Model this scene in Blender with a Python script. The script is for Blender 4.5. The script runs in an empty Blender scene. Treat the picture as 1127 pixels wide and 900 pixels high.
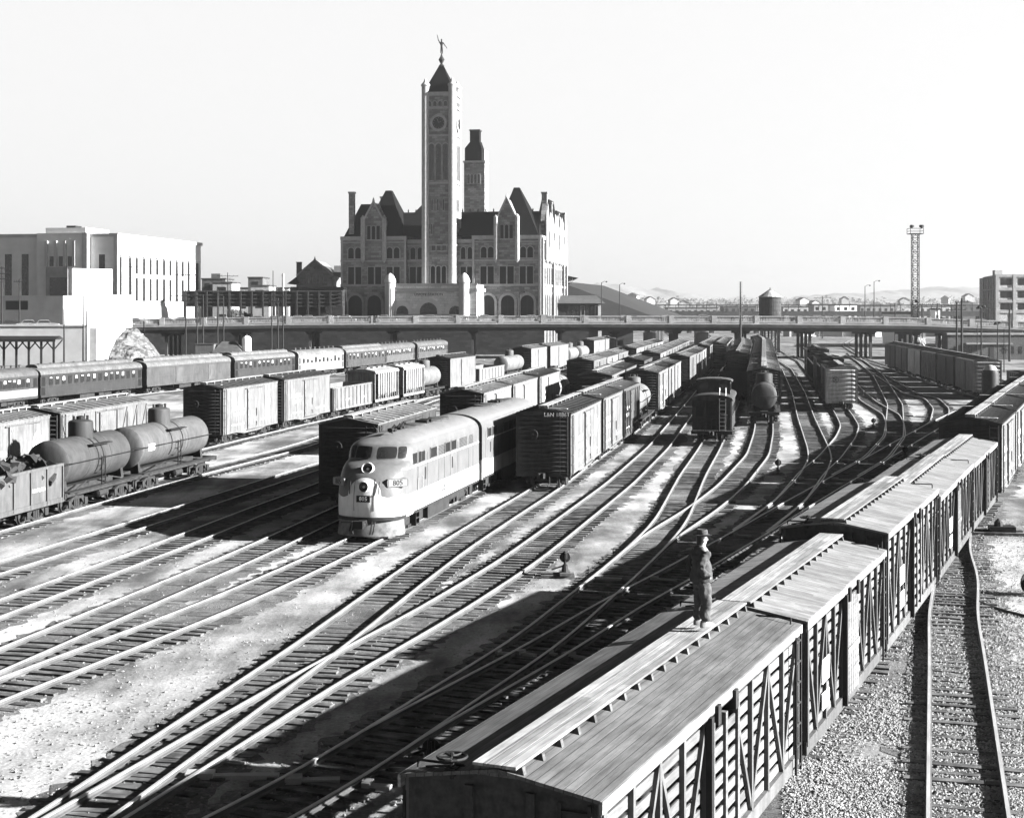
import bpy, bmesh, math, random
import numpy as np
from mathutils import Vector, Matrix, noise as mnoise
rnd = random.Random(11)
C = bpy.context.scene.collection
PI = math.pi
# ---------------------------------------------------------------- camera, sky, sun, exposure
F, HX, HY, HC = 1650.0, 563.5, 341.0, 10.0      # focal length and principal point of the photograph in its pixels, camera height
W0, H0 = 1127.0, 900.0
scene = bpy.context.scene
cam = bpy.data.cameras.new('camera'); camo = bpy.data.objects.new('camera', cam); C.objects.link(camo)
camo.location = (0, 0, HC); camo.rotation_euler = (PI/2, 0, 0)
cam.sensor_fit = 'HORIZONTAL'; cam.sensor_width = 36; cam.lens = 36*F/W0
cam.shift_x = (W0/2-HX)/W0; cam.shift_y = (HY-H0/2)/W0
cam.clip_start = .5; cam.clip_end = 20000
scene.camera = camo
SUN_EL, SUN_AZ = math.radians(20.2), math.atan2(.985, -.17)
sdir = Vector((math.cos(SUN_EL)*math.sin(SUN_AZ), math.cos(SUN_EL)*math.cos(SUN_AZ), math.sin(SUN_EL)))
world = bpy.data.worlds.new('World'); scene.world = world; world.use_nodes = True
nt = world.node_tree; nt.nodes.clear()
sky = nt.nodes.new('ShaderNodeTexSky'); sky.sky_type = 'NISHITA'; sky.sun_disc = False
sky.sun_elevation = SUN_EL; sky.sun_rotation = SUN_AZ; sky.air_density = 1.0; sky.dust_density = 3.0; sky.ozone_density = 1.0
sepc = nt.nodes.new('ShaderNodeSeparateColor'); bg = nt.nodes.new('ShaderNodeBackground'); wo = nt.nodes.new('ShaderNodeOutputWorld')
nt.links.new(sky.outputs[0], sepc.inputs[0])     # black-and-white film behind a red filter: the red channel
# bright haze lying all round the horizon, thinning out with height
tc = nt.nodes.new('ShaderNodeTexCoord'); sxyz = nt.nodes.new('ShaderNodeSeparateXYZ'); nt.links.new(tc.outputs['Generated'], sxyz.inputs[0])
hr = nt.nodes.new('ShaderNodeMapRange'); hr.interpolation_type = 'SMOOTHSTEP'; nt.links.new(sxyz.outputs[2], hr.inputs[0])
for i, v in zip((1, 2, 3, 4), (.2, .28, 1., 0.)): hr.inputs[i].default_value = v
SKY_K, FILTER_K, HAZE_K = .05, .05, 2.2   # sky strength, share of the sky that passes the red filter, brightness of the haze band
ad = nt.nodes.new('ShaderNodeMath'); ad.operation = 'MULTIPLY_ADD'; nt.links.new(hr.outputs[0], ad.inputs[0]); ad.inputs[1].default_value = HAZE_K; fl = nt.nodes.new('ShaderNodeMath'); fl.operation = 'MULTIPLY'; nt.links.new(sepc.outputs[0], fl.inputs[0]); fl.inputs[1].default_value = FILTER_K; nt.links.new(fl.outputs[0], ad.inputs[2])
nt.links.new(ad.outputs[0], bg.inputs[0]); bg.inputs[1].default_value = SKY_K
nt.links.new(bg.outputs[0], wo.inputs[0])
sl = bpy.data.lights.new('sun', 'SUN'); sl.energy = 5.0; sl.angle = math.radians(.5); sl.color = (1, 1, 1)
so = bpy.data.objects.new('sun', sl); C.objects.link(so); so.rotation_euler = sdir.to_track_quat('Z', 'Y').to_euler()
vs = scene.view_settings
vs.view_transform = 'Standard'; vs.look = 'None'; vs.gamma = 1; vs.use_curve_mapping = False; vs.exposure = 3.08
scene.cycles.max_bounces = 5; scene.cycles.diffuse_bounces = 2; scene.cycles.volume_bounces = 0

# ---------------------------------------------------------------- pixel -> world
def P(x, y, z=.2):
    Y = F*(HC-z)/(y-HY)
    return Vector(((x-HX)*Y/F, Y, z))
def pxd(x, Y): return (x-HX)*Y/F                 # X of a pixel column at distance Y
def zpx(y, Y): return HC+(HY-y)*Y/F              # height of a pixel row at distance Y
def proj(p):
    return HX+F*p[0]/p[1], HY+F*(HC-p[2])/p[1]

# ---------------------------------------------------------------- mesh collecting
class MB:
    def __init__(s): s.v = []; s.f = []; s.m = []; s.cur = 0
    def add(s, vs, fs):
        b = len(s.v); s.v += [tuple(v) for v in vs]; s.f += [tuple(b+i for i in f) for f in fs]; s.m += [s.cur]*len(fs)
        return s
    def box(s, x0, x1, y0, y1, z0, z1):
        return s.add([(x0,y0,z0),(x1,y0,z0),(x1,y1,z0),(x0,y1,z0),(x0,y0,z1),(x1,y0,z1),(x1,y1,z1),(x0,y1,z1)],
                     [(0,3,2,1),(4,5,6,7),(0,1,5,4),(1,2,6,5),(2,3,7,6),(3,0,4,7)])
    def bar(s, a, b, w, h, up=(0,0,1)):
        a = Vector(a); b = Vector(b); d = (b-a).normalized(); u = Vector(up)
        if abs(d.dot(u)) > .98: u = Vector((1,0,0))
        sd = d.cross(u).normalized(); u = sd.cross(d).normalized()
        o = [sd*(-w/2)+u*(-h/2), sd*(w/2)+u*(-h/2), sd*(w/2)+u*(h/2), sd*(-w/2)+u*(h/2)]
        return s.add([a+q for q in o]+[b+q for q in o], [(0,3,2,1),(4,5,6,7),(0,1,5,4),(1,2,6,5),(2,3,7,6),(3,0,4,7)][0:2]+[(0,1,5,4),(1,2,6,5),(2,3,7,6),(3,0,4,7)])
    def tube(s, a, b, r, n=8, r2=None, caps=True):
        a = Vector(a); b = Vector(b); r2 = r if r2 is None else r2
        d = (b-a).normalized(); u = Vector((0,0,1)) if abs(d.z) < .9 else Vector((1,0,0))
        e = d.cross(u).normalized(); g = e.cross(d).normalized()
        vs = []
        for c, rr in ((a, r), (b, r2)):
            vs += [c+(e*math.cos(2*PI*i/n)+g*math.sin(2*PI*i/n))*rr for i in range(n)]
        fs = [(i, n+i, n+(i+1) % n, (i+1) % n) for i in range(n)]
        if caps: fs += [tuple(range(n)), tuple(range(2*n-1, n-1, -1))]
        return s.add(vs, fs)
    def lathe(s, prof, o=(0,0,0), ax='Z', n=16, caps=True):
        # prof: (r, t) along axis
        vs = []; o = Vector(o)
        for r, t in prof:
            for i in range(n):
                c, q = r*math.cos(2*PI*i/n), r*math.sin(2*PI*i/n)
                vs.append(o+Vector({'Z': (c, q, t), 'Y': (q, t, c), 'X': (t, c, q)}[ax]))
        fs = []
        for k in range(len(prof)-1):
            for i in range(n):
                j = (i+1) % n
                fs.append((k*n+i, k*n+j, (k+1)*n+j, (k+1)*n+i))
        if caps: fs.append(tuple(range(n-1, -1, -1))); fs.append(tuple((len(prof)-1)*n+i for i in range(n)))
        return s.add(vs, fs)
    def prism(s, poly, d0, d1, plane='XZ'):
        # poly in (a,b); extruded along the remaining axis from d0 to d1
        def m(a, b, d): return {'XZ': (a, d, b), 'YZ': (d, a, b), 'XY': (a, b, d)}[plane]
        n = len(poly)
        vs = [m(a, b, d0) for a, b in poly]+[m(a, b, d1) for a, b in poly]
        fs = [tuple(range(n)), tuple(range(2*n-1, n-1, -1))]+[(i, n+i, n+(i+1) % n, (i+1) % n) for i in range(n)]
        return s.add(vs, fs)
    def ring(s, c, R, r, ax='Y', n=16, k=5):
        vs = []; c = Vector(c)
        for i in range(n):
            a = 2*PI*i/n
            for j in range(k):
                b = 2*PI*j/k; rr = R+r*math.cos(b); h = r*math.sin(b)
                vs.append(c+Vector({'Y': (rr*math.cos(a), h, rr*math.sin(a)), 'X': (h, rr*math.cos(a), rr*math.sin(a)), 'Z': (rr*math.cos(a), rr*math.sin(a), h)}[ax]))
        return s.add(vs, [(i*k+j, ((i+1) % n)*k+j, ((i+1) % n)*k+(j+1) % k, i*k+(j+1) % k) for i in range(n) for j in range(k)])
    def grid(s, rows):
        n = len(rows[0]); vs = [p for r in rows for p in r]
        return s.add(vs, [(i*n+j, i*n+j+1, (i+1)*n+j+1, (i+1)*n+j) for i in range(len(rows)-1) for j in range(n-1)])
    def mesh(s, name, mats, smooth=False, fix=True):
        me = bpy.data.meshes.new(name); me.from_pydata([tuple(v) for v in s.v], [], s.f)
        for m in (mats if isinstance(mats, (list, tuple)) else [mats]): me.materials.append(m)
        if len(set(s.m)) > 1: me.polygons.foreach_set('material_index', s.m)
        if fix:
            bm = bmesh.new(); bm.from_mesh(me); bmesh.ops.recalc_face_normals(bm, faces=bm.faces); bm.to_mesh(me); bm.free()
        if smooth:
            me.polygons.foreach_set('use_smooth', [True]*len(me.polygons))
            try: me.set_sharp_from_angle(angle=math.radians(38))
            except Exception: pass
        me.update(); return me

def tag(o, label=None, cat=None, group=None, kind=None):
    if label: o['label'] = label
    if cat: o['category'] = cat
    if group: o['group'] = group
    if kind: o['kind'] = kind
    return o
def thing(name, label, cat, loc=(0,0,0), rz=0, group=None):
    o = bpy.data.objects.new(name, None); C.objects.link(o); o.empty_display_size = .5
    o.location = loc; o.rotation_euler = (0, 0, rz)
    return tag(o, label, cat, group)
def put(name, mb, mats, parent=None, smooth=False, loc=None, rot=None, fix=True):
    me = mb.mesh(name, mats, smooth, fix) if isinstance(mb, MB) else mb
    o = bpy.data.objects.new(name, me); C.objects.link(o)
    if parent: o.parent = parent
    if loc is not None: o.location = loc
    if rot is not None: o.rotation_euler = rot
    return o
def struct(name, mb, mats, smooth=False, fix=True):
    return tag(put(name, mb, mats, None, smooth, fix=fix), kind='structure')
def text_mesh(txt, size, mat, depth=.004, align='CENTER'):
    cu = bpy.data.curves.new('lettering', 'FONT'); cu.body = txt; cu.size = size; cu.extrude = depth
    cu.align_x = align; cu.align_y = 'CENTER'; cu.resolution_u = 2
    o = bpy.data.objects.new('lettering', cu); C.objects.link(o)
    dg = bpy.context.evaluated_depsgraph_get()
    me = bpy.data.meshes.new_from_object(o.evaluated_get(dg)); bpy.data.objects.remove(o); bpy.data.curves.remove(cu)
    me.name = 'lettering'; me.materials.clear(); me.materials.append(mat); return me

# ---------------------------------------------------------------- materials (all grey: the photograph is black and white)
class NT:
    def __init__(s, name):
        s.m = bpy.data.materials.new(name); s.m.use_nodes = True; s.t = s.m.node_tree
        s.b = s.t.nodes['Principled BSDF']; s.b.inputs['Specular IOR Level'].default_value = .12
        s.co = s.n('ShaderNodeTexCoord')
    def n(s, k, **kw):
        q = s.t.nodes.new(k)
        for a, v in kw.items(): setattr(q, a, v)
        return q
    def l(s, a, b): s.t.links.new(a, b)
    def set(s, sock, v):
        if hasattr(v, 'is_output'): s.l(v, sock)
        else: sock.default_value = v
    def math(s, op, a, b=0., c=None):
        q = s.n('ShaderNodeMath', operation=op); s.set(q.inputs[0], a); s.set(q.inputs[1], b)
        if c is not None: s.set(q.inputs[2], c)
        return q.outputs[0]
    def map(s, scale=(1,1,1), src='Object', rot=(0,0,0)):
        q = s.n('ShaderNodeMapping'); q.inputs['Scale'].default_value = scale; q.inputs['Rotation'].default_value = rot
        s.l(s.co.outputs[src], q.inputs[0]); return q.outputs[0]
    def noise(s, scale, detail=4, rough=.6, vec=None, dist=0):
        q = s.n('ShaderNodeTexNoise'); q.inputs['Scale'].default_value = scale; q.inputs['Detail'].default_value = detail
        q.inputs['Roughness'].default_value = rough; q.inputs['Distortion'].default_value = dist
        s.l(vec if vec is not None else s.co.outputs['Object'], q.inputs['Vector']); return q.outputs[0]
    def ramp(s, v, lo, hi, a, b, smooth=False):
        q = s.n('ShaderNodeMapRange', interpolation_type='SMOOTHSTEP' if smooth else 'LINEAR')
        s.set(q.inputs[0], v); 
        for i, x in zip((1,2,3,4), (lo, hi, a, b)): s.set(q.inputs[i], x)
        return q.outputs[0]
    def mix(s, fac, a, b): return s.math('ADD', s.math('MULTIPLY', a, s.math('SUBTRACT', 1., fac)), s.math('MULTIPLY', b, fac))
    def fin(s, val, rough=.8, bump=None, bstr=.3, bdist=.02, metal=0.):
        s.set(s.b.inputs['Roughness'], rough); s.set(s.b.inputs['Metallic'], metal)
        if hasattr(val, 'is_output'):
            c = s.n('ShaderNodeCombineColor'); 
            for i in range(3): s.l(val, c.inputs[i])
            s.l(c.outputs[0], s.b.inputs['Base Color'])
        else: s.b.inputs['Base Color'].default_value = (val, val, val, 1)
        if bump is not None:
            q = s.n('ShaderNodeBump'); q.inputs['Strength'].default_value = bstr; q.inputs['Distance'].default_value = bdist
            s.l(bump, q.inputs['Height']); s.l(q.outputs[0], s.b.inputs['Normal'])
        return s.m

def plain(name, v, rough=.8, var=.25, scale=3., metal=0., bstr=.15, bscale=20., spec=.12):
    t = NT(name); n = t.noise(scale, 5); n2 = t.noise(bscale, 3)
    t.b.inputs['Specular IOR Level'].default_value = spec
    val = t.math('MULTIPLY', t.ramp(n, .25, .75, v*(1-var), v*(1+var)), t.ramp(n2, .2, .8, 1-.3*var, 1+.3*var))
    return t.fin(val, rough, n2, bstr, .01, metal)

def paint(name, mul=1., rough=.65, dirt=.45):
    # car paint: takes the shade from the object's own colour, with streaks of dirt and rust blotches
    t = NT(name); oi = t.n('ShaderNodeObjectInfo'); sp = t.n('ShaderNodeSeparateColor'); t.l(oi.outputs['Color'], sp.inputs[0])
    off = t.n('ShaderNodeVectorMath', operation='ADD'); t.l(t.co.outputs['Object'], off.inputs[0])
    cb = t.n('ShaderNodeCombineXYZ'); r = t.math('MULTIPLY', oi.outputs['Random'], 57.)
    for i in range(3): t.l(r, cb.inputs[i])
    t.l(cb.outputs[0], off.inputs[1])
    mp = t.n('ShaderNodeMapping'); mp.inputs['Scale'].default_value = (1, 1, .18); t.l(off.outputs[0], mp.inputs[0])
    streak = t.noise(4.5, 5, .65, mp.outputs[0]); blot = t.noise(.8, 5, .6, off.outputs[0]); fine = t.noise(22, 3, .6, off.outputs[0])
    k = t.math('MULTIPLY', t.ramp(streak, .3, .7, 1-dirt, 1+.15*dirt), t.ramp(blot, .3, .75, 1-.6*dirt, 1.08))
    k = t.math('MULTIPLY', k, t.ramp(fine, .3, .7, 1-.25*dirt, 1.05))
    return t.fin(t.math('MULTIPLY', t.math('MULTIPLY', sp.outputs[0], mul), k), rough, fine, .12, .01)

def planks(name, v, wdt=.14, along='Y', var=.5, gap=.35, grain=1.):
    # weathered boards running along one axis, in object space
    t = NT(name); oi = t.n('ShaderNodeObjectInfo'); sx = t.n('ShaderNodeSeparateXYZ'); t.l(t.co.outputs['Object'], sx.inputs[0])
    ai = {'X': 0, 'Y': 1, 'Z': 2}[along]; ci = {'X': 1, 'Y': 0, 'Z': 1}[along]
    u = t.math('DIVIDE', sx.outputs[ci], wdt); idx = t.math('FLOOR', u); fr = t.math('FRACT', u)
    seg = t.math('FLOOR', t.math('ADD', t.math('DIVIDE', sx.outputs[ai], 3.7), t.math('MULTIPLY', idx, .37)))
    wn = t.n('ShaderNodeTexWhiteNoise', noise_dimensions='2D'); cb = t.n('ShaderNodeCombineXYZ'); t.l(t.math('ADD', idx, t.math('MULTIPLY', oi.outputs['Random'], 91)), cb.inputs[0]); t.l(seg, cb.inputs[1]); t.l(cb.outputs[0], wn.inputs['Vector'])
    sc = [14., 14., 14.]; sc[ai] = .9
    gr = t.noise(grain, 6, .7, t.map(tuple(sc))); bl = t.noise(1.1, 4, .6)
    edge = t.ramp(t.math('ABSOLUTE', t.math('SUBTRACT', fr, .5)), .44, .49, 1., gap)
    val = t.math('MULTIPLY', t.ramp(wn.outputs[0], 0, 1, v*(1-var), v*(1+var)), t.ramp(gr, .3, .7, .55, 1.4))
    val = t.math('MULTIPLY', t.math('MULTIPLY', val, edge), t.ramp(bl, .3, .7, .75, 1.2))
    return t.fin(val, .85, t.math('ADD', t.math('MULTIPLY', gr, .4), edge), .5, .012)

def stone(name, v, bw=1.2, bh=.6, var=.35, axis=0):
    t = NT(name); br = t.n('ShaderNodeTexBrick'); sx = t.n('ShaderNodeSeparateXYZ'); t.l(t.co.outputs['Object'], sx.inputs[0])
    cb = t.n('ShaderNodeCombineXYZ'); t.l(t.math('ADD', sx.outputs[0], sx.outputs[1]), cb.inputs[0]); t.l(sx.outputs[2], cb.inputs[1])
    t.l(cb.outputs[0], br.inputs['Vector']); br.inputs['Scale'].default_value = 1; br.inputs['Brick Width'].default_value = bw; br.inputs['Row Height'].default_value = bh
    br.inputs['Mortar Size'].default_value = .03*bh/.6; br.inputs['Color1'].default_value = (v*(1-var),)*3+(1,); br.inputs['Color2'].default_value = (v*(1+var),)*3+(1,); br.inputs['Mortar'].default_value = (v*.6,)*3+(1,)
    sp = t.n('ShaderNodeSeparateColor'); t.l(br.outputs[0], sp.inputs[0]); n = t.noise(.35, 5); n2 = t.noise(6, 4)
    val = t.math('MULTIPLY', t.math('MULTIPLY', sp.outputs[0], t.ramp(n, .3, .7, .75, 1.2)), t.ramp(n2, .3, .7, .7, 1.25))
    return t.fin(val, .9, n2, .6, .06)

M = {}
M['paint'] = paint('weathered_car_paint', .31)
M['paint_dull'] = paint('dusty_roof_paint', .3, .85, .6)
M['steel'] = plain('dark_oily_steel', .011, .6, .5)
M['steel_mid'] = plain('dusty_truck_steel', .017, .7, .5)
M['wheel'] = plain('worn_wheel_steel', .035, .45, .4, metal=.3)
M['bright'] = plain('bare_bright_metal', .35, .35, .2, metal=.5)
M['white'] = plain('white_paint', .75, .6, .12)
M['letter'] = plain('white_lettering_paint', .7, .7, .2)
M['black'] = plain('black_paint', .02, .5, .3)
M['glass'] = plain('dark_window_glass', .012, .15, .2, bstr=.02, spec=.4)
M['glass_dull'] = plain('dusty_window_glass', .01, .35, .4, bstr=.02, spec=.08)
M['blind'] = plain('drawn_window_blind', .3, .7, .3)
M['wood_old'] = planks('grey_roof_boards', .062, .135, 'Y', .2)
M['wood_light'] = planks('pale_cross_boards', .11, .15, 'X', .22, .6)
M['wood_runner'] = planks('running_board_planks', .15, .16, 'Y', .35, .5)
M['wood_slat'] = planks('stock_car_slats', .095, .2, 'Y', .3, .9)
M['wood_dark'] = plain('dark_soaked_wood', .03, .85, .5, 6)
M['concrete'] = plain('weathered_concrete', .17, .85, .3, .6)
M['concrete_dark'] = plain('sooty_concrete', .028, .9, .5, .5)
M['baluster'] = plain('pale_cast_concrete', .19, .85, .25, .6)
M['limestone'] = plain('pale_limestone', .26, .85, .15, .4)
M['limestone_dk'] = plain('buff_limestone', .4, .85, .15, .3)
M['stone'] = stone('rough_grey_stone', .14, 1.3, .55, .4)
M['stone_trim'] = plain('smooth_stone_trim', .2, .8, .2, 1.5)
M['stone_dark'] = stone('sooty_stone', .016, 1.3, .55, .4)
M['portico'] = stone('pale_dressed_stone', .45, 1.5, .6, .15)
M['slate'] = plain('black_slate_roof', .005, .9, .5, 2., spec=.03)
M['tile'] = planks('shed_roof_sheeting', .045, .8, 'X', .15, .8)
M['shed'] = planks('dark_shed_roofing', .017, .8, 'X', .15, .8)
M['brick'] = stone('dark_brick', .06, .25, .09, .3)
M['brick_mid'] = stone('smoky_brick', .26, .3, .12, .3)
M['pole'] = plain('creosoted_pole', .014, .85, .4, 3)
M['leaf'] = plain('dark_winter_foliage', .05, .8, .5, 2)
M['leaf2'] = plain('dry_pale_weeds', .2, .85, .4, 2)
M['rock'] = plain('pale_limestone_rock', .16, .95, .35, .7, bstr=.8, bscale=3)
M['cloth'] = plain('dark_work_cloth', .04, .9, .35, 9, bstr=.4, bscale=40)
M['cloth2'] = plain('worn_denim', .05, .9, .35, 9, bstr=.4, bscale=40)
M['skin'] = plain('skin', .2, .55, .1, 9)
M['leather'] = plain('scuffed_leather', .12, .6, .4, 9)
M['car_chrome'] = plain('polished_trim', .6, .2, .1, metal=.9)
# ---------------------------------------------------------------- tracks
HG = .7525
class Track:
    # points: (rail, px, py): rail 'L'/'R'/'C' traced at rail-top height, or ('W', X, Y) in metres
    def __init__(s, pts, sig=3., ext0=0, ext1=0):
        raw = []
        for k, a, b in pts:
            raw.append((k, a, b) if k == 'W' else (k,)+tuple(P(a, b, .2)[:2]))
        raw.sort(key=lambda q: q[2])
        pt = []
        for i, (k, x, y) in enumerate(raw):
            a = raw[max(0, i-1)]; b = raw[min(len(raw)-1, i+1)]
            th = math.atan2(b[1]-a[1], b[2]-a[2])
            o = {'L': HG, 'R': -HG}.get(k, 0.)
            pt.append((x+o*math.cos(th), y-o*math.sin(th)))
        pt.sort(key=lambda q: q[1])
        y = np.array([q[1] for q in pt]); x = np.array([q[0] for q in pt])
        if ext0: sl = (x[1]-x[0])/(y[1]-y[0]); x = np.insert(x, 0, x[0]-sl*ext0); y = np.insert(y, 0, y[0]-ext0)
        if ext1: sl = (x[-1]-x[-2])/(y[-1]-y[-2]); x = np.append(x, x[-1]+sl*ext1); y = np.append(y, y[-1]+ext1)
        s.Y = np.arange(y[0], y[-1], .5); X = np.interp(s.Y, y, x)
        k = int(sig*4); w = np.exp(-.5*(np.arange(-k, k+1)*.5/sig)**2); w /= w.sum()
        e0 = X[0]-(X[1]-X[0])*np.arange(k, 0, -1); e1 = X[-1]+(X[-1]-X[-2])*np.arange(1, k+1)
        s.X = np.convolve(np.concatenate([e0, X, e1]), w, 'valid')
        d = np.hypot(np.diff(s.X), np.diff(s.Y)); s.S = np.concatenate([[0], np.cumsum(d)])
        s.L = s.S[-1]
    def at(s, q):
        x = np.interp(q, s.S, s.X); y = np.interp(q, s.S, s.Y)
        x0 = np.interp(q-1.5, s.S, s.X); y0 = np.interp(q-1.5, s.S, s.Y); x1 = np.interp(q+1.5, s.S, s.X); y1 = np.interp(q+1.5, s.S, s.Y)
        return float(x), float(y), math.atan2(x1-x0, y1-y0)
    def sY(s, Y): return float(np.interp(Y, s.Y, s.S))
    def find(s, px, side, z):
        # arc position whose point at sideways offset `side`, height z shows in pixel column px
        Xs, Ys = s.X, s.Y
        th = np.arctan2(np.gradient(Xs), np.gradient(Ys))
        xs = Xs+side*np.cos(th); ys = Ys-side*np.sin(th)
        p = HX+F*xs/ys
        i = np.argmin(np.abs(p-px)); return float(s.S[i])

T = {}
T['A'] = Track([('R',2,630),('R',80,605),('R',150,582.6),('R',219,560),('R',346,518),('W',-6.5,120),('W',-1,150)], ext0=30)
T['B'] = Track([('R',2,677),('R',226,592),('R',304,560),('R',347,544),('W',-7.6,101),('W',-1.5,140),('W',3.8,172)], ext0=25)
T['C'] = Track([('R',2,737),('R',300,606.6),('W',-8.15,74.3),('W',-3.4,101.7),('W',3.0,140),('W',7.4,165),('W',16,215),('W',29,290)], ext0=25)
T['D'] = Track([('R',2,770),('R',250,672),('R',300,650),('R',385,610),('R',438,584),('R',532.5,535.5),('W',7.05,129),('W',14.4,174),('W',23.5,229),('W',33.5,290)], ext0=25)
T['E'] = Track([('L',32,900),('L',194,794),('L',330,705),('L',388,662.5),('L',471,605),('L',545.5,560),('R',613,539),('W',4.17,95),('W',8.7,118),('W',17.0,165),('W',24.6,206),('W',38,285)], ext0=14)
T['F'] = Track([('L',64,890),('L',186,821),('L',303,751.6),('L',447,677),('L',550,616),('L',620,565.6),('L',667,531.6),('L',713.7,491),('L',758,440),('W',34.4,250),('W',46,320)], ext0=12)
T['G'] = Track([('L',227,898.8),('L',314,856.5),('L',400,803),('L',505,738),('L',553,711.6),('L',651.7,634.5),('L',671,619),('L',703,591),('L',722,570),('L',747.8,523),('L',769,493),('W',24.4,165),('W',38.5,250),('W',50,325)], ext0=12, sig=2.5)
T['H'] = Track([('L',651.7,634.5),('L',671,619),('L',703,591),('L',758,558),('L',790,533.7),('L',822,499.6),('L',829.8,476),('C',841,466),('W',47,280),('W',53,325)], sig=2.5)
T['K'] = Track([('L',400,803),('L',518.6,740),('L',569,715.6),('L',633,677),('L',673,654.4),('L',715.6,634.5),('L',758,610.5),('L',803,587),('L',864.4,551.6),('L',915.3,524),('L',953.8,503),('L',982.4,487),('L',1001,477),('L',1023.4,464.6),('L',1051,452),('W',47,152)], sig=2.5)
T['J'] = Track([('L',803,587),('L',852,551.6),('L',879,524),('L',890,504),('L',889,493),('L',878,459),('L',872,431.6),('L',861,406),('W',52,300),('W',54.5,330)], sig=2.)
T['I'] = Track([('R',843,584.8),('R',885.5,551.6),('R',908,519),('R',925,504),('R',942,480.5),('R',945.5,468),('C',928.5,455),('W',43.6,214),('W',56,290),('W',60,325)], sig=2.)
T['L'] = Track([('L',915.3,524),('L',953.8,503),('L',975,479),('L',975.4,466),('L',972,455.5),('L',948.8,441.6),('L',935,428),('W',48,215),('W',62,290),('W',68,330)], sig=2.)
T['N'] = Track([('R',943,523.5),('R',976,504),('R',994.5,480),('R',994.5,464),('R',993.5,445),('R',984,430),('W',55,225),('W',67.5,290),('W',74,330)], sig=2.)
T['O'] = Track([('L',982.4,487),('L',1023.4,464.6),('L',1027.5,449),('L',1018,438),('W',47,177),('W',58,240),('W',72,315),('W',78,345)], sig=2.)
T['R'] = Track([('W',-.42,19.45),('W',4.5,30.9),('W',8.5,40.3),('W',12.7,50.3),('W',18.3,64),('W',22.5,74),('W',26.6,84),('W',31.8,97),('W',40,117)], ext0=16, ext1=30)
T['P'] = Track([('W',8.9,29.25),('W',12.7,42.8),('W',14.4,49),('W',16.35,55),('W',18.1,62),('W',20.5,69.3),('W',22.5,74)], ext0=20, sig=2.)
T['X'] = Track([('W',48.0,140),('W',53.0,168),('W',63.3,246),('W',74,330)], ext0=25, sig=4)
T['V'] = Track([('W',49.5,118),('W',57.0,150),('W',64,185),('W',74,246)], ext0=25, sig=4)
T['T'] = Track([('R',0,584),('R',200,527),('R',285,505.6),('R',345,489.7),('R',485,438),('W',.5,220)], ext0=30, sig=4)
T['S'] = Track([('W',-27.2,75),('W',-24.5,94),('W',-22.3,108),('W',-18.6,129),('W',-8.8,174),('W',1.2,218),('W',19,300)], ext0=30, sig=5)
T['Q'] = Track([('W',-53.5,135),('W',-49.4,154),('W',-43.9,175),('W',-38.3,195),('W',-32.4,215),('W',-28.6,228),('W',-20,262),('W',-10,300)], ext0=25, sig=5)
T['U'] = Track([('W',-24.4,246),('W',-22.9,254),('W',-18.5,275),('W',-8,320)], ext0=10, sig=4)
FAR0 = 332
for nm, x0, x1 in (('far1', 30, 60), ('far2', 43, 74), ('far3', 52, 86), ('far4', 60, 100), ('far5', 68, 112), ('far6', 77, 130)):
    T[nm] = Track([('W', x0, FAR0), ('W', x0+.3*(x1-x0), 420), ('W', x1, 560), ('W', x1*1.2, 700)], sig=20)

def smat():
    # ground: trodden cinders and pale ballast, patchy
    t = NT('cinder_ground'); v = t.co.outputs['Object']
    big = t.noise(.045, 4, .55, None, .6); mid = t.noise(.32, 5, .6); sp = t.noise(7, 4, .75); fine = t.noise(22, 3, .7)
    vo = t.n('ShaderNodeTexVoronoi'); vo.inputs['Scale'].default_value = 11; t.l(v, vo.inputs['Vector'])
    st = t.n('ShaderNodeMapping'); st.inputs['Scale'].default_value = (1, .22, 1); st.inputs['Rotation'].default_value = (0, 0, math.radians(14)); t.l(v, st.inputs[0])
    lane = t.noise(.5, 4, .6, st.outputs[0])
    sx = t.n('ShaderNodeSeparateXYZ'); t.l(v, sx.inputs[0])
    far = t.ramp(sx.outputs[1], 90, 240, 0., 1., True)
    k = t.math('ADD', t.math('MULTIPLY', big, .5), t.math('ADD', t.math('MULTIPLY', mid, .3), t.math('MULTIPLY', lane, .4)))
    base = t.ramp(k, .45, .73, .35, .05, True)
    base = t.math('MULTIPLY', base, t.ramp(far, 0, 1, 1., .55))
    val = t.math('MULTIPLY', base, t.ramp(sp, .3, .72, .74, 1.2))
    val = t.math('MULTIPLY', val, t.ramp(fine, .3, .7, .82, 1.1))
    val = t.math('MULTIPLY', val, t.ramp(vo.outputs['Distance'], 0, .6, 1.08, .85))
    h = t.math('ADD', t.math('MULTIPLY', sp, .7), t.math('ADD', t.math('MULTIPLY', fine, .4), t.math('MULTIPLY', vo.outputs['Distance'], -.5)))
    return t.fin(val, .95, h, .3, .04)
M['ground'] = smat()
def bed():
    t = NT('oily_track_bed'); mid = t.noise(.5, 5, .6); sp = t.noise(9, 4, .75); fine = t.noise(26, 3, .7)
    base = t.ramp(mid, .3, .72, .13, .03)
    val = t.math('MULTIPLY', t.math('MULTIPLY', base, t.ramp(sp, .3, .7, .5, 1.35)), t.ramp(fine, .3, .7, .7, 1.25))
    return t.fin(val, .95, t.math('ADD', sp, fine), .6, .05)
M['bed'] = bed()
def tie():
    t = NT('old_sleepers'); n = t.noise(1.9, 2, .5); g = t.noise(3, 5, .7, t.map((1, 14, 6)))
    val = t.math('MULTIPLY', t.ramp(n, .35, .68, .025, .09), t.ramp(g, .3, .7, .6, 1.4))
    return t.fin(val, .9, g, .5, .02)
M['tie'] = tie()
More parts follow.
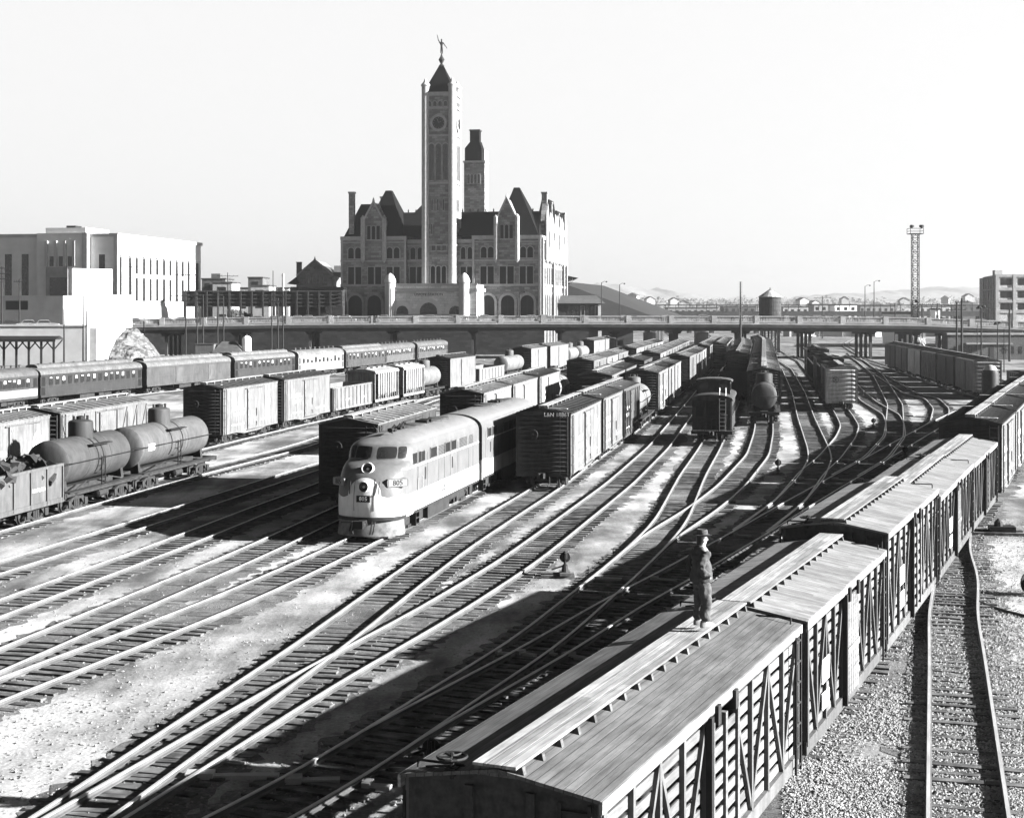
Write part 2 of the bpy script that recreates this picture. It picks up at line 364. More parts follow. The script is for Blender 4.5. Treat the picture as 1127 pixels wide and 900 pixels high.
M['rail_head'] = plain('polished_rail_head', .28, .45, .25, .6, metal=.35, spec=.5)
M['rail_web'] = plain('dusty_rail_web', .055, .75, .5, .8)

PROF = [(-.07,.055),(-.07,.07),(-.014,.085),(-.014,.165),(-.037,.172),(-.037,.2),(.037,.2),(.037,.172),(.014,.165),(.014,.085),(.07,.07),(.07,.055)]
def build_track(nm, label, y0=None, y1=None, ties=True, bedw=1.5, dz=0.):
    t = T[nm]; s0 = t.sY(y0) if y0 else 0.; s1 = t.sY(y1) if y1 else t.L
    r = random.Random(nm)
    root = thing('railway_track', None, None); tag(root, kind='structure')
    q = s0; st = []
    while q < s1:
        st.append(q); Y = t.at(q)[1]; q += 1.0 if Y < 110 else (2.5 if Y < 200 else 6.)
    st.append(s1); fr = [t.at(q) for q in st]
    for sd in (-1, 1):
        mb = MB(); vs = []; n = len(PROF)
        for x, y, th in fr:
            c, s_ = math.cos(th), math.sin(th)
            for a, z in PROF:
                o = sd*HG+a; vs.append((x+o*c, y-o*s_, z+dz))
        fs = []; ms = []
        for i in range(len(fr)-1):
            for j in range(n):
                k = (j+1) % n; fs.append((i*n+j, i*n+k, (i+1)*n+k, (i+1)*n+j)); ms.append(0 if j in (4, 5, 6) else 1)
        fs.append(tuple(range(n))); ms.append(1)
        mb.v = vs; mb.f = fs; mb.m = ms
        put('rail', mb, [M['rail_head'], M['rail_web']], root)
    # bed ribbon with ragged edges
    rows = []; q = s0
    while q < s1:
        x, y, th = t.at(q); c, s_ = math.cos(th), math.sin(th)
        a = bedw+r.uniform(-.3, .25); b = bedw+r.uniform(-.3, .25)
        rows.append([(x-a*c, y+a*s_, .006+dz), (x+b*c, y-b*s_, .006+dz)]); q += .35 if y < 90 else (1. if y < 180 else 4)
    put('bed', MB().grid(rows), M['bed'], root, fix=False)
    if ties:
        mb = MB(); q = s0+.2
        while q < s1:
            x, y, th = t.at(q)
            th += r.gauss(0, .03); bury = .055*max(0., min(1., 1.6*mnoise.noise(Vector((x*.13, y*.13, 4)))+.25)); c, s_ = math.cos(th), math.sin(th); L = 1.28+r.uniform(-.06, .1); o = r.uniform(-.06, .06); w = r.uniform(.1, .125); h = r.uniform(.035, .075)+dz-bury
            if y < 260 and r.random() > .02:
                pts = []
                for z in (dz-.02, h):
                    for a, b in ((-L, -w), (L, -w), (L, w), (-L, w)):
                        pts.append((x+(a+o)*c+b*s_, y-(a+o)*s_+b*c, z))
                mb.add(pts, [(4,5,6,7),(0,1,5,4),(1,2,6,5),(2,3,7,6),(3,0,4,7)])
            q += r.uniform(.5, .62) if y < 150 else .7
        tag(put('sleepers', mb, M['tie'], root, fix=False), kind='stuff')
    return root

# ground: one sheet to the horizon
g = MB(); g.grid([[(x, y, 0) for x in (-6000, -300, -60, -20, 0, 20, 60, 300, 6000)] for y in (-200, 10, 40, 80, 150, 300, 600, 1500, 9000)])
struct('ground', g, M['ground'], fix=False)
ORDER = ['A','B','C','D','E','F','G','H','K','J','I','L','N','O','R','P','X','V','T','S','Q','U']
for i, nm in enumerate(ORDER): build_track(nm, '', dz=.0007*(i % 9), bedw={'R': 1.7, 'P': 1.6}.get(nm, 1.45))
for i, nm in enumerate(('far1','far2','far3','far4','far5','far6')): build_track(nm, '', ties=False, bedw=1.6, dz=.001*i)

# long switch sleepers and point plates
def switch_tie(px, py, length, rz, light=.3):
    p = P(px, py, .09); mb = MB(); mb.box(-.1, length, -.13, .13, .0, .095); mb.box(.2, length*.8, -.03, .03, .095, .13)
    o = put('point_rod', mb, M['concrete'], None, loc=(p.x, p.y, 0), rot=(0, 0, rz)); tag(o, kind='structure'); return o

def rod(x0, y0, x1, y1, w=.22, h=.1):
    a, b = P(x0, y0, h), P(x1, y1, h); m = MB(); m.bar(a-Vector((0, 0, .05)), b-Vector((0, 0, .05)), w, .1); q = a+(b-a)*.3; m.bar(a, q, w*1.6, .13)
    return tag(put('point_rod', m, M['baluster']), kind='structure')
for q in ((655,635,684,636),(715,636,745,637.5),(546,717,560,718),(569,717,589,720),(604,718,612,719),(622,719,649,724),(810,552,843,553),(842,525,860,525.5),(803,587,827,589.5),(841,587,860,590.5),(901,505.6,909,505.8),(926,505.6,955,506.5),(879,526.5,899,527),(915,526.5,940,527.5),(943,527,964,528.5),(314,857,374,855.5),(205,852,307,851),(998,457,1026,458.5),(400,862,430,864),(975,479,1000,480)): rod(*q)
# ---------------------------------------------------------------- rolling stock. local axes: y along the car (front end at -y faces the camera), x right, z up from the ground
WR = .42
_trk = {}
def truck_meshes():
    if _trk: return _trk
    m = MB()
    for sd in (-1, 1):
        x = sd*1.0
        m.prism([(-1.15,.5),(-.8,.78),(-.35,.92),(.35,.92),(.8,.78),(1.15,.5),(1.1,.42),(.7,.5),(.42,.78),(-.42,.78),(-.7,.5),(-1.1,.42)], x-.07, x+.07, 'YZ')
        m.prism([(-.62,.5),(-.3,.3),(.3,.3),(.62,.5),(.5,.58),(.25,.4),(-.25,.4),(-.5,.58)], x-.06, x+.06, 'YZ')
        for y in (-.2, 0, .2): m.tube((x, y, .4), (x, y, .8), .07, 7)
        for y in (-.85, .85): m.box(x-.11, x+.13, y-.16, y+.16, .44, .78)
    m.box(-1.0, 1.0, -.2, .2, .5, .82); m.box(-.25, .25, -.25, .25, .82, .98)
    m.bar((-.9, -.5, .45), (.9, -.5, .45), .08, .12); m.bar((-.9, .5, .45), (.9, .5, .45), .08, .12)
    _trk['frame'] = m.mesh('truck', M['steel_mid'])
    w = MB()
    for sd in (-1, 1):
        w.lathe([(.05, sd*.68), (WR+.03, sd*.68), (WR+.03, sd*.705), (WR, sd*.715), (WR-.01, sd*.81), (WR-.07, sd*.812), (WR-.1, sd*.785), (.16, sd*.79), (.13, sd*.84), (.1, sd*.92)], (0, 0, .2+WR), 'X', 18)
    w.tube((-.95, 0, .2+WR), (.95, 0, .2+WR), .075, 8)
    _trk['wheels'] = w.mesh('wheelset', M['wheel'], True)
    return _trk

class Proto:
    # parts of one kind of car: (name, mesh, y offset, children, shade multiplier); instanced as objects sharing meshes
    def __init__(s): s.parts = []; s.half = 4.
    def p(s, name, mb, mats, smooth=False, col=None, y=0., rz=0., label=None):
        me = mb.mesh(name, mats, smooth) if isinstance(mb, MB) else mb
        d = dict(name=name, me=me, kids=[], col=col, y=y, rz=rz, label=label); s.parts.append(d); return d
    def kid(s, d, name, mb, mats, smooth=False, col=None, y=0., rz=0.):
        me = mb.mesh(name, mats, smooth) if isinstance(mb, MB) else mb
        k = dict(name=name, me=me, kids=[], col=col, y=y, rz=rz, label=None); d['kids'].append(k); return k
    def trucks(s, half, wb=.84):
        t = truck_meshes(); s.half = half
        for y in (-half, half):
            d = s.p('truck', t['frame'], None, y=y)
            for q in (-wb, wb): s.kid(d, 'wheelset', t['wheels'], None, y=q)
    def couplers(s, L):
        for sd in (-1, 1):
            m = MB(); y = sd*L/2
            m.box(-.12, .12, min(y, y+sd*.45), max(y, y+sd*.45), .9, 1.12); m.prism([(-.2, 0), (.12, 0), (.2, .18*1), (.12, .35), (-.02, .2), (-.12, .35), (-.22, .2)], .86, 1.14, 'XY')
            n = len(m.v)
            for i in range(n-14, n): x_, y_, z_ = m.v[i]; m.v[i] = (x_, y+sd*(.4+y_), z_)
            m.bar((-.9, y+sd*.12, .98), (.1, y+sd*.2, .98), .03, .03)
            m.tube((.35, y+sd*.1, 1.0), (.4, y+sd*.35, .55), .035, 6); m.tube((.4, y+sd*.35, .55), (.33, y+sd*.5, .42), .035, 6)
            s.p('coupler', m, M['steel'])
def make(pr, name, label, cat, tr, s, group, col, zoff=0., flip=False):
    h_ = pr.half
    xa, ya, _ = tr.at(s-h_); xb, yb, _ = tr.at(s+h_); x, y, th = (xa+xb)/2, (ya+yb)/2, math.atan2(xb-xa, yb-ya)
    root = thing(name, label, cat, (x, y, zoff), -th + (PI if flip else 0), group)
    def inst(d, par):
        o = bpy.data.objects.new(d['name'], d['me']); C.objects.link(o); o.parent = par
        o.location = (d.get('x', 0), d['y'], d.get('z', 0)); o.rotation_euler = (0, 0, d['rz'])
        c = d['col'] if d['col'] is not None else col
        if isinstance(c, str): c = col*float(c)
        o.color = (c, c, c, 1)
        if d['label']: o['label'] = d['label']
        for k in d['kids']: inst(k, o)
    for d in pr.parts: inst(d, root)
    return root

def ladder(x, y, z0, z1, ax='Y', w=.42, n=7):
    m = MB(); a, b = (Vector((0, w/2, 0)), Vector((0, -w/2, 0))) if ax == 'Y' else (Vector((w/2, 0, 0)), Vector((-w/2, 0, 0)))
    for o in (a, b): m.bar(Vector((x, y, z0))+o, Vector((x, y, z1))+o, .045, .045)
    for i in range(n):
        z = z0+.12+(z1-z0-.24)*i/(n-1); m.tube(Vector((x, y, z))+a, Vector((x, y, z))+b, .022, 5)
    return m
def brakewheel(x, y, z, r=.27, ax='Y', staff=0.):
    m = MB(); m.ring((x, y, z), r, .022, ax, 16, 5)
    for i in range(5):
        a = 2*PI*i/5; v = Vector((math.cos(a)*r, 0, math.sin(a)*r)) if ax == 'Y' else Vector((math.cos(a)*r, math.sin(a)*r, 0))
        m.tube((x, y, z), Vector((x, y, z))+v, .016, 5)
    if ax == 'Y': m.tube((x, y-.05, z), (x, y+.25, z), .05, 8)
    else: m.tube((x, y, z-staff), (x, y, z+.06), .028, 6)
    return m
def underframe(L, hw, deep=.55):
    m = MB(); m.box(-.3, .3, -L/2, L/2, .88, 1.12)
    for y in np.linspace(-L/2+.15, L/2-.15, 7): m.box(-hw+.03, hw-.03, y-.07, y+.07, .92, 1.1)
    for x in (-.75, .75): m.bar((x, -L*.27, .95), (x, -L*.1, deep), .05, .05); m.bar((x, -L*.1, deep), (x, L*.1, deep), .05, .05); m.bar((x, L*.1, deep), (x, L*.27, .95), .05, .05)
    m.lathe([(.05,-.45),(.2,-.42),(.2,.42),(.05,.45)], (.75, L*.02, .72), 'Y', 10); m.box(-1.1, -.5, -.3, .3, .6, .95); m.box(.9, 1.25, -1.3, -.7, .65, .95)
    m.bar((1.0, L*.1, .8), (.2, L*.3, .8), .04, .04)
    return m
def textpart(pr, txt, size, x, y, z, side=1):
    me = text_mesh(txt, size, M['letter']); R_ = Matrix.Translation((x, y, z)) @ Matrix.Rotation(side*PI/2, 4, 'Z') @ Matrix.Rotation(PI/2, 4, 'X')
    me.transform(R_); pr.p('lettering', me, None)
def marks(pr, x, rows, herald=None):
    # worn small stencils: rows of (y0, y1, z, h)
    m = MB(); r = random.Random(len(rows)*7+int(rows[0][0]*10))
    for y0, y1, z, h in rows:
        y = y0
        while y < y1:
            w = r.uniform(.5, .9)*h; m.box(x, x+.006, y, y+w*.3, z, z+h); m.box(x, x+.006, y+w*.3, y+w, z+h*r.choice([0, .4, .8]), z+h*r.choice([.2, .5, 1.])); y += w+h*.35
    if herald:
        y, z, R_, ry = herald
        n = 24; m.add([(x+.008, y+ry*math.cos(2*PI*i/n)*k, z+R_*math.sin(2*PI*i/n)*k) for k in (1., .82) for i in range(n)], [(i, (i+1) % n, n+(i+1) % n, n+i) for i in range(n)])
        m.box(x, x+.007, y-ry*.6, y+ry*.6, z-R_*.18, z+R_*.18)
    pr.p('lettering', m, M['letter'])

_cache = {}
def cached(fn):
    def w(*a, **k):
        key = (fn.__name__, a, tuple(sorted(k.items())))
        if key not in _cache: _cache[key] = fn(*a, **k)
        return _cache[key]
    return w

@cached
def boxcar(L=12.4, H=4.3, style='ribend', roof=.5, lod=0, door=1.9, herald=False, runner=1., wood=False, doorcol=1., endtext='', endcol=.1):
    pr = Proto(); hw = 1.5; z0 = 1.02; h2 = L/2
    m = MB(); m.box(-hw, hw, -h2, h2, z0, H)
    gz = H+.3
    if not wood:
        n = 8 if lod == 0 else 4
        for sd in (-1, 1):
            for i in range(n+1):
                y = -h2+.03+(L-.06)*i/n
                m.box(sd*hw-.012, sd*hw+.014, y-.05, y+.05, z0+.02, H-.02)
            m.box(sd*hw-.02, sd*hw+.03, -h2, h2, H-.14, H-.004); m.box(sd*hw-.02, sd*hw+.025, -h2, h2, z0-.05, z0+.12)
            m.prism([(-h2+2.2, z0), (h2-2.2, z0), (1.6, z0-.22), (-1.6, z0-.22)], sd*hw-.02, sd*hw+.018, 'YZ')
    else:
        for sd in (-1, 1):
            m.box(sd*hw-.02, sd*hw+.035, -h2, h2, H-.16, H-.004); m.box(sd*hw-.02, sd*hw+.035, -h2, h2, z0-.15, z0+.12)
            for i in range(9):
                y = -h2+.06+(L-.12)*i/8; m.box(sd*hw-.01, sd*hw+.07, y-.05, y+.05, z0, H-.15)
            for i in range(8):
                if i in (3, 4): continue
                a = -h2+.06+(L-.12)*i/8; b = a+(L-.12)/8
                if i < 4: m.bar((sd*(hw+.03), a, H-.2), (sd*(hw+.03), b, z0+.1), .06, .09)
                else: m.bar((sd*(hw+.03), a, z0+.1), (sd*(hw+.03), b, H-.2), .06, .09)
    # end ribs: tapering pressings
    nr = 13 if style == 'ribend' else 8; endm = {}; bodym = m
    for sd in (-1, 1):
        m = endm[sd] = MB()
        for i in range(nr):
            z = z0+.2+(H-z0-.35)*i/(nr-1); r = .085 if nr > 8 else .15; d = .11 if nr > 8 else .17
            y = sd*h2
            m.add([(-hw+.06, y, z), (-hw*.8, y, z+r), (hw*.8, y, z+r), (hw-.06, y, z), (hw*.8, y, z-r), (-hw*.8, y, z-r), (-hw*.72, y+sd*d, z), (hw*.72, y+sd*d, z)],
                  [(0,1,6), (1,2,7,6), (2,3,7), (3,4,7), (4,5,6,7), (5,0,6)])
        m.box(-hw-.015, -hw+.05, sd*h2-.04, sd*h2+.04, z0, H); m.box(hw-.05, hw+.015, sd*h2-.04, sd*h2+.04, z0, H)
        m.box(-hw+.05, hw-.05, min(sd*h2-sd*.02, sd*h2+sd*.012), max(sd*h2-sd*.02, sd*h2+sd*.012), z0+.05, H); m.box(-hw, hw, sd*h2-.06, sd*h2+.06, z0-.12, z0+.05)
        m.prism([(-hw, H-.005), (hw, H-.005), (0, gz-.03)], sd*h2-.035, sd*h2+.035, 'XZ')
    m = bodym
    pr.p('body', m, M['paint'])
    for sd in (-1, 1): pr.p('end_wall', endm[sd], M['paint'], col=endcol)  # default end tone darker than the body: shade put into the colour
    m = MB(); e = .06
    m.add([(-hw-e, -h2-.09, H), (0, -h2-.09, gz), (hw+e, -h2-.09, H), (-hw-e, h2+.09, H), (0, h2+.09, gz), (hw+e, h2+.09, H),
           (-hw-e, -h2-.09, H+.05), (0, -h2-.09, gz+.05), (hw+e, -h2-.09, H+.05), (-hw-e, h2+.09, H+.05), (0, h2+.09, gz+.05), (hw+e, h2+.09, H+.05)],
          [(0,1,4,3), (1,2,5,4), (6,9,10,7), (7,10,11,8), (0,3,9,6), (2,8,11,5), (0,6,7,1), (1,7,8,2), (3,4,10,9), (4,5,11,10)])
    n = 13 if lod == 0 else 9
    for i in range(n):
        y = -h2+.2+(L-.4)*i/(n-1)
        for sd in (-1, 1): m.bar((sd*.3, y, gz-.02), (sd*(hw+.03), y, H+.07), .09, .06)
    pr.p('roof', m, M['paint_dull'], col=roof)
    m = MB(); zb = gz+.15
    for i in (-1, 0, 1): m.box(i*.17-.078, i*.17+.078, -h2-.15, h2+.15, zb, zb+.035)
    for i in range(9):
        y = -h2+.1+(L-.2)*i/8; m.box(-.25, .25, y-.04, y+.04, gz-.02, zb-.002)
    for sd, yy in ((1, -h2+.25), (-1, h2-.25)): m.box(min(sd*.3, sd*1.3), max(sd*.3, sd*1.3), yy-.2, yy+.2, gz-.02, gz+.015) 
    pr.p('running_board', m, M['wood_runner'] if lod == 0 else M['paint_dull'], col=runner*.45)
    for sd in (-1, 1):
        m = MB(); x0 = sd*(hw+.035); a, b = min(x0, x0+sd*.05), max(x0, x0+sd*.05)
        m.box(a, b, -door/2, door/2, z0+.02, H-.2)
        for z in np.linspace(z0+.3, H-.45, 5 if lod == 0 else 3): m.box(x0+sd*.05-.02, x0+sd*.05+.02, -door/2+.06, door/2-.06, z-.07, z+.07)
        m.box(a-.01, b+.01, -door/2-.09, -door/2+.02, z0-.03, H-.18)
        d = pr.p('door', m, M['paint'], col=str(doorcol))
        if lod == 0:
            for tz, ta, tb in ((H-.24, -door/2-.5, door+.6), (z0-.06, -door/2-.3, door+.4)): m = MB(); m.box(a, b+.02, ta, tb, tz, tz+.05); pr.p('door_track', m, M['paint'], col='.7')
            m = MB(); m.box(b if sd > 0 else a-.05, (b+.05) if sd > 0 else a, door/2-.2, door/2-.12, z0+.9, z0+1.5); m.box(b if sd > 0 else a-.05, (b+.05) if sd > 0 else a, door/2-.2, door/2-.12, z0+.2, z0+.5)
            pr.kid(d, 'handle', m, M['steel'])
    if lod == 0:
        for sd in (-1, 1):
            pr.p('ladder', ladder(sd*(hw+.08), sd*-(h2-.3), z0-.1, H-.05), M['paint'], col='.6')
            pr.p('ladder', ladder(sd*(hw-.35), -sd*(h2+.14), z0, H-.05, 'X'), M['paint'], col='.6')
        pr.p('brake_wheel', brakewheel(-.55, -h2-.2, 3.2, .27), M['steel_mid'])
        pr.p('underframe', underframe(L, hw), M['steel'])
        pr.couplers(L)
        if herald: marks(pr, hw+.016, [(-h2*.68, -h2*.32, 2.62, .26), (-h2*.64, -h2*.3, 2.2, .22), (-h2*.7, -h2*.3, 1.5, .1), (h2*.35, h2*.7, 1.5, .1)], (h2*.6, 2.95, .62, .5))
        else: marks(pr, hw+.016, [(-h2*.7, -h2*.3, 2.75, .3), (-h2*.65, -h2*.35, 2.3, .25), (h2*.35, h2*.75, 1.5, .12), (-h2*.65, -h2*.3, 1.45, .1)])
        if endtext:
            me = text_mesh(endtext, .3, M['letter']); me.transform(Matrix.Translation((.75, -h2-.1, H-.02)) @ Matrix.Rotation(PI/2, 4, 'X')); pr.p('lettering', me, None)
    pr.trucks(h2-1.75)
    return pr

@cached
def stockcar(L=11., H=3.6, roofmat='wood_old', ends='dark', cross=False, lattice=True, door='slat', staff=True):
    pr = Proto(); hw = 1.38; z0 = .98; h2 = L/2; gz = H+.24
    m = MB(); m.box(-hw, hw, -h2, h2, z0-.08, z0+.06)
    pr.p('floor', m, M['wood_dark'])
    # each side a frame of posts and braces over boards with gaps
    for sd in (-1, 1):
        m = MB(); x = sd*(hw-.05); a, b = min(x, x+sd*.03), max(x, x+sd*.03)
        nb = 9
        for i in range(nb):
            z = z0+.1+(H-z0-.32)*i/nb; w = (H-z0-.32)/nb
            m.box(a, b, -h2+.05, -.85, z, z+w*.66); m.box(a, b, .85, h2-.05, z, z+w*.66)
        pr.p('side_boards', m, M['wood_slat'])
        m = MB(); x = sd*hw; n = 10
        m.box(x-.05, x+.05, -h2, h2, H-.2, H-.01); m.box(x-.06, x+.06, -h2, h2, z0-.18, z0+.09)
        m.box(x-.05, x+.08, -h2+.02, -h2+.16, z0, H-.1); m.box(x-.05, x+.08, h2-.16, h2-.02, z0, H-.1)
        ys = [-h2+.12+(h2-1.)*i/4 for i in range(5)]
        for k in (-1, 1):
            for i, y in enumerate(ys):
                y = y if k < 0 else -y
                m.box(x-.03, x+.06, y-.05, y+.05, z0+.05, H-.15)
                if i < 4:
                    y2 = ys[i+1] if k < 0 else -ys[i+1]
                    lo, hi = (z0+.12, H-.22) if i % 2 else (H-.22, z0+.12)
                    m.bar((x+sd*.02, y, lo), (x+sd*.02, y2, hi), .06, .085)
        pr.p('side_frame', m, M['paint'], col=.3 if lattice else .22)
        m = MB(); x1 = sd*(hw+.07)
        if door == 'slat':
            for i in range(8):
                z = z0+.15+(H-z0-.5)*i/8; m.box(min(x1, x1+sd*.03), max(x1, x1+sd*.03), -.8, .8, z, z+.16)
            for y in (-.78, 0, .78): m.box(x1-.02, x1+.06*sd+.02 if sd > 0 else x1+.02, y-.06, y+.06, z0+.05, H-.25)
        else:
            for i in range(7): m.box(min(x1, x1+sd*.04), max(x1, x1+sd*.04), -.85+i*.245, -.85+i*.245+.2, z0+.02, H-.25)
            m.box(min(x1, x1+sd*.07), max(x1, x1+sd*.07), -.85, .85, z0+1., z0+1.15)
        pr.p('door', m, M['wood_slat'])
        m = MB(); m.box(min(x1, x1+sd*.1), max(x1, x1+sd*.1), -.98, -.84, z0-.1, H-.12)
        pr.p('door_post', m, M['steel'])
        m = MB(); m.bar((x1, -1.3, H-.12), (x1, 2.2, H-.12), .07, .07)
        for y in (-.5, .6): m.box(x1-.05, x1+.1*sd if sd > 0 else x1+.05, y-.09, y+.09, H-.34, H-.02)
        pr.p('door_track', m, M['steel_mid'])
    for sd in (-1, 1):
        m = MB(); y = sd*h2
        m.box(-hw, hw, min(y, y-sd*.06), max(y, y-sd*.06), z0, H); m.prism([(-hw, H-.01), (hw, H-.01), (0, gz-.02)], min(y, y-sd*.06), max(y, y-sd*.06), 'XZ')
        for x in (-.45, .45): m.box(x-.06, x+.06, min(y, y+sd*.06), max(y, y+sd*.06), z0, H)
        pr.p('end_wall', m, M['wood_dark'])
    m = MB(); e = .08; th = .05; a, b = -h2-.12, h2+.12
    for sd in (-1, 1):
        m.add([(0, a, gz), (sd*(hw+e), a, H), (sd*(hw+e), b, H), (0, b, gz), (0, a, gz+th), (sd*(hw+e), a, H+th), (sd*(hw+e), b, H+th), (0, b, gz+th)],
              [(0,1,2,3), (4,5,6,7), (0,1,5,4), (1,2,6,5), (2,3,7,6)])
    roof = pr.p('roof', m, M[roofmat])
    m = MB()
    for sd in (-1, 1): m.box(min(sd*(hw+e-.02), sd*(hw+e+.03)), max(sd*(hw+e-.02), sd*(hw+e+.03)), a, b, H-.13, H+th-.008)
    pr.p('fascia', m, M['wood_runner'])
    m = MB(); zb = gz+.1
    for i in (-1, 0, 1):
        y = a-.1
        while y < b:
            y2 = min(b+.1, y+rnd.uniform(3.2, 4.8)); m.box(i*.215-.1, i*.215+.1, y, y2-.012, zb+rnd.uniform(-.004, .006), zb+.04); y = y2
    pr.p('running_board', m, M['wood_runner'])
    m = MB(); n = max(8, int(L/.62))
    for i in range(n):
        y = a+.1+(b-a-.2)*i/(n-1)
        m.prism([(-.38, gz-.07), (.38, gz-.07), (.34, zb-.003), (-.34, zb-.003)], y-.045, y+.045, 'XZ')
    pr.p('saddle', m, M['wood_old'])
    if staff:
        m = brakewheel(-.72, a+.12, H+.34, .2, 'Z', .3); m.box(-.8, -.64, a+.04, a+.2, H+.1, H+.2); m.bar((-.72, a+.12, H+.22), (-1.2, a+.3, H+.1), .03, .03)
        pr.p('brake_wheel', m, M['steel'])
    m = MB(); 
    for (x, y) in ((.95, b-.25), (-.95, a+.25)):
        m.tube((x-.35, y, H+.2), (x+.35, y, H+.2), .02, 5); m.tube((x-.35, y, H+.1), (x-.35, y, H+.2), .02, 5); m.tube((x+.35, y, H+.03), (x+.35, y, H+.2), .02, 5)
    pr.p('grab_iron', m, M['steel'])
    for sd in (-1, 1):
        pr.p('ladder', ladder(sd*(hw+.12), sd*(h2-.32), z0-.2, H-.1), M['steel_mid'])
        pr.p('ladder', ladder(sd*-(hw-.3), sd*(h2+.06), z0-.1, H-.05, 'X'), M['steel_mid'])
    pr.p('underframe', underframe(L, hw, .6), M['steel'])
    pr.couplers(L); pr.trucks(h2-1.6)
    return pr

def notice(pr_root, x, y, z, w, h):
    m = MB(); m.box(x-.012, x+.012, y-w/2, y+w/2, z-h/2, z+h/2); o = put('notice_board', m, M['letter'], pr_root); return o

@cached
def tankcar(L=10.6, R=1.08, col='.0', band=True, lod=0, placard=False, dome=.62):
    pr = Proto(); h2 = L/2; zc = 1.42+R; hl = h2-.75
    prof = [(.02, -hl-.2), (R*.45, -hl-.17), (R*.75, -hl-.1), (R*.95, -hl-.01), (R, -hl+.06), (R, -hl*.33), (R+.012, -hl*.33+.01), (R+.012, -hl*.33+.05), (R, -hl*.33+.06), (R, hl*.33), (R+.012, hl*.33+.01), (R+.012, hl*.33+.05), (R, hl*.33+.06), (R, hl-.06), (R*.95, hl+.01), (R*.75, hl+.1), (R*.45, hl+.17), (.02, hl+.2)]
    m = MB(); m.lathe([(r, t) for r, t in prof], (0, 0, zc), 'Y', 36 if lod == 0 else 20); tank = pr.p('tank', m, M['paint'], True)
    m = MB(); m.lathe([(dome, R*.75), (dome, R+.62), (dome*.94, R+.72), (dome*.55, R+.8), (.02, R+.83)], (0, 0, zc), 'Z', 24); 
    d = pr.p('dome', m, M['paint'], True, col='.62')
    m = MB(); m.lathe([(.22, 0), (.22, .16), (.02, .2)], (0, 0, zc+R+.8), 'Z', 12); m.tube((.3, .15, zc+R+.75), (.3, .15, zc+R+1.0), .07, 8); m.tube((-.25, -.2, zc+R+.75), (-.25, -.2, zc+R+.98), .06, 8)
    pr.kid(d, 'valve', m, M['steel'])
    if lod == 0:
        m = MB()
        for y in ((-.75, .75) if band else (-.28, .28)): 
            n = 40
            for sgn in (1,):
                vs = []
                for i in range(n+1):
                    a = -.35*PI*2+i/n*PI*1.4+PI*.0-PI*.0
                    for dx, rr in ((-.045, R+.006), (-.045, R+.022), (.045, R+.022), (.045, R+.006)): vs.append((rr*math.sin(a), y+dx, zc+rr*math.cos(a)))
                m.add(vs, [(i*4+j, (i+1)*4+j, (i+1)*4+(j+1) % 4, i*4+(j+1) % 4) for i in range(n) for j in range(4)])
        pr.p('strap', m, M['steel'])
        m = MB()
        for sd in (-1, 1):
            m.tube((sd*(R+.16), -hl, zc+.05), (sd*(R+.16), hl, zc+.05), .02, 5)
            for y in np.linspace(-hl+.1, hl-.1, 5): m.tube((sd*(R-.02), y, zc+.02), (sd*(R+.16), y, zc+.05), .016, 5)
        for sd in (-1, 1): m.tube((-R-.16, sd*hl, zc+.05), (-.6, sd*(hl+.5), zc+.05), .02, 5); m.tube((R+.16, sd*hl, zc+.05), (.6, sd*(hl+.5), zc+.05), .02, 5); m.tube((-.6, sd*(hl+.5), zc+.05), (.6, sd*(hl+.5), zc+.05), .02, 5)
        pr.p('handrail', m, M['steel'])
        for sd in (-1, 1): pr.p('ladder', ladder(sd*(R+.12), .0, 1.2, zc+.1, 'Y', .4, 5), M['steel'])
        m = MB()
        for sd in (-1, 1):
            m.box(min(sd*(R-.25), sd*(R+.1)), max(sd*(R-.25), sd*(R+.1)), -1.1, 1.1, zc+R*.62, zc+R*.62+.05)
        pr.p('dome_walk', m, M['steel'])
        if placard:
            m = MB(); a0 = .2
            m.add([((R+.012)*math.cos(a), y, zc+(R+.012)*math.sin(a)) for a in (-.18, -.02, .14) for y in (-hl+.75, -hl+1.55)], [(0,1,3,2), (2,3,5,4)]); pr.p('placard', m, M['letter'])
    m = MB()
    for sd in (-1, 1):
        m.box(min(sd*1.15, sd*1.3), max(sd*1.15, sd*1.3), -h2+.1, h2-.1, 1.02, 1.2); m.box(min(sd*1.0, sd*1.42), max(sd*1.0, sd*1.42), -h2+.3, h2-.3, 1.2, 1.24)
    m.box(-.32, .32, -h2, h2, .9, 1.3)
    for y in (-h2+.1, -hl+.4, hl-.4, h2-.1): m.box(-1.3, 1.3, y-.12, y+.12, .98, 1.22)
    for y in (-hl+.35, hl-.35): m.prism([(-.8, 1.2), (.8, 1.2), (.72, zc-.7), (.5, zc-.9), (-.5, zc-.9), (-.72, zc-.7)], y-.14, y+.14, 'XZ')
    for sd in (-1, 1): m.bar((sd*1.05, -hl+.9, 1.24), (sd*.9, -1.2, 1.5), .05, .06); m.bar((sd*1.05, hl-.9, 1.24), (sd*.9, 1.2, 1.5), .05, .06)
    m.lathe([(.05,-.5),(.2,-.46),(.2,.46),(.05,.5)], (.8, .6, .72), 'Y', 10)
    pr.p('underframe', m, M['steel_mid'])
    if lod == 0: pr.couplers(L)
    pr.trucks(h2-1.75)
    return pr

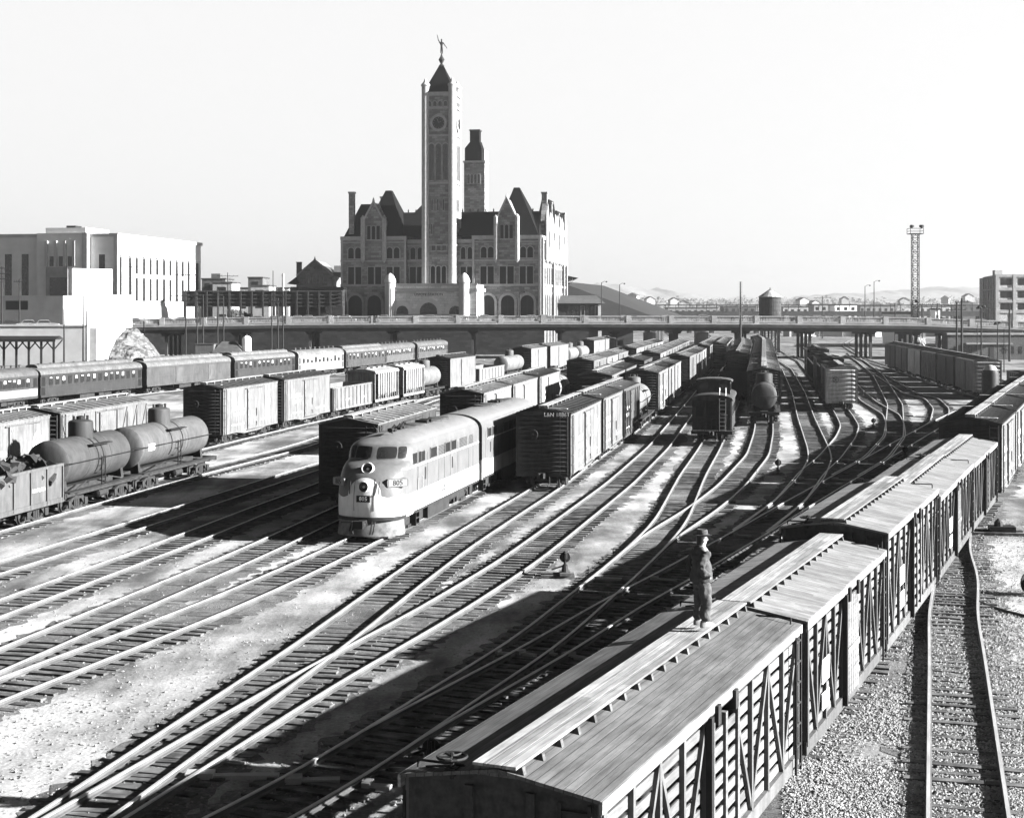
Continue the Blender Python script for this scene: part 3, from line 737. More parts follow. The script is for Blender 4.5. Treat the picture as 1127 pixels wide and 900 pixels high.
@cached
def gondola(L=12.4, H=2.6, ribs=9, lod=0, floor=1.3):
    pr = Proto(); hw = 1.48; z0 = 1.05; h2 = L/2; m = MB()
    for sd in (-1, 1):
        m.box(min(sd*hw, sd*(hw-.06)), max(sd*hw, sd*(hw-.06)), -h2, h2, z0, H); m.box(min(sd*(hw-.09), sd*(hw+.06)), max(sd*(hw-.09), sd*(hw+.06)), -h2, h2, H-.1, H+.02)
        for i in range(ribs):
            y = -h2+.08+(L-.16)*i/(ribs-1); m.prism([(hw*sd, z0-.05), (sd*(hw+.07), z0-.05), (sd*(hw+.07), H-.1), (sd*hw, H-.1)], y-.05, y+.05, 'XZ')
        m.box(min(sd*(hw-.02), sd*(hw+.05)), max(sd*(hw-.02), sd*(hw+.05)), -h2, h2, z0-.1, z0+.12)
        y = sd*h2; m.box(-hw+.02, hw-.02, min(y, y-sd*.06), max(y, y-sd*.06), z0, H); m.box(-hw, hw, min(y+sd*.05, y-sd*.08), max(y+sd*.05, y-sd*.08), H-.1, H+.015)
        for x in (-.9, -.3, .3, .9): m.box(x-.05, x+.05, min(y, y+sd*.07), max(y, y+sd*.07), z0, H-.1)
    m.box(-hw+.05, hw-.05, -h2+.05, h2-.05, floor-.08, floor)
    pr.p('body', m, M['paint'])
    pr.p('underframe', underframe(L, hw), M['steel'])
    if lod == 0:
        pr.couplers(L)
        for sd in (-1, 1): pr.p('ladder', ladder(sd*(hw+.1), -sd*(h2-.3), z0-.1, H-.05, 'Y', .4, 4), M['steel_mid'])
        marks(pr, hw+.012, [(h2*.5, h2*.72, 1.7, .16), (-h2*.4, -h2*.1, 1.7, .16)])
    pr.trucks(h2-1.75)
    return pr

@cached
def hopper(L=10.5, H=4.0, ribs=9, covered=True, lod=0):
    pr = Proto(); hw = 1.5; h2 = L/2; m = MB(); z0 = 1.1
    for sd in (-1, 1):
        m.box(min(sd*hw, sd*(hw-.06)), max(sd*hw, sd*(hw-.06)), -h2+.9, h2-.9, 1.7, H); m.box(min(sd*(hw-.05), sd*(hw+.1)), max(sd*(hw-.05), sd*(hw+.1)), -h2, h2, H-.14, H); m.box(min(sd*(hw-.1), sd*(hw+.06)), max(sd*(hw-.1), sd*(hw+.06)), -h2, h2, z0-.1, z0+.14)
        for i in range(ribs):
            y = -h2+.9+(L-1.8)*i/(ribs-1); m.box(min(sd*hw, sd*(hw+.11)), max(sd*hw, sd*(hw+.11)), y-.05, y+.05, z0, H-.1)
        for y in (-h2+.06, h2-.06): m.box(min(sd*(hw-.1), sd*(hw+.02)), max(sd*(hw-.1), sd*(hw+.02)), y-.06, y+.06, z0, H)
        y = sd*h2   # sloped end sheet, open bay below it
        m.add([(-hw, sd*(h2-.9), H-.05), (hw, sd*(h2-.9), H-.05), (hw, sd*(h2-.9), 3.0), (-hw, sd*(h2-.9), 3.0), (-hw, sd*(h2-2.6), 1.3), (hw, sd*(h2-2.6), 1.3)], [(0,1,2,3), (3,2,5,4)])
    for y0, y1 in ((-h2+1.8, -.2), (.2, h2-1.8)):
        m.add([(-hw+.06, y0, 1.72), (hw-.06, y0, 1.72), (hw-.06, y1, 1.72), (-hw+.06, y1, 1.72), (-.7, y0+.7, .62), (.7, y0+.7, .62), (.7, y1-.7, .62), (-.7, y1-.7, .62)], [(0,1,5,4), (1,2,6,5), (2,3,7,6), (3,0,4,7), (4,5,6,7)])
    pr.p('body', m, M['paint'])
    m = MB()
    if covered:
        m.prism([(-hw-.03, H), (hw+.03, H), (hw, H+.12), (.5, H+.32), (-.5, H+.32), (-hw, H+.12)], -h2+.05, h2-.05, 'XZ')
        for y in np.linspace(-h2+1.3, h2-1.3, 4): m.box(-.45, .45, y-.45, y+.45, H+.3, H+.42)
        pr.p('roof', m, M['paint'])
    else: m.box(-hw+.05, hw-.05, -h2+1., h2-1., 1.8, 1.9); pr.p('floor', m, M['steel'])
    m = MB(); m.box(-.3, .3, -h2, h2, .9, 1.2); m.box(-hw, hw, -h2, -h2+.2, .95, 1.2); m.box(-hw, hw, h2-.2, h2, .95, 1.2); pr.p('underframe', m, M['steel'])
    if lod == 0: pr.couplers(L); pr.p('ladder', ladder(.9, -h2-.06, 1., H-.05, 'X'), M['steel_mid']); pr.p('ladder', ladder(-.9, h2+.06, 1., H-.05, 'X'), M['steel_mid'])
    pr.trucks(h2-1.6)
    return pr

def arch_roof(hw, ze, zr, n=14, mon=None):
    pts = []
    for i in range(n+1):
        a = PI*i/n; pts.append((hw*math.cos(a), ze+(zr-ze)*math.sin(a)**.8))
    return pts
@cached
def coach(L=20.5, clere=True, nwin=15, H=3.35, roof=.28, baggage=False, lod=0, band=None, vest=True):
    pr = Proto(); hw = 1.5; z0 = 1.15; h2 = L/2; m = MB()
    m.box(-hw, hw, -h2, h2, z0, H)
    for sd in (-1, 1):
        m.box(min(sd*hw, sd*(hw+.035)), max(sd*hw, sd*(hw+.035)), -h2, h2, 2.05, 2.17); m.box(min(sd*hw, sd*(hw+.05)), max(sd*hw, sd*(hw+.05)), -h2, h2, H-.2, H-.004); m.box(min(sd*hw, sd*(hw+.04)), max(sd*hw, sd*(hw+.04)), -h2, h2, z0-.12, z0+.1)
    pr.p('body', m, M['paint'])
    m = MB(); r = arch_roof(hw+.06, H, 4.05 if clere else 4.15); m.prism(r, -h2-.05, h2+.05, 'XZ')
    if clere: m.prism([(x*.47, z-.0) for x, z in arch_roof(hw, 4.05, 4.4)]+[(-hw*.47, 3.8), (hw*.47, 3.8)], -h2+.7, h2-.7, 'XZ')
    for y in np.linspace(-h2+1.5, h2-1.5, 9): m.lathe([(.12, 0), (.12, .2), (.2, .22), (.02, .3)], (.35, y, 4.2), 'Z', 8)
    pr.p('roof', m, M['paint_dull'], True, col=roof)
    if band is not None:
        m = MB()
        for sd in (-1, 1): m.box(min(sd*hw, sd*(hw+.02)), max(sd*hw, sd*(hw+.02)), -h2+.02, h2-.02, 1.28, 2.04)
        pr.p('paint_band', m, M['paint'], col=band)
    if not baggage:
        wb = MB(); wb.box(-.012, .012, -.36, .36, -.4, .4); wb = wb.mesh('window', M['glass_dull'])
        for sd in ((1, -1) if lod == 0 else (1,)):
            for i in range(nwin):
                y = -h2+1.9+(L-3.8)*i/(nwin-1)
                d = pr.p('window', wb, None, y=y); d['x'] = sd*(hw+.012); d['z'] = 2.66; 
                b = MB(); hgt = [.24, .1, .42, .3, .18][(i*3+1) % 5]; b.box(-.005, .005, -.22, .22, .38-hgt, .38)
                if sd > 0 and (i % 5) != 3: k = pr.kid(d, 'blind', b, M['blind']); k['x'] = .012; k['z'] = 0
        for sd in (-1, 1):
            for e in (-1, 1):
                m = MB(); m.box(min(sd*(hw-.02), sd*(hw+.006)), max(sd*(hw-.02), sd*(hw+.006)), e*(h2-.5)-.36, e*(h2-.5)+.36, z0+.05, H-.25); pr.p('vestibule_door', m, M['paint'], col='.25')
    else:
        for sd in (-1, 1):
            for y in (-L*.14, L*.25):
                m = MB(); m.box(min(sd*hw, sd*(hw+.04)), max(sd*hw, sd*(hw+.04)), y-.85, y+.85, z0+.05, H-.22); d = pr.p('door', m, M['paint'], col='1.25')
    for sd in (-1, 1):
        m = MB(); y = sd*h2; m.box(-.55, .55, min(y, y+sd*.3), max(y, y+sd*.3), z0, 3.5); d = pr.p('diaphragm', m, M['black'])
        m = MB(); m.box(-.3, .3, min(y+sd*.3, y+sd*.32), max(y+sd*.3, y+sd*.32), z0+.1, 3.1); pr.kid(d, 'door', m, M['steel_mid'])
    m = MB(); m.box(-.3, .3, -h2, h2, .9, 1.16); m.box(-1.2, -.4, -3, -1, .5, 1.1); m.box(.5, 1.25, -2.5, .5, .5, 1.1); m.box(.5, 1.2, 1.5, 2.6, .55, 1.1); m.lathe([(.05,-.8),(.22,-.75),(.22,.75),(.05,.8)], (.9, 3.6, .75), 'Y', 10)
    pr.p('underframe', m, M['steel_mid'])
    t = truck_meshes()
    for y in (-h2+2.9, h2-2.9):
        d = pr.p('truck', t['frame'], None, y=y)
        for q in (-1.2, 0, 1.2): pr.kid(d, 'wheelset', t['wheels'], None, y=q)
    return pr
@cached
def caboose(L=10.):
    pr = Proto(); hw = 1.45; h2 = L/2; bl = h2-.95; m = MB(); H = 3.35
    m.box(-hw, hw, -bl, bl, 1.1, H)
    for i in range(17):
        x = -hw+.08+i*(2*hw-.16)/16; m.box(x-.012, x+.012, -bl-.012, bl+.012, 1.12, H-.05)
    pr.p('body', m, M['paint'])
    m = MB(); r = arch_roof(hw+.12, H, H+.45, 10); m.prism(r, -h2-.1, h2+.1, 'XZ'); pr.p('roof', m, M['paint_dull'], True, col=.13)
    m = MB(); m.box(-1.25, 1.25, -1.9, .6, H+.1, H+1.25); d = pr.p('cupola', m, M['paint'])
    m = MB(); m.prism(arch_roof(1.42, H+1.25, H+1.5, 8), -2.1, .8, 'XZ'); pr.kid(d, 'roof', m, M['paint_dull'], col=.2)
    for x in (-.7, .7):
        m = MB(); m.box(x-.38, x+.38, -1.93, -1.89, H+.6, H+1.1); pr.kid(d, 'window', m, M['glass'])
    for sd in (-1, 1):
        for y in (-1.25, -.1):
            m = MB(); m.box(min(sd*1.24, sd*1.28), max(sd*1.24, sd*1.28), y-.4, y+.4, H+.6, H+1.1); pr.kid(d, 'window', m, M['glass'])
    for sd in (-1, 1):
        e = sd*bl
        m = MB(); m.box(-.4, .4, min(e, e+sd*.03), max(e, e+sd*.03), 1.15, 3.05); dd = pr.p('door', m, M['paint'], col='.6')
        m = MB(); m.box(-.24, .24, min(e+sd*.03, e+sd*.045), max(e+sd*.03, e+sd*.045), 2.2, 2.85); pr.kid(dd, 'window', m, M['glass_dull'])
        for x in (-.95, .95):
            m = MB(); m.box(x-.26, x+.26, min(e, e+sd*.02), max(e, e+sd*.02), 2.15, 2.85); pr.p('window', m, M['glass_dull'])
        m = MB(); m.box(-hw, hw, min(e, sd*h2), max(e, sd*h2), 1.02, 1.12); m.box(-hw-.05, hw+.05, min(sd*h2, sd*(h2+.12)), max(sd*h2, sd*(h2+.12)), .88, 1.14)
        for x in (-hw+.05, hw-.05): m.box(x-.3 if x > 0 else x, x if x > 0 else x+.3, min(sd*(h2-.7), sd*(h2-.1)), max(sd*(h2-.7), sd*(h2-.1)), .55, .6)
        pr.p('platform', m, M['steel_mid'])
        m = MB(); y = sd*(h2+.02)
        for z in (1.6, 2.05): m.tube((-hw+.05, y, z), (hw-.05, y, z), .028, 6)
        for x in np.linspace(-hw+.05, hw-.05, 9): m.tube((x, y, 1.1), (x, y, 2.05), .018, 5)
        for x in (-hw+.05, -.5, .5, hw-.05): m.tube((x, y, 1.1), (x, y, H+.05), .03, 6)
        pr.p('railing', m, M['steel_mid'])
        m = ladder(-.8*sd, sd*(h2+.08), 1.1, H+.1, 'X', .45, 8)
        x0 = -.8*sd
        for q in (-.225, .225): m.tube((x0+q, sd*(h2+.08), H+.1), (x0+q, sd*(h2-.1), H+.95), .03, 6); m.tube((x0+q, sd*(h2-.1), H+.95), (x0+q, sd*(h2-.9), H+.85), .03, 6); m.tube((x0+q, sd*(h2-.9), H+.85), (x0+q, sd*(h2-1.), H+.35), .03, 6)
        pr.p('ladder', m, M['bright'])
        pr.p('brake_wheel', brakewheel(-.9*sd, sd*(h2-.1), 2.3, .24, 'Z', 1.2), M['steel_mid'])
    for sd in (-1, 1):
        for y in (-2.6, -.6, 1.4, 2.8):
            m = MB(); m.box(min(sd*hw, sd*(hw+.02)), max(sd*hw, sd*(hw+.02)), y-.35, y+.35, 2.15, 2.85); pr.p('window', m, M['glass'])
    m = MB(); m.tube((.5, 1.8, H+.3), (.5, 1.8, H+1.2), .1, 8); pr.p('chimney', m, M['steel'])
    pr.p('underframe', underframe(L-1.8, hw), M['steel']); pr.couplers(L); pr.trucks(h2-2.2)
    return pr

# ---------------------------------------------------------------- streamlined diesel: horizontal slices lofted into the nose, cab and roof
def loco_mats():
    t = NT('two_tone_locomotive_paint'); sx = t.n('ShaderNodeSeparateXYZ'); t.l(t.co.outputs['Object'], sx.inputs[0]); x, y, z = sx.outputs
    ax = t.math('ABSOLUTE', x)
    # pale lower colour rises in a rounded shield over the nose door
    q = t.math('SUBTRACT', 1., t.math('POWER', t.math('DIVIDE', ax, .74), 2.)); bump = t.math('ADD', t.math('MULTIPLY', t.math('SQRT', t.math('MAXIMUM', q, 0.)), .72), t.ramp(ax, .55, 1.1, .14, 0., True)); onnose = t.ramp(y, -6.6, -6.0, 1., 0., True)
    dip = t.math('MULTIPLY', t.ramp(ax, .9, 1.5, .0, .12, True), onnose)
    lim = t.math('ADD', t.math('ADD', 1.93, t.math('MULTIPLY', bump, onnose)), dip)
    low = t.math('LESS_THAN', z, lim)
    stripe = t.math('MULTIPLY', t.math('GREATER_THAN', z, 3.04), t.math('LESS_THAN', z, 3.1)); stripe = t.math('MULTIPLY', stripe, t.math('GREATER_THAN', y, -6.3))
    pale = t.math('MAXIMUM', low, stripe)
    st = t.noise(5, 5, .65, t.map((1, 1, .2))); n = t.noise(1.2, 4)
    c = t.math('ADD', t.math('MULTIPLY', pale, .36), t.ramp(z, 4.05, 4.1, .08, .105))
    c = t.math('MULTIPLY', t.math('MULTIPLY', c, t.ramp(st, .3, .7, .78, 1.08)), t.ramp(n, .3, .7, .85, 1.08))
    return t.fin(c, .42, st, .05, .01)
M['loco'] = loco_mats(); M['board'] = plain('glazed_number_panel', .14, .4, .1); M['pilot'] = plain('road_grimed_pilot', .09, .7, .6, 3); M['loco_pale'] = plain('pale_locomotive_trim', .3, .45, .15)
LOCO_L = 15.3
def zsec(z):
    # half width, front distance from the nose tip, depth over which the plan reaches full width
    hw = 1.48
    if z > 3.7: u = min(1., (z-3.7)/.78); hw = 1.48*math.sqrt(max(0., 1-u**2.6))*(1-.04*u)
    if z < 1.3: yf = .1+(1.3-z)*.05
    elif z < 2.05: yf = .1*((z-1.6)/.4)**2*.5 if z > 1.6 else .1*((1.6-z)/.3)**2
    else: yf = 0
    K = [(1.0,.12),(1.3,.06),(1.7,.02),(2.1,.05),(2.5,.16),(2.85,.36),(3.05,.58),(3.2,.88),(3.29,1.18),(3.36,1.5),(3.44,1.6),(3.98,1.95),(4.08,2.12),(4.2,2.42),(4.32,2.85),(4.41,3.4),(4.48,4.4)]
    yf = float(np.interp(z, [k[0] for k in K], [k[1] for k in K]))
    dep = float(np.interp(z, [1., 2.5, 3.0, 3.35, 3.5, 4.0, 4.2, 4.48], [1.35, 1.45, 1.5, 1.3, 1.1, 1.1, 1.2, 1.]))
    return hw, yf, dep
def surf(z, th, off=0.):
    # th: -90..90 degrees across the nose (0 = centre line), at height z
    hw, yf, dep = zsec(z); a = math.radians(th)
    s, c = math.sin(a), math.cos(a)
    x = hw*math.copysign(abs(s)**.92, s); y = yf+dep*(1-abs(c)**.85)
    p = Vector((x, y-LOCO_L/2, z))
    if off:
        e = 1e-3
        du = surf(z, min(89.9, th+.5))-surf(z, th-.5); dv = surf(min(4.47, z+.01), th)-surf(z-.01, th)
        n = du.cross(dv).normalized()
        if n.y > 0 and abs(n.x) < .9 or n.dot(Vector((s, -c, .2))) < 0: n = -n
        p = p+n*off
    return p
def patch(z0, z1, t0, t1, off, nz=8, nt=10, shape=None):
    rows = []
    for i in range(nz+1):
        r = []
        for j in range(nt+1):
            u, v = j/nt, i/nz
            if shape: u, v = shape(u, v)
            r.append(surf(z0+(z1-z0)*v, t0+(t1-t0)*u, off))
        rows.append(r)
    return MB().grid(rows)
def rounded(k=.16):
    def f(u, v):
        # squircle map of the unit square for rounded corners
        a, b = 2*u-1, 2*v-1; q = k
        return ((a*math.sqrt(1-q*b*b*b*b))+1)/2, ((b*math.sqrt(1-q*a*a*a*a))+1)/2
    return f
def body_loft(front=True):
    zs = [1.0,1.15,1.3,1.5,1.7,1.9,2.1,2.3,2.5,2.7,2.85,2.97,3.07,3.15,3.22,3.28,3.33,3.38,3.44,3.55,3.7,3.85,3.95,4.03,4.11,4.19,4.27,4.34,4.4,4.45,4.475]
    ye = LOCO_L/2; rows = []
    for z in zs:
        hw = zsec(z)[0]; r = []
        ny = 10
        if front:
            yst = surf(z, 90).y
            r += [Vector((-hw, ye-(ye-yst)*i/ny, z)) for i in range(ny)]
            r += [surf(z, th) for th in np.linspace(-90, 90, 37)]
            r += [Vector((hw, yst+(ye-yst)*i/ny, z)) for i in range(1, ny+1)]
        else:
            r += [Vector((-hw, ye, z)), Vector((-hw, -ye, z)), Vector((hw, -ye, z)), Vector((hw, ye, z))]
        rows.append(r)
    m = MB().grid(rows)
    n = len(rows[0]); b = (len(rows)-1)*n
    m.f.append(tuple(range(b, b+n))); m.m.append(0)          # top cap
    m.f.append(tuple(range(n-1, -1, -1))); m.m.append(0)     # bottom
    m.f.append(tuple([i*n for i in range(len(rows))]+[i*n+n-1 for i in range(len(rows)-1, -1, -1)])); m.m.append(0)
    return m
@cached
def diesel(front=True):
    pr = Proto(); h2 = LOCO_L/2; hw = 1.48
    pr.p('body', body_loft(front), M['loco'], True)
    # side windows in the upper band, louvred doors and panel seams
    wins = [(-3.6, .95), (-1.6, 1.15), (1.0, .95), (2.2, 1.0)] if front else [(-5.9, .9), (-4.6, 1.1), (-1.6, 1.15), (1.0, .95), (2.6, 1.0), (5.6, .9)]
    for sd in (-1, 1):
        for y, w in wins:
            m = MB(); m.box(min(sd*(hw-.02), sd*(hw+.012)), max(sd*(hw-.02), sd*(hw+.012)), y-w/2, y+w/2, 3.17, 3.62); d = pr.p('window', m, M['glass_dull'])
            m = MB()
            for q in (-w/2, w/2): m.box(min(sd*hw, sd*(hw+.03)), max(sd*hw, sd*(hw+.03)), y+q-.03, y+q+.03, 3.14, 3.65)
            for z in (3.15, 3.64): m.box(min(sd*hw, sd*(hw+.03)), max(sd*hw, sd*(hw+.03)), y-w/2, y+w/2, z-.025, z+.025)
            pr.kid(d, 'frame', m, M['loco'])
        m = MB()
        for y in ((-4.0, -2.6, -.6, .45, 1.6, 3.1, 5.4, 6.3) if front else (-6.8, -5.2, -3.6, -2.6, -.6, .45, 1.6, 3.3, 5.0, 6.3)): m.box(min(sd*hw, sd*(hw+.006)), max(sd*hw, sd*(hw+.006)), y-.012, y+.012, 1.05, 3.5)
        m.box(min(sd*hw, sd*(hw+.02)), max(sd*hw, sd*(hw+.02)), -h2+(2.6 if front else .1), h2-.05, 1.0, 1.1)
        pr.p('panel_seam', m, M['steel_mid'])
        for y, w_ in ((-.1, 1.0), (4.2, 1.5), (5.9, .8)):
            m = MB()
            for q in range(7): m.box(min(sd*hw, sd*(hw+.018)), max(sd*hw, sd*(hw+.018)), y-w_/2, y+w_/2, 3.17+q*.065, 3.2+q*.065)
            pr.p('louvre', m, M['steel_mid'])
        m = MB()
        for y in np.arange(-4.6, 7., 1.05): m.box(min(sd*(hw-.02), sd*(hw+.012)), max(sd*(hw-.02), sd*(hw+.012)), y-.28, y+.28, 1.0, 1.06)
        pr.p('sill_slot', m, M['black'])
        for y in ((-3.0, 2.0) if front else (-5.6, 2.0)):      # door handles / port recesses
            m = MB(); m.box(min(sd*hw, sd*(hw+.02)), max(sd*hw, sd*(hw+.02)), y-.09, y+.09, 2.3, 2.85); pr.p('grab_recess', m, M['black'])
        if front:
            y = -h2+2.75
            m = MB(); m.box(min(sd*hw, sd*(hw+.02)), max(sd*hw, sd*(hw+.02)), y+.62, y+1.2, 1.1, 3.72); d = pr.p('cab_door', m, M['loco'])
            m = MB(); m.box(min(sd*(hw+.02), sd*(hw+.035)), max(sd*(hw+.02), sd*(hw+.035)), y+.7, y+1.12, 3.17, 3.64); pr.kid(d, 'window', m, M['glass'])
            m = MB()
            for q in (.55, 1.28): m.tube((sd*(hw+.05), y+q, 1.25), (sd*(hw+.05), y+q, 2.5), .022, 6)
            pr.kid(d, 'handrail', m, M['bright'])
            m = MB(); m.box(min(sd*(hw-.02), sd*(hw+.012)), max(sd*(hw-.02), sd*(hw+.012)), y-.15, y+.5, 3.17, 3.64); pr.p('cab_window', m, M['glass'])
        me = text_mesh('DIXIE', .42, M['steel_mid']); me.transform(Matrix.Translation((sd*(hw+.012), .2, 1.5)) @ Matrix.Rotation(sd*PI/2, 4, 'Z') @ Matrix.Rotation(PI/2, 4, 'X'))
        if front: pr.p('lettering', me, None)
        # skirt, fuel tank, steps
        m = MB()
        m.box(min(sd*.9, sd*1.42), max(sd*.9, sd*1.42), -2.35, 1.6, .42, 1.0); m.lathe([(.05,-.9),(.2,-.85),(.2,.85),(.05,.9)], (sd*1.15, 2.6, .82), 'Y', 10)
        pr.p('fuel_tank', m, M['steel_mid'])
        m = MB(); yb = -h2+(3.3 if front else .5)
        for z in (.45, .72, .98): m.box(min(sd*1.2, sd*1.5), max(sd*1.2, sd*1.5), yb-.25, yb+.25, z-.02, z+.02)
        for q in (-.27, .27): m.box(min(sd*1.2, sd*1.5), max(sd*1.2, sd*1.5), yb+q-.02, yb+q+.02, .4, 1.02)
        pr.p('step', m, M['steel_mid'])
    # roof: seams, exhausts, fans, horns
    for y in (-1.0, .6, 3.6, 5.0):
        m = MB(); m.lathe([(.55, 4.38), (.55, 4.52), (.5, 4.55), (.1, 4.5)], (0, y, 0), 'Z', 18); pr.p('roof_fan', m, M['paint_dull'], True, col=.2)
    for y in (1.8, 2.6):
        m = MB(); m.box(-.3, .3, y-.2, y+.2, 4.4, 4.62); pr.p('exhaust', m, M['steel'])
    if front:
        for x in (-.42, .3):
            m = MB(); m.tube((x, -h2+3.3, 4.46), (x, -h2+3.3, 4.6), .03, 6); m.tube((x, -h2+3.6, 4.62), (x, -h2+3.0, 4.62), .04, 8, .11); pr.p('horn', m, M['steel'])
        for y in (-3.3, -2.4, -1.9): m = MB(); m.box(-.18, .18, y-.15, y+.15, 4.4, 4.6); m.tube((0, y, 4.6), (.1, y+.1, 4.75), .05, 6); pr.p('roof_fitting', m, M['steel'])
        # windshield: two panes each side of the centre post
        for sd in (-1, 1):
            a, b = (sd*4, sd*61); m = patch(3.46, 4.0, min(a, b), max(a, b), .012, 8, 14, rounded(.12)); d = pr.p('windshield_frame', m, M['loco'], True)
            for q0, q1 in ((5.5, 37), (39.5, 59.5)):
                m = patch(3.487, 3.975, min(sd*q0, sd*q1), max(sd*q0, sd*q1), .02, 8, 10, rounded(.14)); pr.kid(d, 'windshield', m, M['glass'], True)
        # lamps
        def lamp(z, r, name, tilt):
            c = surf(z, 0); m = MB(); m.lathe([(r*1.22, -.06), (r*1.2, .1), (r*1.06, .15), (r*1.0, .1), (r*1.0, .0)], (0, 0, 0), 'Z', 24, False)
            me = m.mesh('lamp_ring', M['loco_pale'], True); Rm = Matrix.Translation(c) @ Matrix.Rotation(PI/2-tilt, 4, 'X'); me.transform(Rm); d = pr.p('headlight', me, None)
            m = MB(); m.lathe([(r*1.0, .07), (r*.8, .05), (r*.5, .03), (.02, .02)], (0, 0, 0), 'Z', 24, False); me = m.mesh('lens', M['glass'], True); me.transform(Rm); pr.kid(d, 'reflector', me, None)
            m = MB(); m.lathe([(r*.3, .03), (r*.25, .06), (.02, .08)], (0, 0, 0), 'Z', 12); me = m.mesh('bulb', M['bright'], True); me.transform(Rm); pr.kid(d, 'bulb', me, None)
        lamp(3.12, .23, 'headlight', .45); lamp(2.42, .21, 'headlight', .12)
        # number boards on the nose flanks
        for sd in (-1, 1):
            c = surf(2.56, sd*57); n = Vector((sd*math.sin(math.radians(42)), -math.cos(math.radians(42)), 0.02)).normalized()
            zc_ = Vector((0, 0, 1)); xa = Vector((0, 0, 1)).cross(n).normalized() * 1.0
            Rm = Matrix((( xa.x, n.x*-1, 0, c.x+n.x*.1), (xa.y, -n.y, 0, c.y+n.y*.1), (0, 0, 1, c.z), (0, 0, 0, 1)))
            m = MB(); m.prism([(-.46, -.17), (.46, -.17), (.5, -.1), (.5, .1), (.46, .17), (-.46, .17), (-.5, .1), (-.5, -.1)], -.02, .3, 'XZ'); me = m.mesh('number_board', M['loco']); me.transform(Rm); d = pr.p('number_board', me, None)
            m = MB(); m.prism([(-.43, -.14), (.43, -.14), (.43, .14), (-.43, .14)], -.03, -.018, 'XZ'); me = m.mesh('panel', M['board']); me.transform(Rm); pr.kid(d, 'panel', me, None)
            me = text_mesh('805', .33, M['black'], .008); me.transform(Rm @ Matrix.Translation((0, -.036, 0)) @ Matrix.Rotation(PI/2, 4, 'X')); pr.kid(d, 'lettering', me, None)
        c = surf(1.92, 0)
        m = MB(); m.box(-.3, .3, c.y-.06, c.y+.02, 1.78, 2.06); d = pr.p('number_plate', m, M['steel_mid'])
        me = text_mesh('805', .24, M['letter']); me.transform(Matrix.Translation((0, c.y-.066, 1.92)) @ Matrix.Rotation(PI/2, 4, 'X')); pr.kid(d, 'lettering', me, None)
        # nose door outline, grab irons
        m = MB()
        for x in (-.44, .44):
            q = []
            for z in np.linspace(1.4, 2.75, 9): 
                best = min(np.linspace(0, 60, 121), key=lambda th: abs(surf(z, th).x-.44)); p = surf(z, math.copysign(best, x), .006); q.append(p)
            for a, b in zip(q, q[1:]): m.bar(a, b, .02, .012)
        pr.p('nose_door', m, M['steel_mid'])
        for x, z0, z1 in ((-.62, 2.1, 2.6), (.62, 2.1, 2.6)):
            m = MB(); pts = []
            for z in (z0, z1):
                best = min(np.linspace(0, 60, 121), key=lambda th: abs(surf(z, th).x-abs(x))); pts.append(surf(z, math.copysign(best, x), .07))
            m.tube(pts[0], pts[1], .02, 6); pr.p('grab_iron', m, M['steel'])
        # anticlimber band, pilot, coupler
        m = MB(); rows = []
        for z, o in ((.98, .0), (.98, .05), (1.12, .06), (1.12, .0)): rows.append([surf(1.12, th, 0)+Vector((math.sin(math.radians(th))*o, -math.cos(math.radians(th))*o, z-1.12)) for th in np.linspace(-88, 88, 29)])
        m.grid(rows); pr.p('buffer_band', m, M['steel_mid'])
        m = MB(); rows = []
        for z, o in ((.96, -.02), (.7, .06), (.42, .16), (.3, .18), (.3, .1)): rows.append([surf(1.12, th, 0)+Vector((math.sin(math.radians(th))*o*.3, -math.cos(math.radians(th))*o+.1, z-1.12)) for th in np.linspace(-80, 80, 25)])
        m.grid(rows); pr.p('pilot', m, M['pilot'], True)
        m = MB(); y = -h2-.1
        m.box(-.16, .16, y-.5, y+.4, .78, 1.02); m.box(-.24, .2, y-.62, y-.36, .74, 1.06)
        for x in (-.5, -.38, .4, .52): m.tube((x, y+.1, .95), (x*1.05, y-.15, .6), .035, 6); m.tube((x*1.05, y-.15, .6), (x*.95, y-.2, .45), .035, 6)
        m.bar((-.95, y, .92), (.2, y-.1, .95), .03, .03)
        pr.p('coupler', m, M['steel'])
    m = MB(); m.box(-1.2, 1.2, -h2+1.0, h2-.1, .86, 1.02); pr.p('underframe', m, M['steel'])
    t = truck_meshes(); pr.half = 4.8
    for y in (-h2+3.0, h2-2.6):
        m = MB()
        for sd in (-1, 1):
            x = sd*1.12
            m.prism([(-2.1,.75),(-1.9,.95),(1.9,.95),(2.1,.75),(1.8,.6),(.9,.72),(.5,.5),(-.5,.5),(-.9,.72),(-1.8,.6)], x-.07, x+.09, 'YZ')
            for q in (-1.37, 1.37): m.box(x-.05, x+.2, y*0+q-.2, q+.2, .46, .95); m.tube((x+.1, q-.5, .45), (x+.1, q-.5, .95), .09, 7); m.tube((x+.1, q+.5, .45), (x+.1, q+.5, .95), .09, 7); m.tube((x+.05, q*.4, .75), (x+.05, q*.75, .75), .1, 8)
            m.box(x, x+.16*sd if sd > 0 else x+.02, -.55, .55, .36, .5)
        m.box(-1.05, 1.05, -.3, .3, .5, .85)
        d = pr.p('truck', m, M['steel_mid'], y=y)
        for q in (-1.37, 1.37): pr.kid(d, 'wheelset', t['wheels'], None, y=q)
    if not front: pr.couplers(LOCO_L)
    return pr
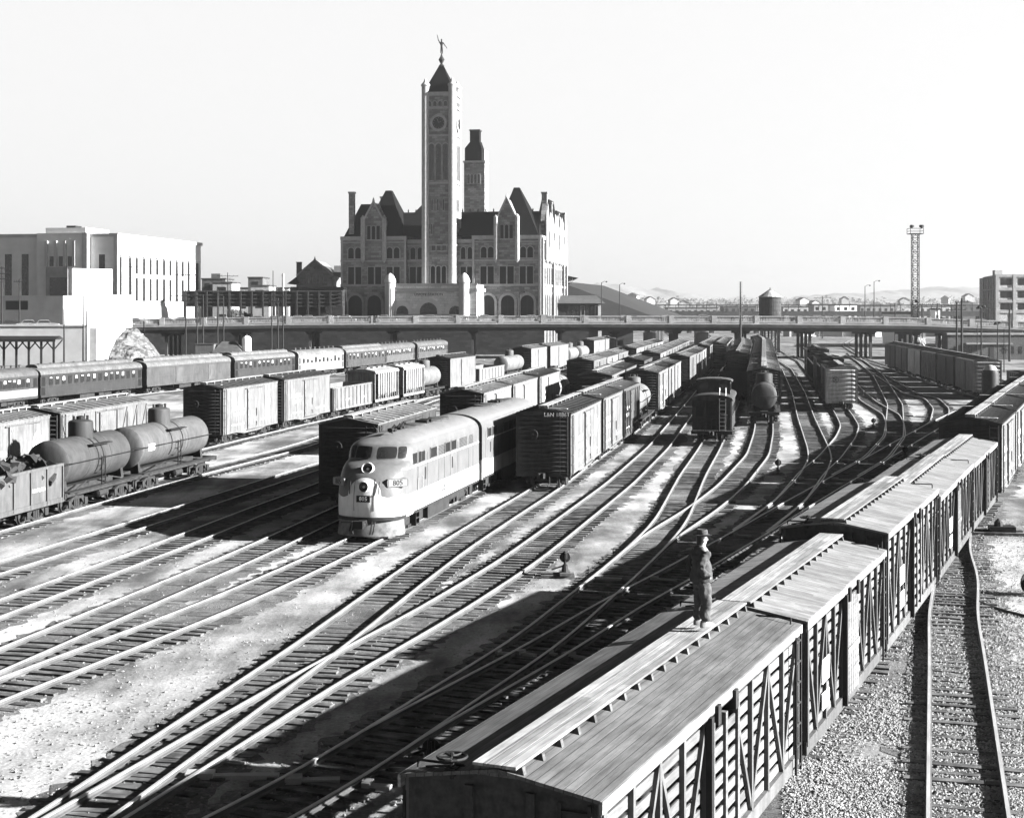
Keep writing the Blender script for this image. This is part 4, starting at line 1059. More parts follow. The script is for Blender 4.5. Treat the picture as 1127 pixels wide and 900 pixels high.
# ---------------------------------------------------------------- the man on the roof
def skin_mesh(name, verts, edges, radii, mat, sub=2, root=0):
    me = bpy.data.meshes.new(name); me.from_pydata(verts, edges, []); o = bpy.data.objects.new(name, me); C.objects.link(o)
    md = o.modifiers.new('s', 'SKIN'); md.use_smooth_shade = True
    for i, d in enumerate(me.skin_vertices[0].data):
        r = radii[i]; d.radius = r if isinstance(r, tuple) else (r, r); d.use_root = (i == root)
    su = o.modifiers.new('b', 'SUBSURF'); su.levels = sub; su.render_levels = sub
    dg = bpy.context.evaluated_depsgraph_get(); m2 = bpy.data.meshes.new_from_object(o.evaluated_get(dg)); bpy.data.objects.remove(o); m2.name = name
    m2.materials.clear(); m2.materials.append(mat); m2.polygons.foreach_set('use_smooth', [True]*len(m2.polygons))
    return m2
def person(loc, rz, label):
    # built facing +y, height 1.78 with hat
    root = thing('person', label, 'person', loc, rz)
    V = []; E = []; Rr = []
    def v(p, r, par=None):
        V.append(p); Rr.append(r)
        if par is not None: E.append((par, len(V)-1))
        return len(V)-1
    pel = v((0, 0, .94), (.155, .12)); w = v((0, .0, 1.08), (.14, .11), pel); ch = v((0, .0, 1.3), (.17, .125), w); sh = v((0, -.01, 1.42), (.13, .1), ch); nk = v((0, .01, 1.5), .06, sh)
    hd = v((0, .035, 1.585), (.07, .085), nk); ht = v((0, .03, 1.68), (.075, .095), hd); v((0, .02, 1.75), (.05, .06), ht)
    for sd in (-1, 1):
        hp = v((sd*.1, 0, .88), .1, pel); kn = v((sd*.11, .03, .5), .065, hp); an = v((sd*.115, -.01, .1), .045, kn); v((sd*.13, .1, .05), (.04, .035), an)
        s_ = v((sd*.2, -.01, 1.39), .07, sh); bent = sd > 0
        el = v((sd*.27, -.19 if bent else -.1, 1.13), .05, s_); wr = v((.23, .04, .95) if bent else (sd*.265, -.0, .9), .036, el); hnd = v((.17, .08, .9) if bent else (sd*.26, .035, .83), (.025, .04), wr)
        if bent:      # hand pushed into the jacket pocket, fingers inside
            for k in range(4): f1 = v((.14-.004*k, .1-.018*k, .86), .0105, hnd); v((.125-.004*k, .1-.018*k, .83), .0095, f1)
            t1 = v((.15, .12, .88), .011, hnd); v((.14, .13, .85), .01, t1); continue
        for k in range(4):
            f1 = v((sd*.262, .062-.019*k+.01, .765+.004*abs(k-1.4)), .0105, hnd); f2 = v((sd*.25, .07-.019*k+.01, .725+.005*abs(k-1.4)), .0095, f1)
        t1 = v((sd*.25, .085, .81), .011, hnd); v((sd*.243, .1, .775), .01, t1)
    o = put('body', skin_mesh('body', V, E, Rr, M['skin'], 2), None, root)
    # face: nose, eyes, ears
    m = MB(); m.add([(-.014, .12, 1.6), (.014, .12, 1.6), (0, .15, 1.6), (0, .122, 1.65)], [(0,1,2), (0,2,3), (1,3,2)]); put('nose', m, M['skin'], root)
    for sd in (-1, 1):
        m = MB(); m.lathe([(.003, -.012), (.012, -.004), (.012, .004), (.003, .012)], (sd*.032, .118, 1.645), 'Y', 8); put('eye', m, M['black'], root)
        m = MB(); m.lathe([(.01, -.012), (.034, -.006), (.034, .006), (.01, .012)], (sd*.086, .02, 1.625), 'X', 10); put('ear', m, M['skin'], root)
    m = MB(); m.box(-.022, .022, .118, .124, 1.553, 1.558); put('mouth', m, M['black'], root)
    m = MB(); rows = []
    for z, rx, ry, yo in ((1.53, .062, .06, -.045), (1.58, .086, .085, -.02), (1.64, .094, .1, -.005), (1.69, .094, .105, .0)):
        rows.append([(rx*math.sin(a), yo+.01-ry*math.cos(a), z) for a in np.linspace(-1.75, 1.75, 15)])
    m.grid(rows); put('hair', m, M['black'], root, True)
    # jacket: skinned over torso and arms with a flared hem
    V.clear(); E.clear(); Rr.clear()
    hem = v((0, -.005, .76), (.275, .235)); b = v((0, -.005, .98), (.245, .205), hem); w = v((0, -.005, 1.14), (.235, .195), b); ch = v((0, -.015, 1.3), (.21, .155), w); sh = v((0, -.015, 1.42), (.165, .125), ch); v((0, .0, 1.5), (.085, .08), sh)
    for sd in (-1, 1):
        s_ = v((sd*.205, -.02, 1.375), .085, sh); b_ = sd > 0; m1 = v((sd*.255, -.11 if b_ else -.07, 1.25), .08, s_); el = v((sd*.285, -.2 if b_ else -.1, 1.13), .08, m1); fa = v((sd*.285, -.08 if b_ else -.05, 1.03 if b_ else 1.0), .074, el); v((.255, .035, .955) if b_ else (sd*.272, -.0, .9), .066, fa)
    jk = skin_mesh('jacket', V, E, Rr, M['cloth'], 3)
    for q in jk.vertices:     # creases
        q.co += q.normal*(.034*mnoise.noise(q.co*Vector((8, 8, 4)))+.017*mnoise.noise(q.co*20))
    put('jacket', jk, None, root)
    V.clear(); E.clear(); Rr.clear()
    pel = v((0, 0, .93), (.19, .15)); top = v((0, 0, 1.0), (.18, .145), pel)
    for sd in (-1, 1):
        hp = v((sd*.1, 0, .8), .13, pel); th = v((sd*.115, .02, .6), .118, hp); kn = v((sd*.12, .03, .46), .108, th); sn = v((sd*.122, .01, .26), .108, kn); v((sd*.122, .0, .08), .115, sn)
    tr = skin_mesh('trousers', V, E, Rr, M['cloth2'], 3)
    for q in tr.vertices: q.co += q.normal*(.032*mnoise.noise(q.co*Vector((9, 9, 5)))+.015*mnoise.noise(q.co*22))
    put('trousers', tr, None, root)
    for sd in (-1, 1):
        m = MB(); rows = []
        for z, w_, y0, y1 in ((0, .05, -.1, .21), (.03, .055, -.105, .22), (.07, .05, -.1, .19), (.1, .042, -.09, .1), (.13, .04, -.075, .03)):
            r = []
            for i in range(16):
                a = 2*PI*i/16; yc = (y0+y1)/2; r.append((sd*.125+w_*math.cos(a)*(1-.15*math.sin(a)), yc+(y1-y0)/2*math.sin(a), z))
            rows.append(r+[r[0]])
        m.grid(rows); m.f.append(tuple(range(16))); m.m.append(0); put('shoe', m, M['leather'], root, True)
    m = MB(); m.lathe([(.105, 1.70), (.108, 1.73), (.104, 1.79), (.09, 1.815), (.05, 1.8), (.01, 1.795)], (0, .015, 0), 'Z', 24)
    rows = []
    for k, (r, dz) in enumerate(((.1, .0), (.15, -.008), (.165, .0), (.1, .012))):
        rr = []
        for i in range(25):
            a = 2*PI*i/24; rr.append((r*.95*math.cos(a), .015+r*1.1*math.sin(a), 1.71+dz+(.018*abs(math.cos(a)) if r > .12 else 0)-(.02*max(0, math.sin(a)) if r > .12 else 0)))
        rows.append(rr)
    m.grid(rows); put('hat', m, M['cloth'], root, True)
    return root
# ---------------------------------------------------------------- buildings
def fmap(face, o=0.):
    if face == 'front': return lambda a, z, d: (a, o-d, z)
    if face == 'right': return lambda a, z, d: (o+d, a, z)
    if face == 'left': return lambda a, z, d: (o-d, a, z)
def fbox(m, fm, a0, a1, z0, z1, d0, d1):
    return m.add([fm(a0,z0,d0), fm(a1,z0,d0), fm(a1,z0,d1), fm(a0,z0,d1), fm(a0,z1,d0), fm(a1,z1,d0), fm(a1,z1,d1), fm(a0,z1,d1)],
                 [(0,3,2,1),(4,5,6,7),(0,1,5,4),(1,2,6,5),(2,3,7,6),(3,0,4,7)])
def archpts(a0, a1, z0, z1, arch, n=10):
    if not arch: return [(a0, z0), (a1, z0), (a1, z1), (a0, z1)]
    r = (a1-a0)/2; c = (a0+a1)/2; zs = z1-r
    return [(a0, z0), (a1, z0)]+[(c+r*math.cos(PI*i/n), zs+r*math.sin(PI*i/n)) for i in range(n+1)]
def window(par, fm, a0, a1, z0, z1, arch=False, trim=None, glass=None, tw=.22, mull=0, name='window', transom=None, sill=True):
    pts = archpts(a0, a1, z0, z1, arch); n = len(pts)
    m = MB(); m.add([fm(a, z, .03) for a, z in pts], [tuple(range(n))]); w = put(name, m, glass or M['glass_dull'], par)
    if trim:
        out = archpts(a0-tw, a1+tw, z0, z1+tw, arch); m = MB()
        vs = [fm(a, z, .14) for a, z in pts]+[fm(a, z, .14) for a, z in out]+[fm(a, z, 0) for a, z in pts]+[fm(a, z, 0) for a, z in out]
        fs = []
        for i in range(1, n): j = (i+1) % n; fs += [(i, j, n+j, n+i), (n+i, n+j, 3*n+j, 3*n+i), (i, j, 2*n+j, 2*n+i)]
        m.add(vs, fs)
        if sill: fbox(m, fm, a0-tw, a1+tw, z0-.2, z0, 0, .2)
        put('surround', m, trim, w)
    m = MB(); c = (a0+a1)/2
    if mull:
        for i in range(1, mull+1):
            a = a0+(a1-a0)*i/(mull+1); fbox(m, fm, a-.05, a+.05, z0, z1-(.4 if arch else 0), .03, .07)
    zt = transom if transom else (z0+z1)/2
    fbox(m, fm, a0, a1, zt-.04, zt+.04, .03, .06)
    put('sash', m, M['steel_mid'], w)
    return w

# ---- railway station with clock tower
SX, SY, SD = 6.76, 354., (math.cos(math.radians(-9.2)), math.sin(math.radians(-9.2)))
def lx(px): return ((px-HX)*SY-F*SX)/(F*SD[0]-SD[1]*(px-HX))
def sz(py, t=-20.): return zpx(py, SY+SD[1]*t)
def station():
    G = 7.4
    st = thing('railway_station', 'grey stone railway station with steep black roofs and a tall clock tower', 'station', (SX, SY, 0), math.radians(-9.2))
    X0, X1 = lx(375.3), 0.0; xt0, xt1 = lx(466), lx(503.8); xa, xb = lx(447), lx(519.8); D = 46.
    ze = sz(259.5); z3, z2, z1 = sz(286.6), sz(314), 0
    rec = 1.2
    m = MB()   # main walls: two wings, a recessed centre and the long right side
    m.box(X0, xa, 0, D, 0, ze); m.box(xb, X1, 0, D, 0, ze); m.box(xa, xb, rec, D, 0, sz(263.5))
    put('wall', m, M['stone'], st)
    m = MB()
    for a, b, y in ((X0, xa, 0.), (xb, X1, 0.), (xa, xb, rec)):
        fm = fmap('front', y)
        for z, h, d in ((ze-.9, .9, .35), (ze-1.6, .3, .18), (z3-.25, .45, .25), (z2-.2, .5, .3), (G-.2, 1.2, .25)): fbox(m, fm, a-.1, b+.1, z-(.8 if y and z > z3+2 else 0), z+h-(.8 if y and z > z3+2 else 0), 0, d)
    for x in (X0, xa-.5, xb, X1-.5): fbox(m, fmap('front'), x, x+.55, G, ze, 0, .32)
    fm = fmap('right')
    for z, h, d in ((ze-.9, .9, .35), (ze-1.6, .3, .18), (z3-.25, .45, .25), (z2-.2, .5, .3)): fbox(m, fm, 0, D, z, z+h, 0, d)
    put('string_course', m, M['stone_trim'], st)
    F_ = fmap('front'); FR = fmap('front', rec)
    # ground floor arches
    for a, b in ((383.5, 398.5), (404.5, 419.5), (529.5, 544.2), (551.5, 566.2), (572.7, 587.4)):
        window(st, F_, lx(a), lx(b), G, sz(325), True, M['stone_trim'], M['glass_dull'], .6, 1, transom=sz(338), sill=False)
    # first floor tall pairs and second floor arched pairs
    for a, b in ((383.2, 397.8), (405, 419.6), (425.5, 440), (528.8, 543.5), (550, 565.5), (572, 586.7)):
        c = (a+b)/2
        for p, q in ((a, c-.7), (c+.7, b)): window(st, F_, lx(p), lx(q), sz(313), sz(293.5), False, M['stone_trim'], M['glass_dull'], .16, 0, transom=sz(301))
    for a, b in ((450, 464.5), (505.8, 519.2)):
        c = (a+b)/2
        for p, q in ((a, c-.7), (c+.7, b)):
            window(st, FR, lx(p), lx(q), sz(313), sz(293.5), False, M['stone_trim'], M['glass_dull'], .16, 0, transom=sz(301)); window(st, FR, lx(p+.6), lx(q-.6), sz(285), sz(272), True, M['stone_trim'], M['glass_dull'], .2, 0)
    for a, b in ((383, 397.5), (403.6, 419), (425.5, 440), (529, 543.5), (550, 565.5), (572.3, 587)):
        c = (a+b)/2
        for p, q in ((a+.3, c-.8), (c+.8, b-.3)): window(st, F_, lx(p), lx(q), sz(284), sz(272), True, M['stone_trim'], M['glass_dull'], .2, 0)
    # gabled dormers with flanking pinnacles
    for a, b, zap in ((400, 423.4, 222), (546.3, 569.6, 219.5)):
        xa_, xb_ = lx(a), lx(b); c = (xa_+xb_)/2
        m = MB(); m.prism([(xa_, sz(286)), (xb_, sz(286)), (xb_, sz(243)), (c, sz(zap)), (xa_, sz(243))], -.5, 6., 'XZ'); d = put('dormer', m, M['stone'], st)
        m = MB(); fm = fmap('front', -.5)
        for x in (xa_, xb_): m.lathe([(.12, sz(289)), (.55, sz(286)), (.55, sz(240)), (.62, sz(239.5)), (.1, sz(236))], (x, -.55, 0), 'Z', 10)
        for s_ in (-1, 1):
            e = xa_ if s_ < 0 else xb_; m.bar((e, -.62, sz(243)), (c, -.62, sz(zap)+.25), .5, .35)
        m.lathe([(.3, sz(zap)), (.3, sz(zap)+.5), (.05, sz(zap)+1.2)], (c, -.55, 0), 'Z', 8); put('coping', m, M['stone_trim'], d)
        w = (xb_-xa_)
        for k in range(3): window(st, fm, xa_+w*(.2+.22*k), xa_+w*(.2+.22*k)+w*.16, sz(263), sz(248), k == 1, M['stone_trim'], M['glass_dull'], .1, 0)
    # roofs
    def hip(x0, x1, y0, y1, z0, z1, rx0, rx1, ry0, ry1, name='roof'):
        m = MB(); m.add([(x0, y0, z0), (x1, y0, z0), (x1, y1, z0), (x0, y1, z0), (rx0, ry0, z1), (rx1, ry0, z1), (rx1, ry1, z1), (rx0, ry1, z1)], [(0,1,5,4), (1,2,6,5), (2,3,7,6), (3,0,4,7), (4,5,6,7), (0,3,2,1)])
        return put(name, m, M['slate'], st)
    zr = sz(230)
    hip(X0+.5, -.5, .6, D-.5, ze-.1, zr, lx(386), lx(588), 11, D-10)
    hip(lx(377.5), lx(437), .8, 18, ze+.01, sz(221), lx(388), lx(410), 8, 10)
    hip(lx(396), lx(444), .9, 16, ze+.02, sz(206), lx(416), lx(422.5), 7.5, 9.)
    hip(lx(543), -.6, .9, 17, ze+.02, sz(204.5), lx(560), lx(566), 7.5, 9.)
    hip(lx(438), lx(463.5), 8, 30, ze+4, sz(217.5), lx(448), lx(454), 18, 21)
    hip(lx(576), lx(597), 16, 32, ze, sz(214), lx(583), lx(592), 20, 28)
    hip(lx(594)-8, 0, 33, D+2, ze, sz(222), lx(594)-5, -.9, 36, D-1)
    for x, y, z0_, z1_ in ((lx(385), 2, ze, sz(211)), (lx(402), 18, ze, sz(211)), (-1.0, 14, ze-4, sz(209.5)), (-.6, 20, ze-4, sz(219)), (-.6, 33, ze-4, sz(228)), (-.5, 45, ze-4, sz(224))):
        m = MB(); m.box(x-.65, x+.65, y-.65, y+.65, z0_, z1_); m.box(x-.8, x+.8, y-.8, y+.8, z1_, z1_+.4); put('chimney', m, M['stone'], st)
    m = MB()
    for i in range(24): x = lx(386)+(lx(588)-lx(386))*i/23; m.lathe([(.12, zr), (.18, zr+.35), (.03, zr+.8)], (x, 11, 0), 'Z', 6)
    put('ridge_cresting', m, M['slate'], st)
    # right flank: stepped gables, buttresses and windows in the sun
    FRt = fmap('right', 0)
    for y0, zap in ((6.5, 222), (15.5, 236), (25, 240), (35, 243)):
        m = MB(); m.prism([(y0, z3), (y0+6.5, z3), (y0+6.5, ze+3.), (y0+3.25, sz(zap)), (y0, ze+3.)], -1.0, .5, 'YZ'); d = put('dormer', m, M['stone'], st)
        m = MB()
        for y in (y0, y0+6.5): m.lathe([(.1, z3-.6), (.5, z3), (.5, ze+4.5), (.1, ze+6.2)], (.55, y, 0), 'Z', 8)
        put('coping', m, M['stone_trim'], d)
        for k in range(2): window(st, fmap('right', .5), y0+1.3+2.2*k, y0+2.9+2.2*k, ze-2.5, ze+1.6, True, M['stone_trim'], None, .15)
    for k in range(11):
        y = 2.2+k*4.05
        window(st, FRt, y, y+1.5, sz(313), sz(293.5), False, M['stone_trim'], None, .18, 0, transom=sz(301)); window(st, FRt, y, y+1.5, sz(284), sz(272), True, M['stone_trim'], None, .2); window(st, FRt, y-.2, y+1.8, G, sz(323), True, M['stone_trim'], None, .4, sill=False)
    m = MB()
    for y in (.05, 19.3, 39.5, 45.4): fbox(m, FRt, y, y+.9, 0, ze-.5, 0, .7)
    put('buttress', m, M['stone_trim'], st)
    # basement level below street, seen under the viaduct
    for k in range(7): window(st, FRt, 3+k*5.5, 6+k*5.5, 1.0, 5.6, True, M['stone_trim'], M['glass'], .5, 0)
    # tower
    tw = xt1-xt0; y0, y1 = -2.2, -2.2+tw*.8; zt = sz(102.5)
    m = MB(); m.box(xt0+.25, xt1-.25, y0, y1, G-1, zt); tower = put('tower', m, M['stone'], st)
    m = MB()
    for x in (xt0+.95, xt1-.95):
        for y in (y0+.25, y1-.25): m.lathe([(.95, G), (.95, sz(96)), (1.1, sz(95.5)), (1.1, sz(94)), (.5, sz(91)), (.15, sz(87))], (x, y, 0), 'Z', 14)
    put('turret', m, M['stone_trim'], tower, True)
    fm = fmap('front', y0); fr = fmap('right', xt1-.25)
    m = MB()
    for py, h in ((104.5, .9), (120, .35), (150, .4), (202, .5), (270, .3)):
        fbox(m, fm, xt0+.3, xt1-.3, sz(py)-h/2, sz(py)+h/2, 0, .3); fbox(m, fr, y0, y1, sz(py)-h/2, sz(py)+h/2, 0, .3)
    put('string_course', m, M['stone_trim'], tower)
    cx = (xt0+xt1)/2; cy = (y0+y1)/2
    def twin(a0, a1, p0, p1, arch, tr=.15, g=None):
        w = window(tower, fm, lx(a0), lx(a1), sz(p0), sz(p1), arch, M['stone_trim'], g or M['glass'], tr, 0)
        o = (lx(a0)+lx(a1))/2-cx; hw_ = (lx(a1)-lx(a0))/2
        window(tower, fr, cy+o-hw_, cy+o+hw_, sz(p0), sz(p1), arch, M['stone_trim'], g or M['glass'], tr, 0)
    for k in range(4): twin(472.9+k*5.9, 476.6+k*5.9, 118, 112.5, True)
    for k in range(3): twin(474.2+k*7.6, 480+k*7.6, 199, 159, True, .3)
    for k in range(3): twin(477+k*6.2, 478.6+k*6.2, 232, 220, False, .08)
    twin(476.5, 478, 258, 247, False, .08)
    for k in range(3): twin(477.2+k*5.8, 481.4+k*5.8, 276, 270.5, False, .1)
    for k in range(3): twin(476.3+k*6, 481+k*6, 312, 293, True, .2, M['glass_dull'])
    for face, c in ((fm, cx), (fr, cy)):
        zc = sz(136.3); m = MB(); n = 32
        def ringpts(r): return [(c+r*math.cos(2*PI*i/n), zc+r*math.sin(2*PI*i/n)) for i in range(n)]
        m.add([face(a, z, .12) for a, z in ringpts(1.45)], [tuple(range(n))]); d = put('clock', m, M['black'], tower)
        m = MB(); A, B = ringpts(1.45), ringpts(2.05); m.add([face(a, z, .35) for a, z in A]+[face(a, z, .35) for a, z in B]+[face(a, z, 0) for a, z in B], [(i, (i+1) % n, n+(i+1) % n, n+i) for i in range(n)]+[(n+i, n+(i+1) % n, 2*n+(i+1) % n, 2*n+i) for i in range(n)]); put('surround', m, M['stone_trim'], d)
        m = MB()
        for i in range(12): a = 2*PI*i/12; m.add([face(c+math.cos(a+q)*r, zc+math.sin(a+q)*r, .14) for r in (1.1, 1.3) for q in (-.05, .05)], [(0, 1, 3, 2)])
        for a, l in ((1.9, 1.0), (.55, .7)): m.add([face(c+math.cos(a+q)*r, zc+math.sin(a+q)*r, .15) for r, q in ((.05, -.6), (.05, .6), (l, .06), (l, -.06))], [(0, 1, 2, 3)])
        put('clock_hands', m, M['stone_trim'], d)
    m = MB(); e = tw/2-.55; m.add([(cx-e, cy-e, zt), (cx+e, cy-e, zt), (cx+e, cy+e, zt), (cx-e, cy+e, zt), (cx-.5, cy-.5, sz(71.5)), (cx+.5, cy-.5, sz(71.5)), (cx+.5, cy+.5, sz(71.5)), (cx-.5, cy+.5, sz(71.5))], [(0,1,5,4), (1,2,6,5), (2,3,7,6), (3,0,4,7), (4,5,6,7)]); d = put('spire', m, M['slate'], tower)
    m = MB(); m.lathe([(.7, sz(71.5)), (.25, sz(69)), (.6, sz(66)), (.75, sz(64.5)), (.3, sz(61)), (.1, sz(57.5))], (cx, cy, 0), 'Z', 10); put('finial', m, M['steel_mid'], d)
    m = MB()
    for i in range(9): x = xt0+1.6+(tw-3.2)*i/8; m.box(x-.18, x+.18, y0-.05, y0+.15, zt, zt+.5)
    put('parapet', m, M['stone_trim'], tower)
    # entrance portico of paler stone
    py0 = -9.5; sc = (SY+9.5*SD[1]*0-9.4)/SY
    def qx(px):   # column on the portico plane
        k = px-HX; return (k*(SY+SD[0]*py0*1.0)-F*(SX-SD[1]*py0))/(F*SD[0]-SD[1]*k)
    a0, a1 = qx(427.5), qx(524.5); zp = sz(313.5)-.1
    m = MB(); m.box(a0, a1, py0, .1, G-.5, zp); por = put('portico', m, M['portico'], st)
    fm = fmap('front', py0); m = MB()
    fbox(m, fm, a0-.2, a1+.2, zp-1.6, zp-.9, 0, .5); fbox(m, fm, a0-.2, a1+.2, zp-.2, zp+.3, 0, .25); fbox(m, fmap('right', a1), py0, 0, zp-1.6, zp-.9, 0, .5); fbox(m, fm, a0, a1, G, G+1.6, 0, .3)
    put('cornice', m, M['limestone'], por)
    for x in (qx(429.5), qx(511)):
        m = MB(); m.lathe([(1.25, G), (1.25, zp+.4), (1.4, zp+.5), (1.35, zp+1.1), (.9, zp+2.1), (.2, zp+2.7)], (x, py0-.2, 0), 'Z', 16); put('turret', m, M['limestone'], por, True)
    for p, q, zt_ in ((436.3, 449.5, 336.5), (462, 481.3, 333), (494.5, 508, 336.5)): window(por, fm, qx(p), qx(q), G, zpx(zt_, SY-8), True, M['limestone_dk'], M['glass'], 1.0, 2, 'arch', sill=False, transom=zpx(345, SY-8))
    for y in (-8., -5., -2.2): window(por, fmap('right', a1), y, y+1.2, G, G+4.5, True, M['limestone_dk'], M['glass'], .3, 0, sill=False)
    me = text_mesh('UNION  STATION', .85, M['stone_dark'], .02); o = put('lettering', me, None, por); o.location = ((qx(462)+qx(481.3))/2, py0-.03, zp-2.6+.3); o.rotation_euler = (PI/2, 0, 0)
    # bronze figure on the spire, one arm raised
    V = [(0,0,0), (0,0,.9), (0,0,1.15), (0,0,1.6), (0,0,1.85), (0,0,2.05), (0,0,2.3), (-.28,0,1.72), (-.5,0,2.15), (-.62,0,2.75), (.26,0,1.68), (.5,-.1,1.3), (.75,-.1,1.0), (.12,.05,.5), (.12,.1,0), (-.1,0,.5), (-.08,0,.02), (.85,-.1,.75), (-.7,0,2.95)]
    E = [(1,2), (2,3), (3,4), (4,5), (5,6), (3,7), (7,8), (8,9), (3,10), (10,11), (11,12), (1,13), (13,14), (1,15), (15,16), (12,17), (9,18)]
    V[0] = (0, 0, .8); E.append((0, 1)); R_ = [.16]*len(V)
    for i, r in ((1,.2),(2,.18),(3,.24),(4,.1),(5,.14),(6,.12),(7,.1),(8,.08),(9,.06),(10,.1),(11,.08),(12,.06),(13,.13),(14,.08),(15,.13),(16,.08),(17,.04),(18,.04)): R_[i] = r
    w = Matrix.Translation((SX, SY, 0)) @ Matrix.Rotation(math.radians(-9.2), 4, 'Z')
    s = put('statue', skin_mesh('statue', [tuple(Vector(q)*1.55) for q in V], E, [r*1.45 for r in R_], M['steel_mid'], 2, 1), None); s.location = w @ Vector((cx, cy, sz(58))); tag(s, 'dark bronze statue with one arm raised on the tip of the clock tower', 'statue')
    return st
station()

# ---- second tower behind the station, flat fronted with a dark boxy top
def back_tower():
    Y = 440.; t = thing('clock_tower', 'shorter stone tower with dark boxy top behind the station clock tower', 'tower', (pxd(522, Y), Y, 0), math.radians(-9.2)); k = Y/F
    w = 22*k/2; z = lambda py: zpx(py, Y)
    m = MB(); m.box(-w*1.05, w*1.05, 0, 2*w, 4, z(178)); put('wall', m, M['stone'], t)
    for x in (-.7, -.35, 0, .35): window(t, fmap('front'), w*x, w*x+w*.22, z(202), z(192), True, M['stone_trim'], M['glass'], .15)
    m = MB(); m.box(-w*1.0, w*.7, .5, 1.7*w, z(178), z(163)); m.prism([(-w, z(163)), (w*.7, z(163)), (w*.45, z(155)), (-w*.4, z(155))], .5, 1.7*w, 'XZ'); m.box(-w*.55, w*.4, 1.5, 1.5+w, z(155), z(143)); d = put('belfry', m, M['slate'], t)
    m = MB(); m.box(-w*.6, w*.48, 1.3, 1.7+w, z(143.5), z(142)); put('cap', m, M['steel_mid'], d)
    m = MB(); m.box(-w*1.12, w*1.12, -.3, 2*w+.3, z(179), z(177)); m.box(w*.75, w*1.05, 0, 2*w, z(178), z(165)); put('cornice', m, M['stone_trim'], t)
    window(t, fmap('front', .5), w*.3, w*.62, z(176), z(167), False, None, M['glass_dull'])
back_tower()

# ---- train shed behind the station
def shed():
    Y = 404.; s = thing('train_shed', 'broad grey sheet roofed train shed sloping down beside the station', 'shed', (0, 0, 0))
    x0, xr, x1 = pxd(585, Y), pxd(632, Y), pxd(728, Y); zt = zpx(312, Y); zb = zpx(352, Y)
    m = MB(); m.add([(x0-20, Y+8, zb), (x1, Y-4, zb), (xr-4, Y+36, zt+1.5), (x0-20, Y+36, zt+1.5), (x1+22, Y+130, zb), (x0-20, Y+130, zb), (xr+16, Y+130, zt+1.5)], [(0,1,2,3), (1,4,6,2), (4,5,6), (3,2,6,5)]); put('roof', m, M['shed'], s)
    m = MB(); m.box(x0-18, x1-6, Y+20, Y+120, 0, zb-.3); put('wall', m, M['concrete_dark'], s)
    m = MB(); a, b = pxd(622, Y), pxd(638, Y); m.prism([(a-14, zpx(306, Y+30)), (b+1, zpx(306, Y+30)), (a-4, zpx(299, Y+30))], Y+30, Y+100, 'XZ'); d = put('roof_monitor', m, M['slate'], s)
    m = MB(); m.box(a-14, b-.5, Y+31, Y+99, zpx(311, Y+30), zpx(306, Y+30)); put('monitor_wall', m, M['limestone'], d)
    p = thing('station_annex', 'low dark annex with hipped roof and tall windows beside the station', 'building', (0, 0, 0)); Y2 = 384.; a, b = pxd(600, Y2), pxd(662, Y2)
    m = MB(); m.box(a, b, Y2, Y2+14, 0, zpx(334, Y2)); put('wall', m, M['stone_dark'], p)
    m = MB(); m.add([(a-1, Y2-1, zpx(334, Y2)), (b+1, Y2-1, zpx(334, Y2)), (b+1, Y2+15, zpx(334, Y2)), (a-1, Y2+15, zpx(334, Y2)), (a, Y2+7, zpx(325, Y2)), (b-1, Y2+7, zpx(325, Y2))], [(0,1,5,4), (1,2,5), (2,3,4,5), (3,0,4)]); put('roof', m, M['tile'], p)
    for i in range(7): window(p, fmap('front', Y2), pxd(624+i*5.2, Y2), pxd(627.6+i*5.2, Y2), zpx(350, Y2), zpx(337, Y2), False, M['concrete'] if i in (3, 6) else None, M['glass'], .12)
    m = MB(); m.box(b-.9, b, Y2-.4, Y2+.1, 0, zpx(335, Y2)); put('pilaster', m, M['limestone'], p)
shed()

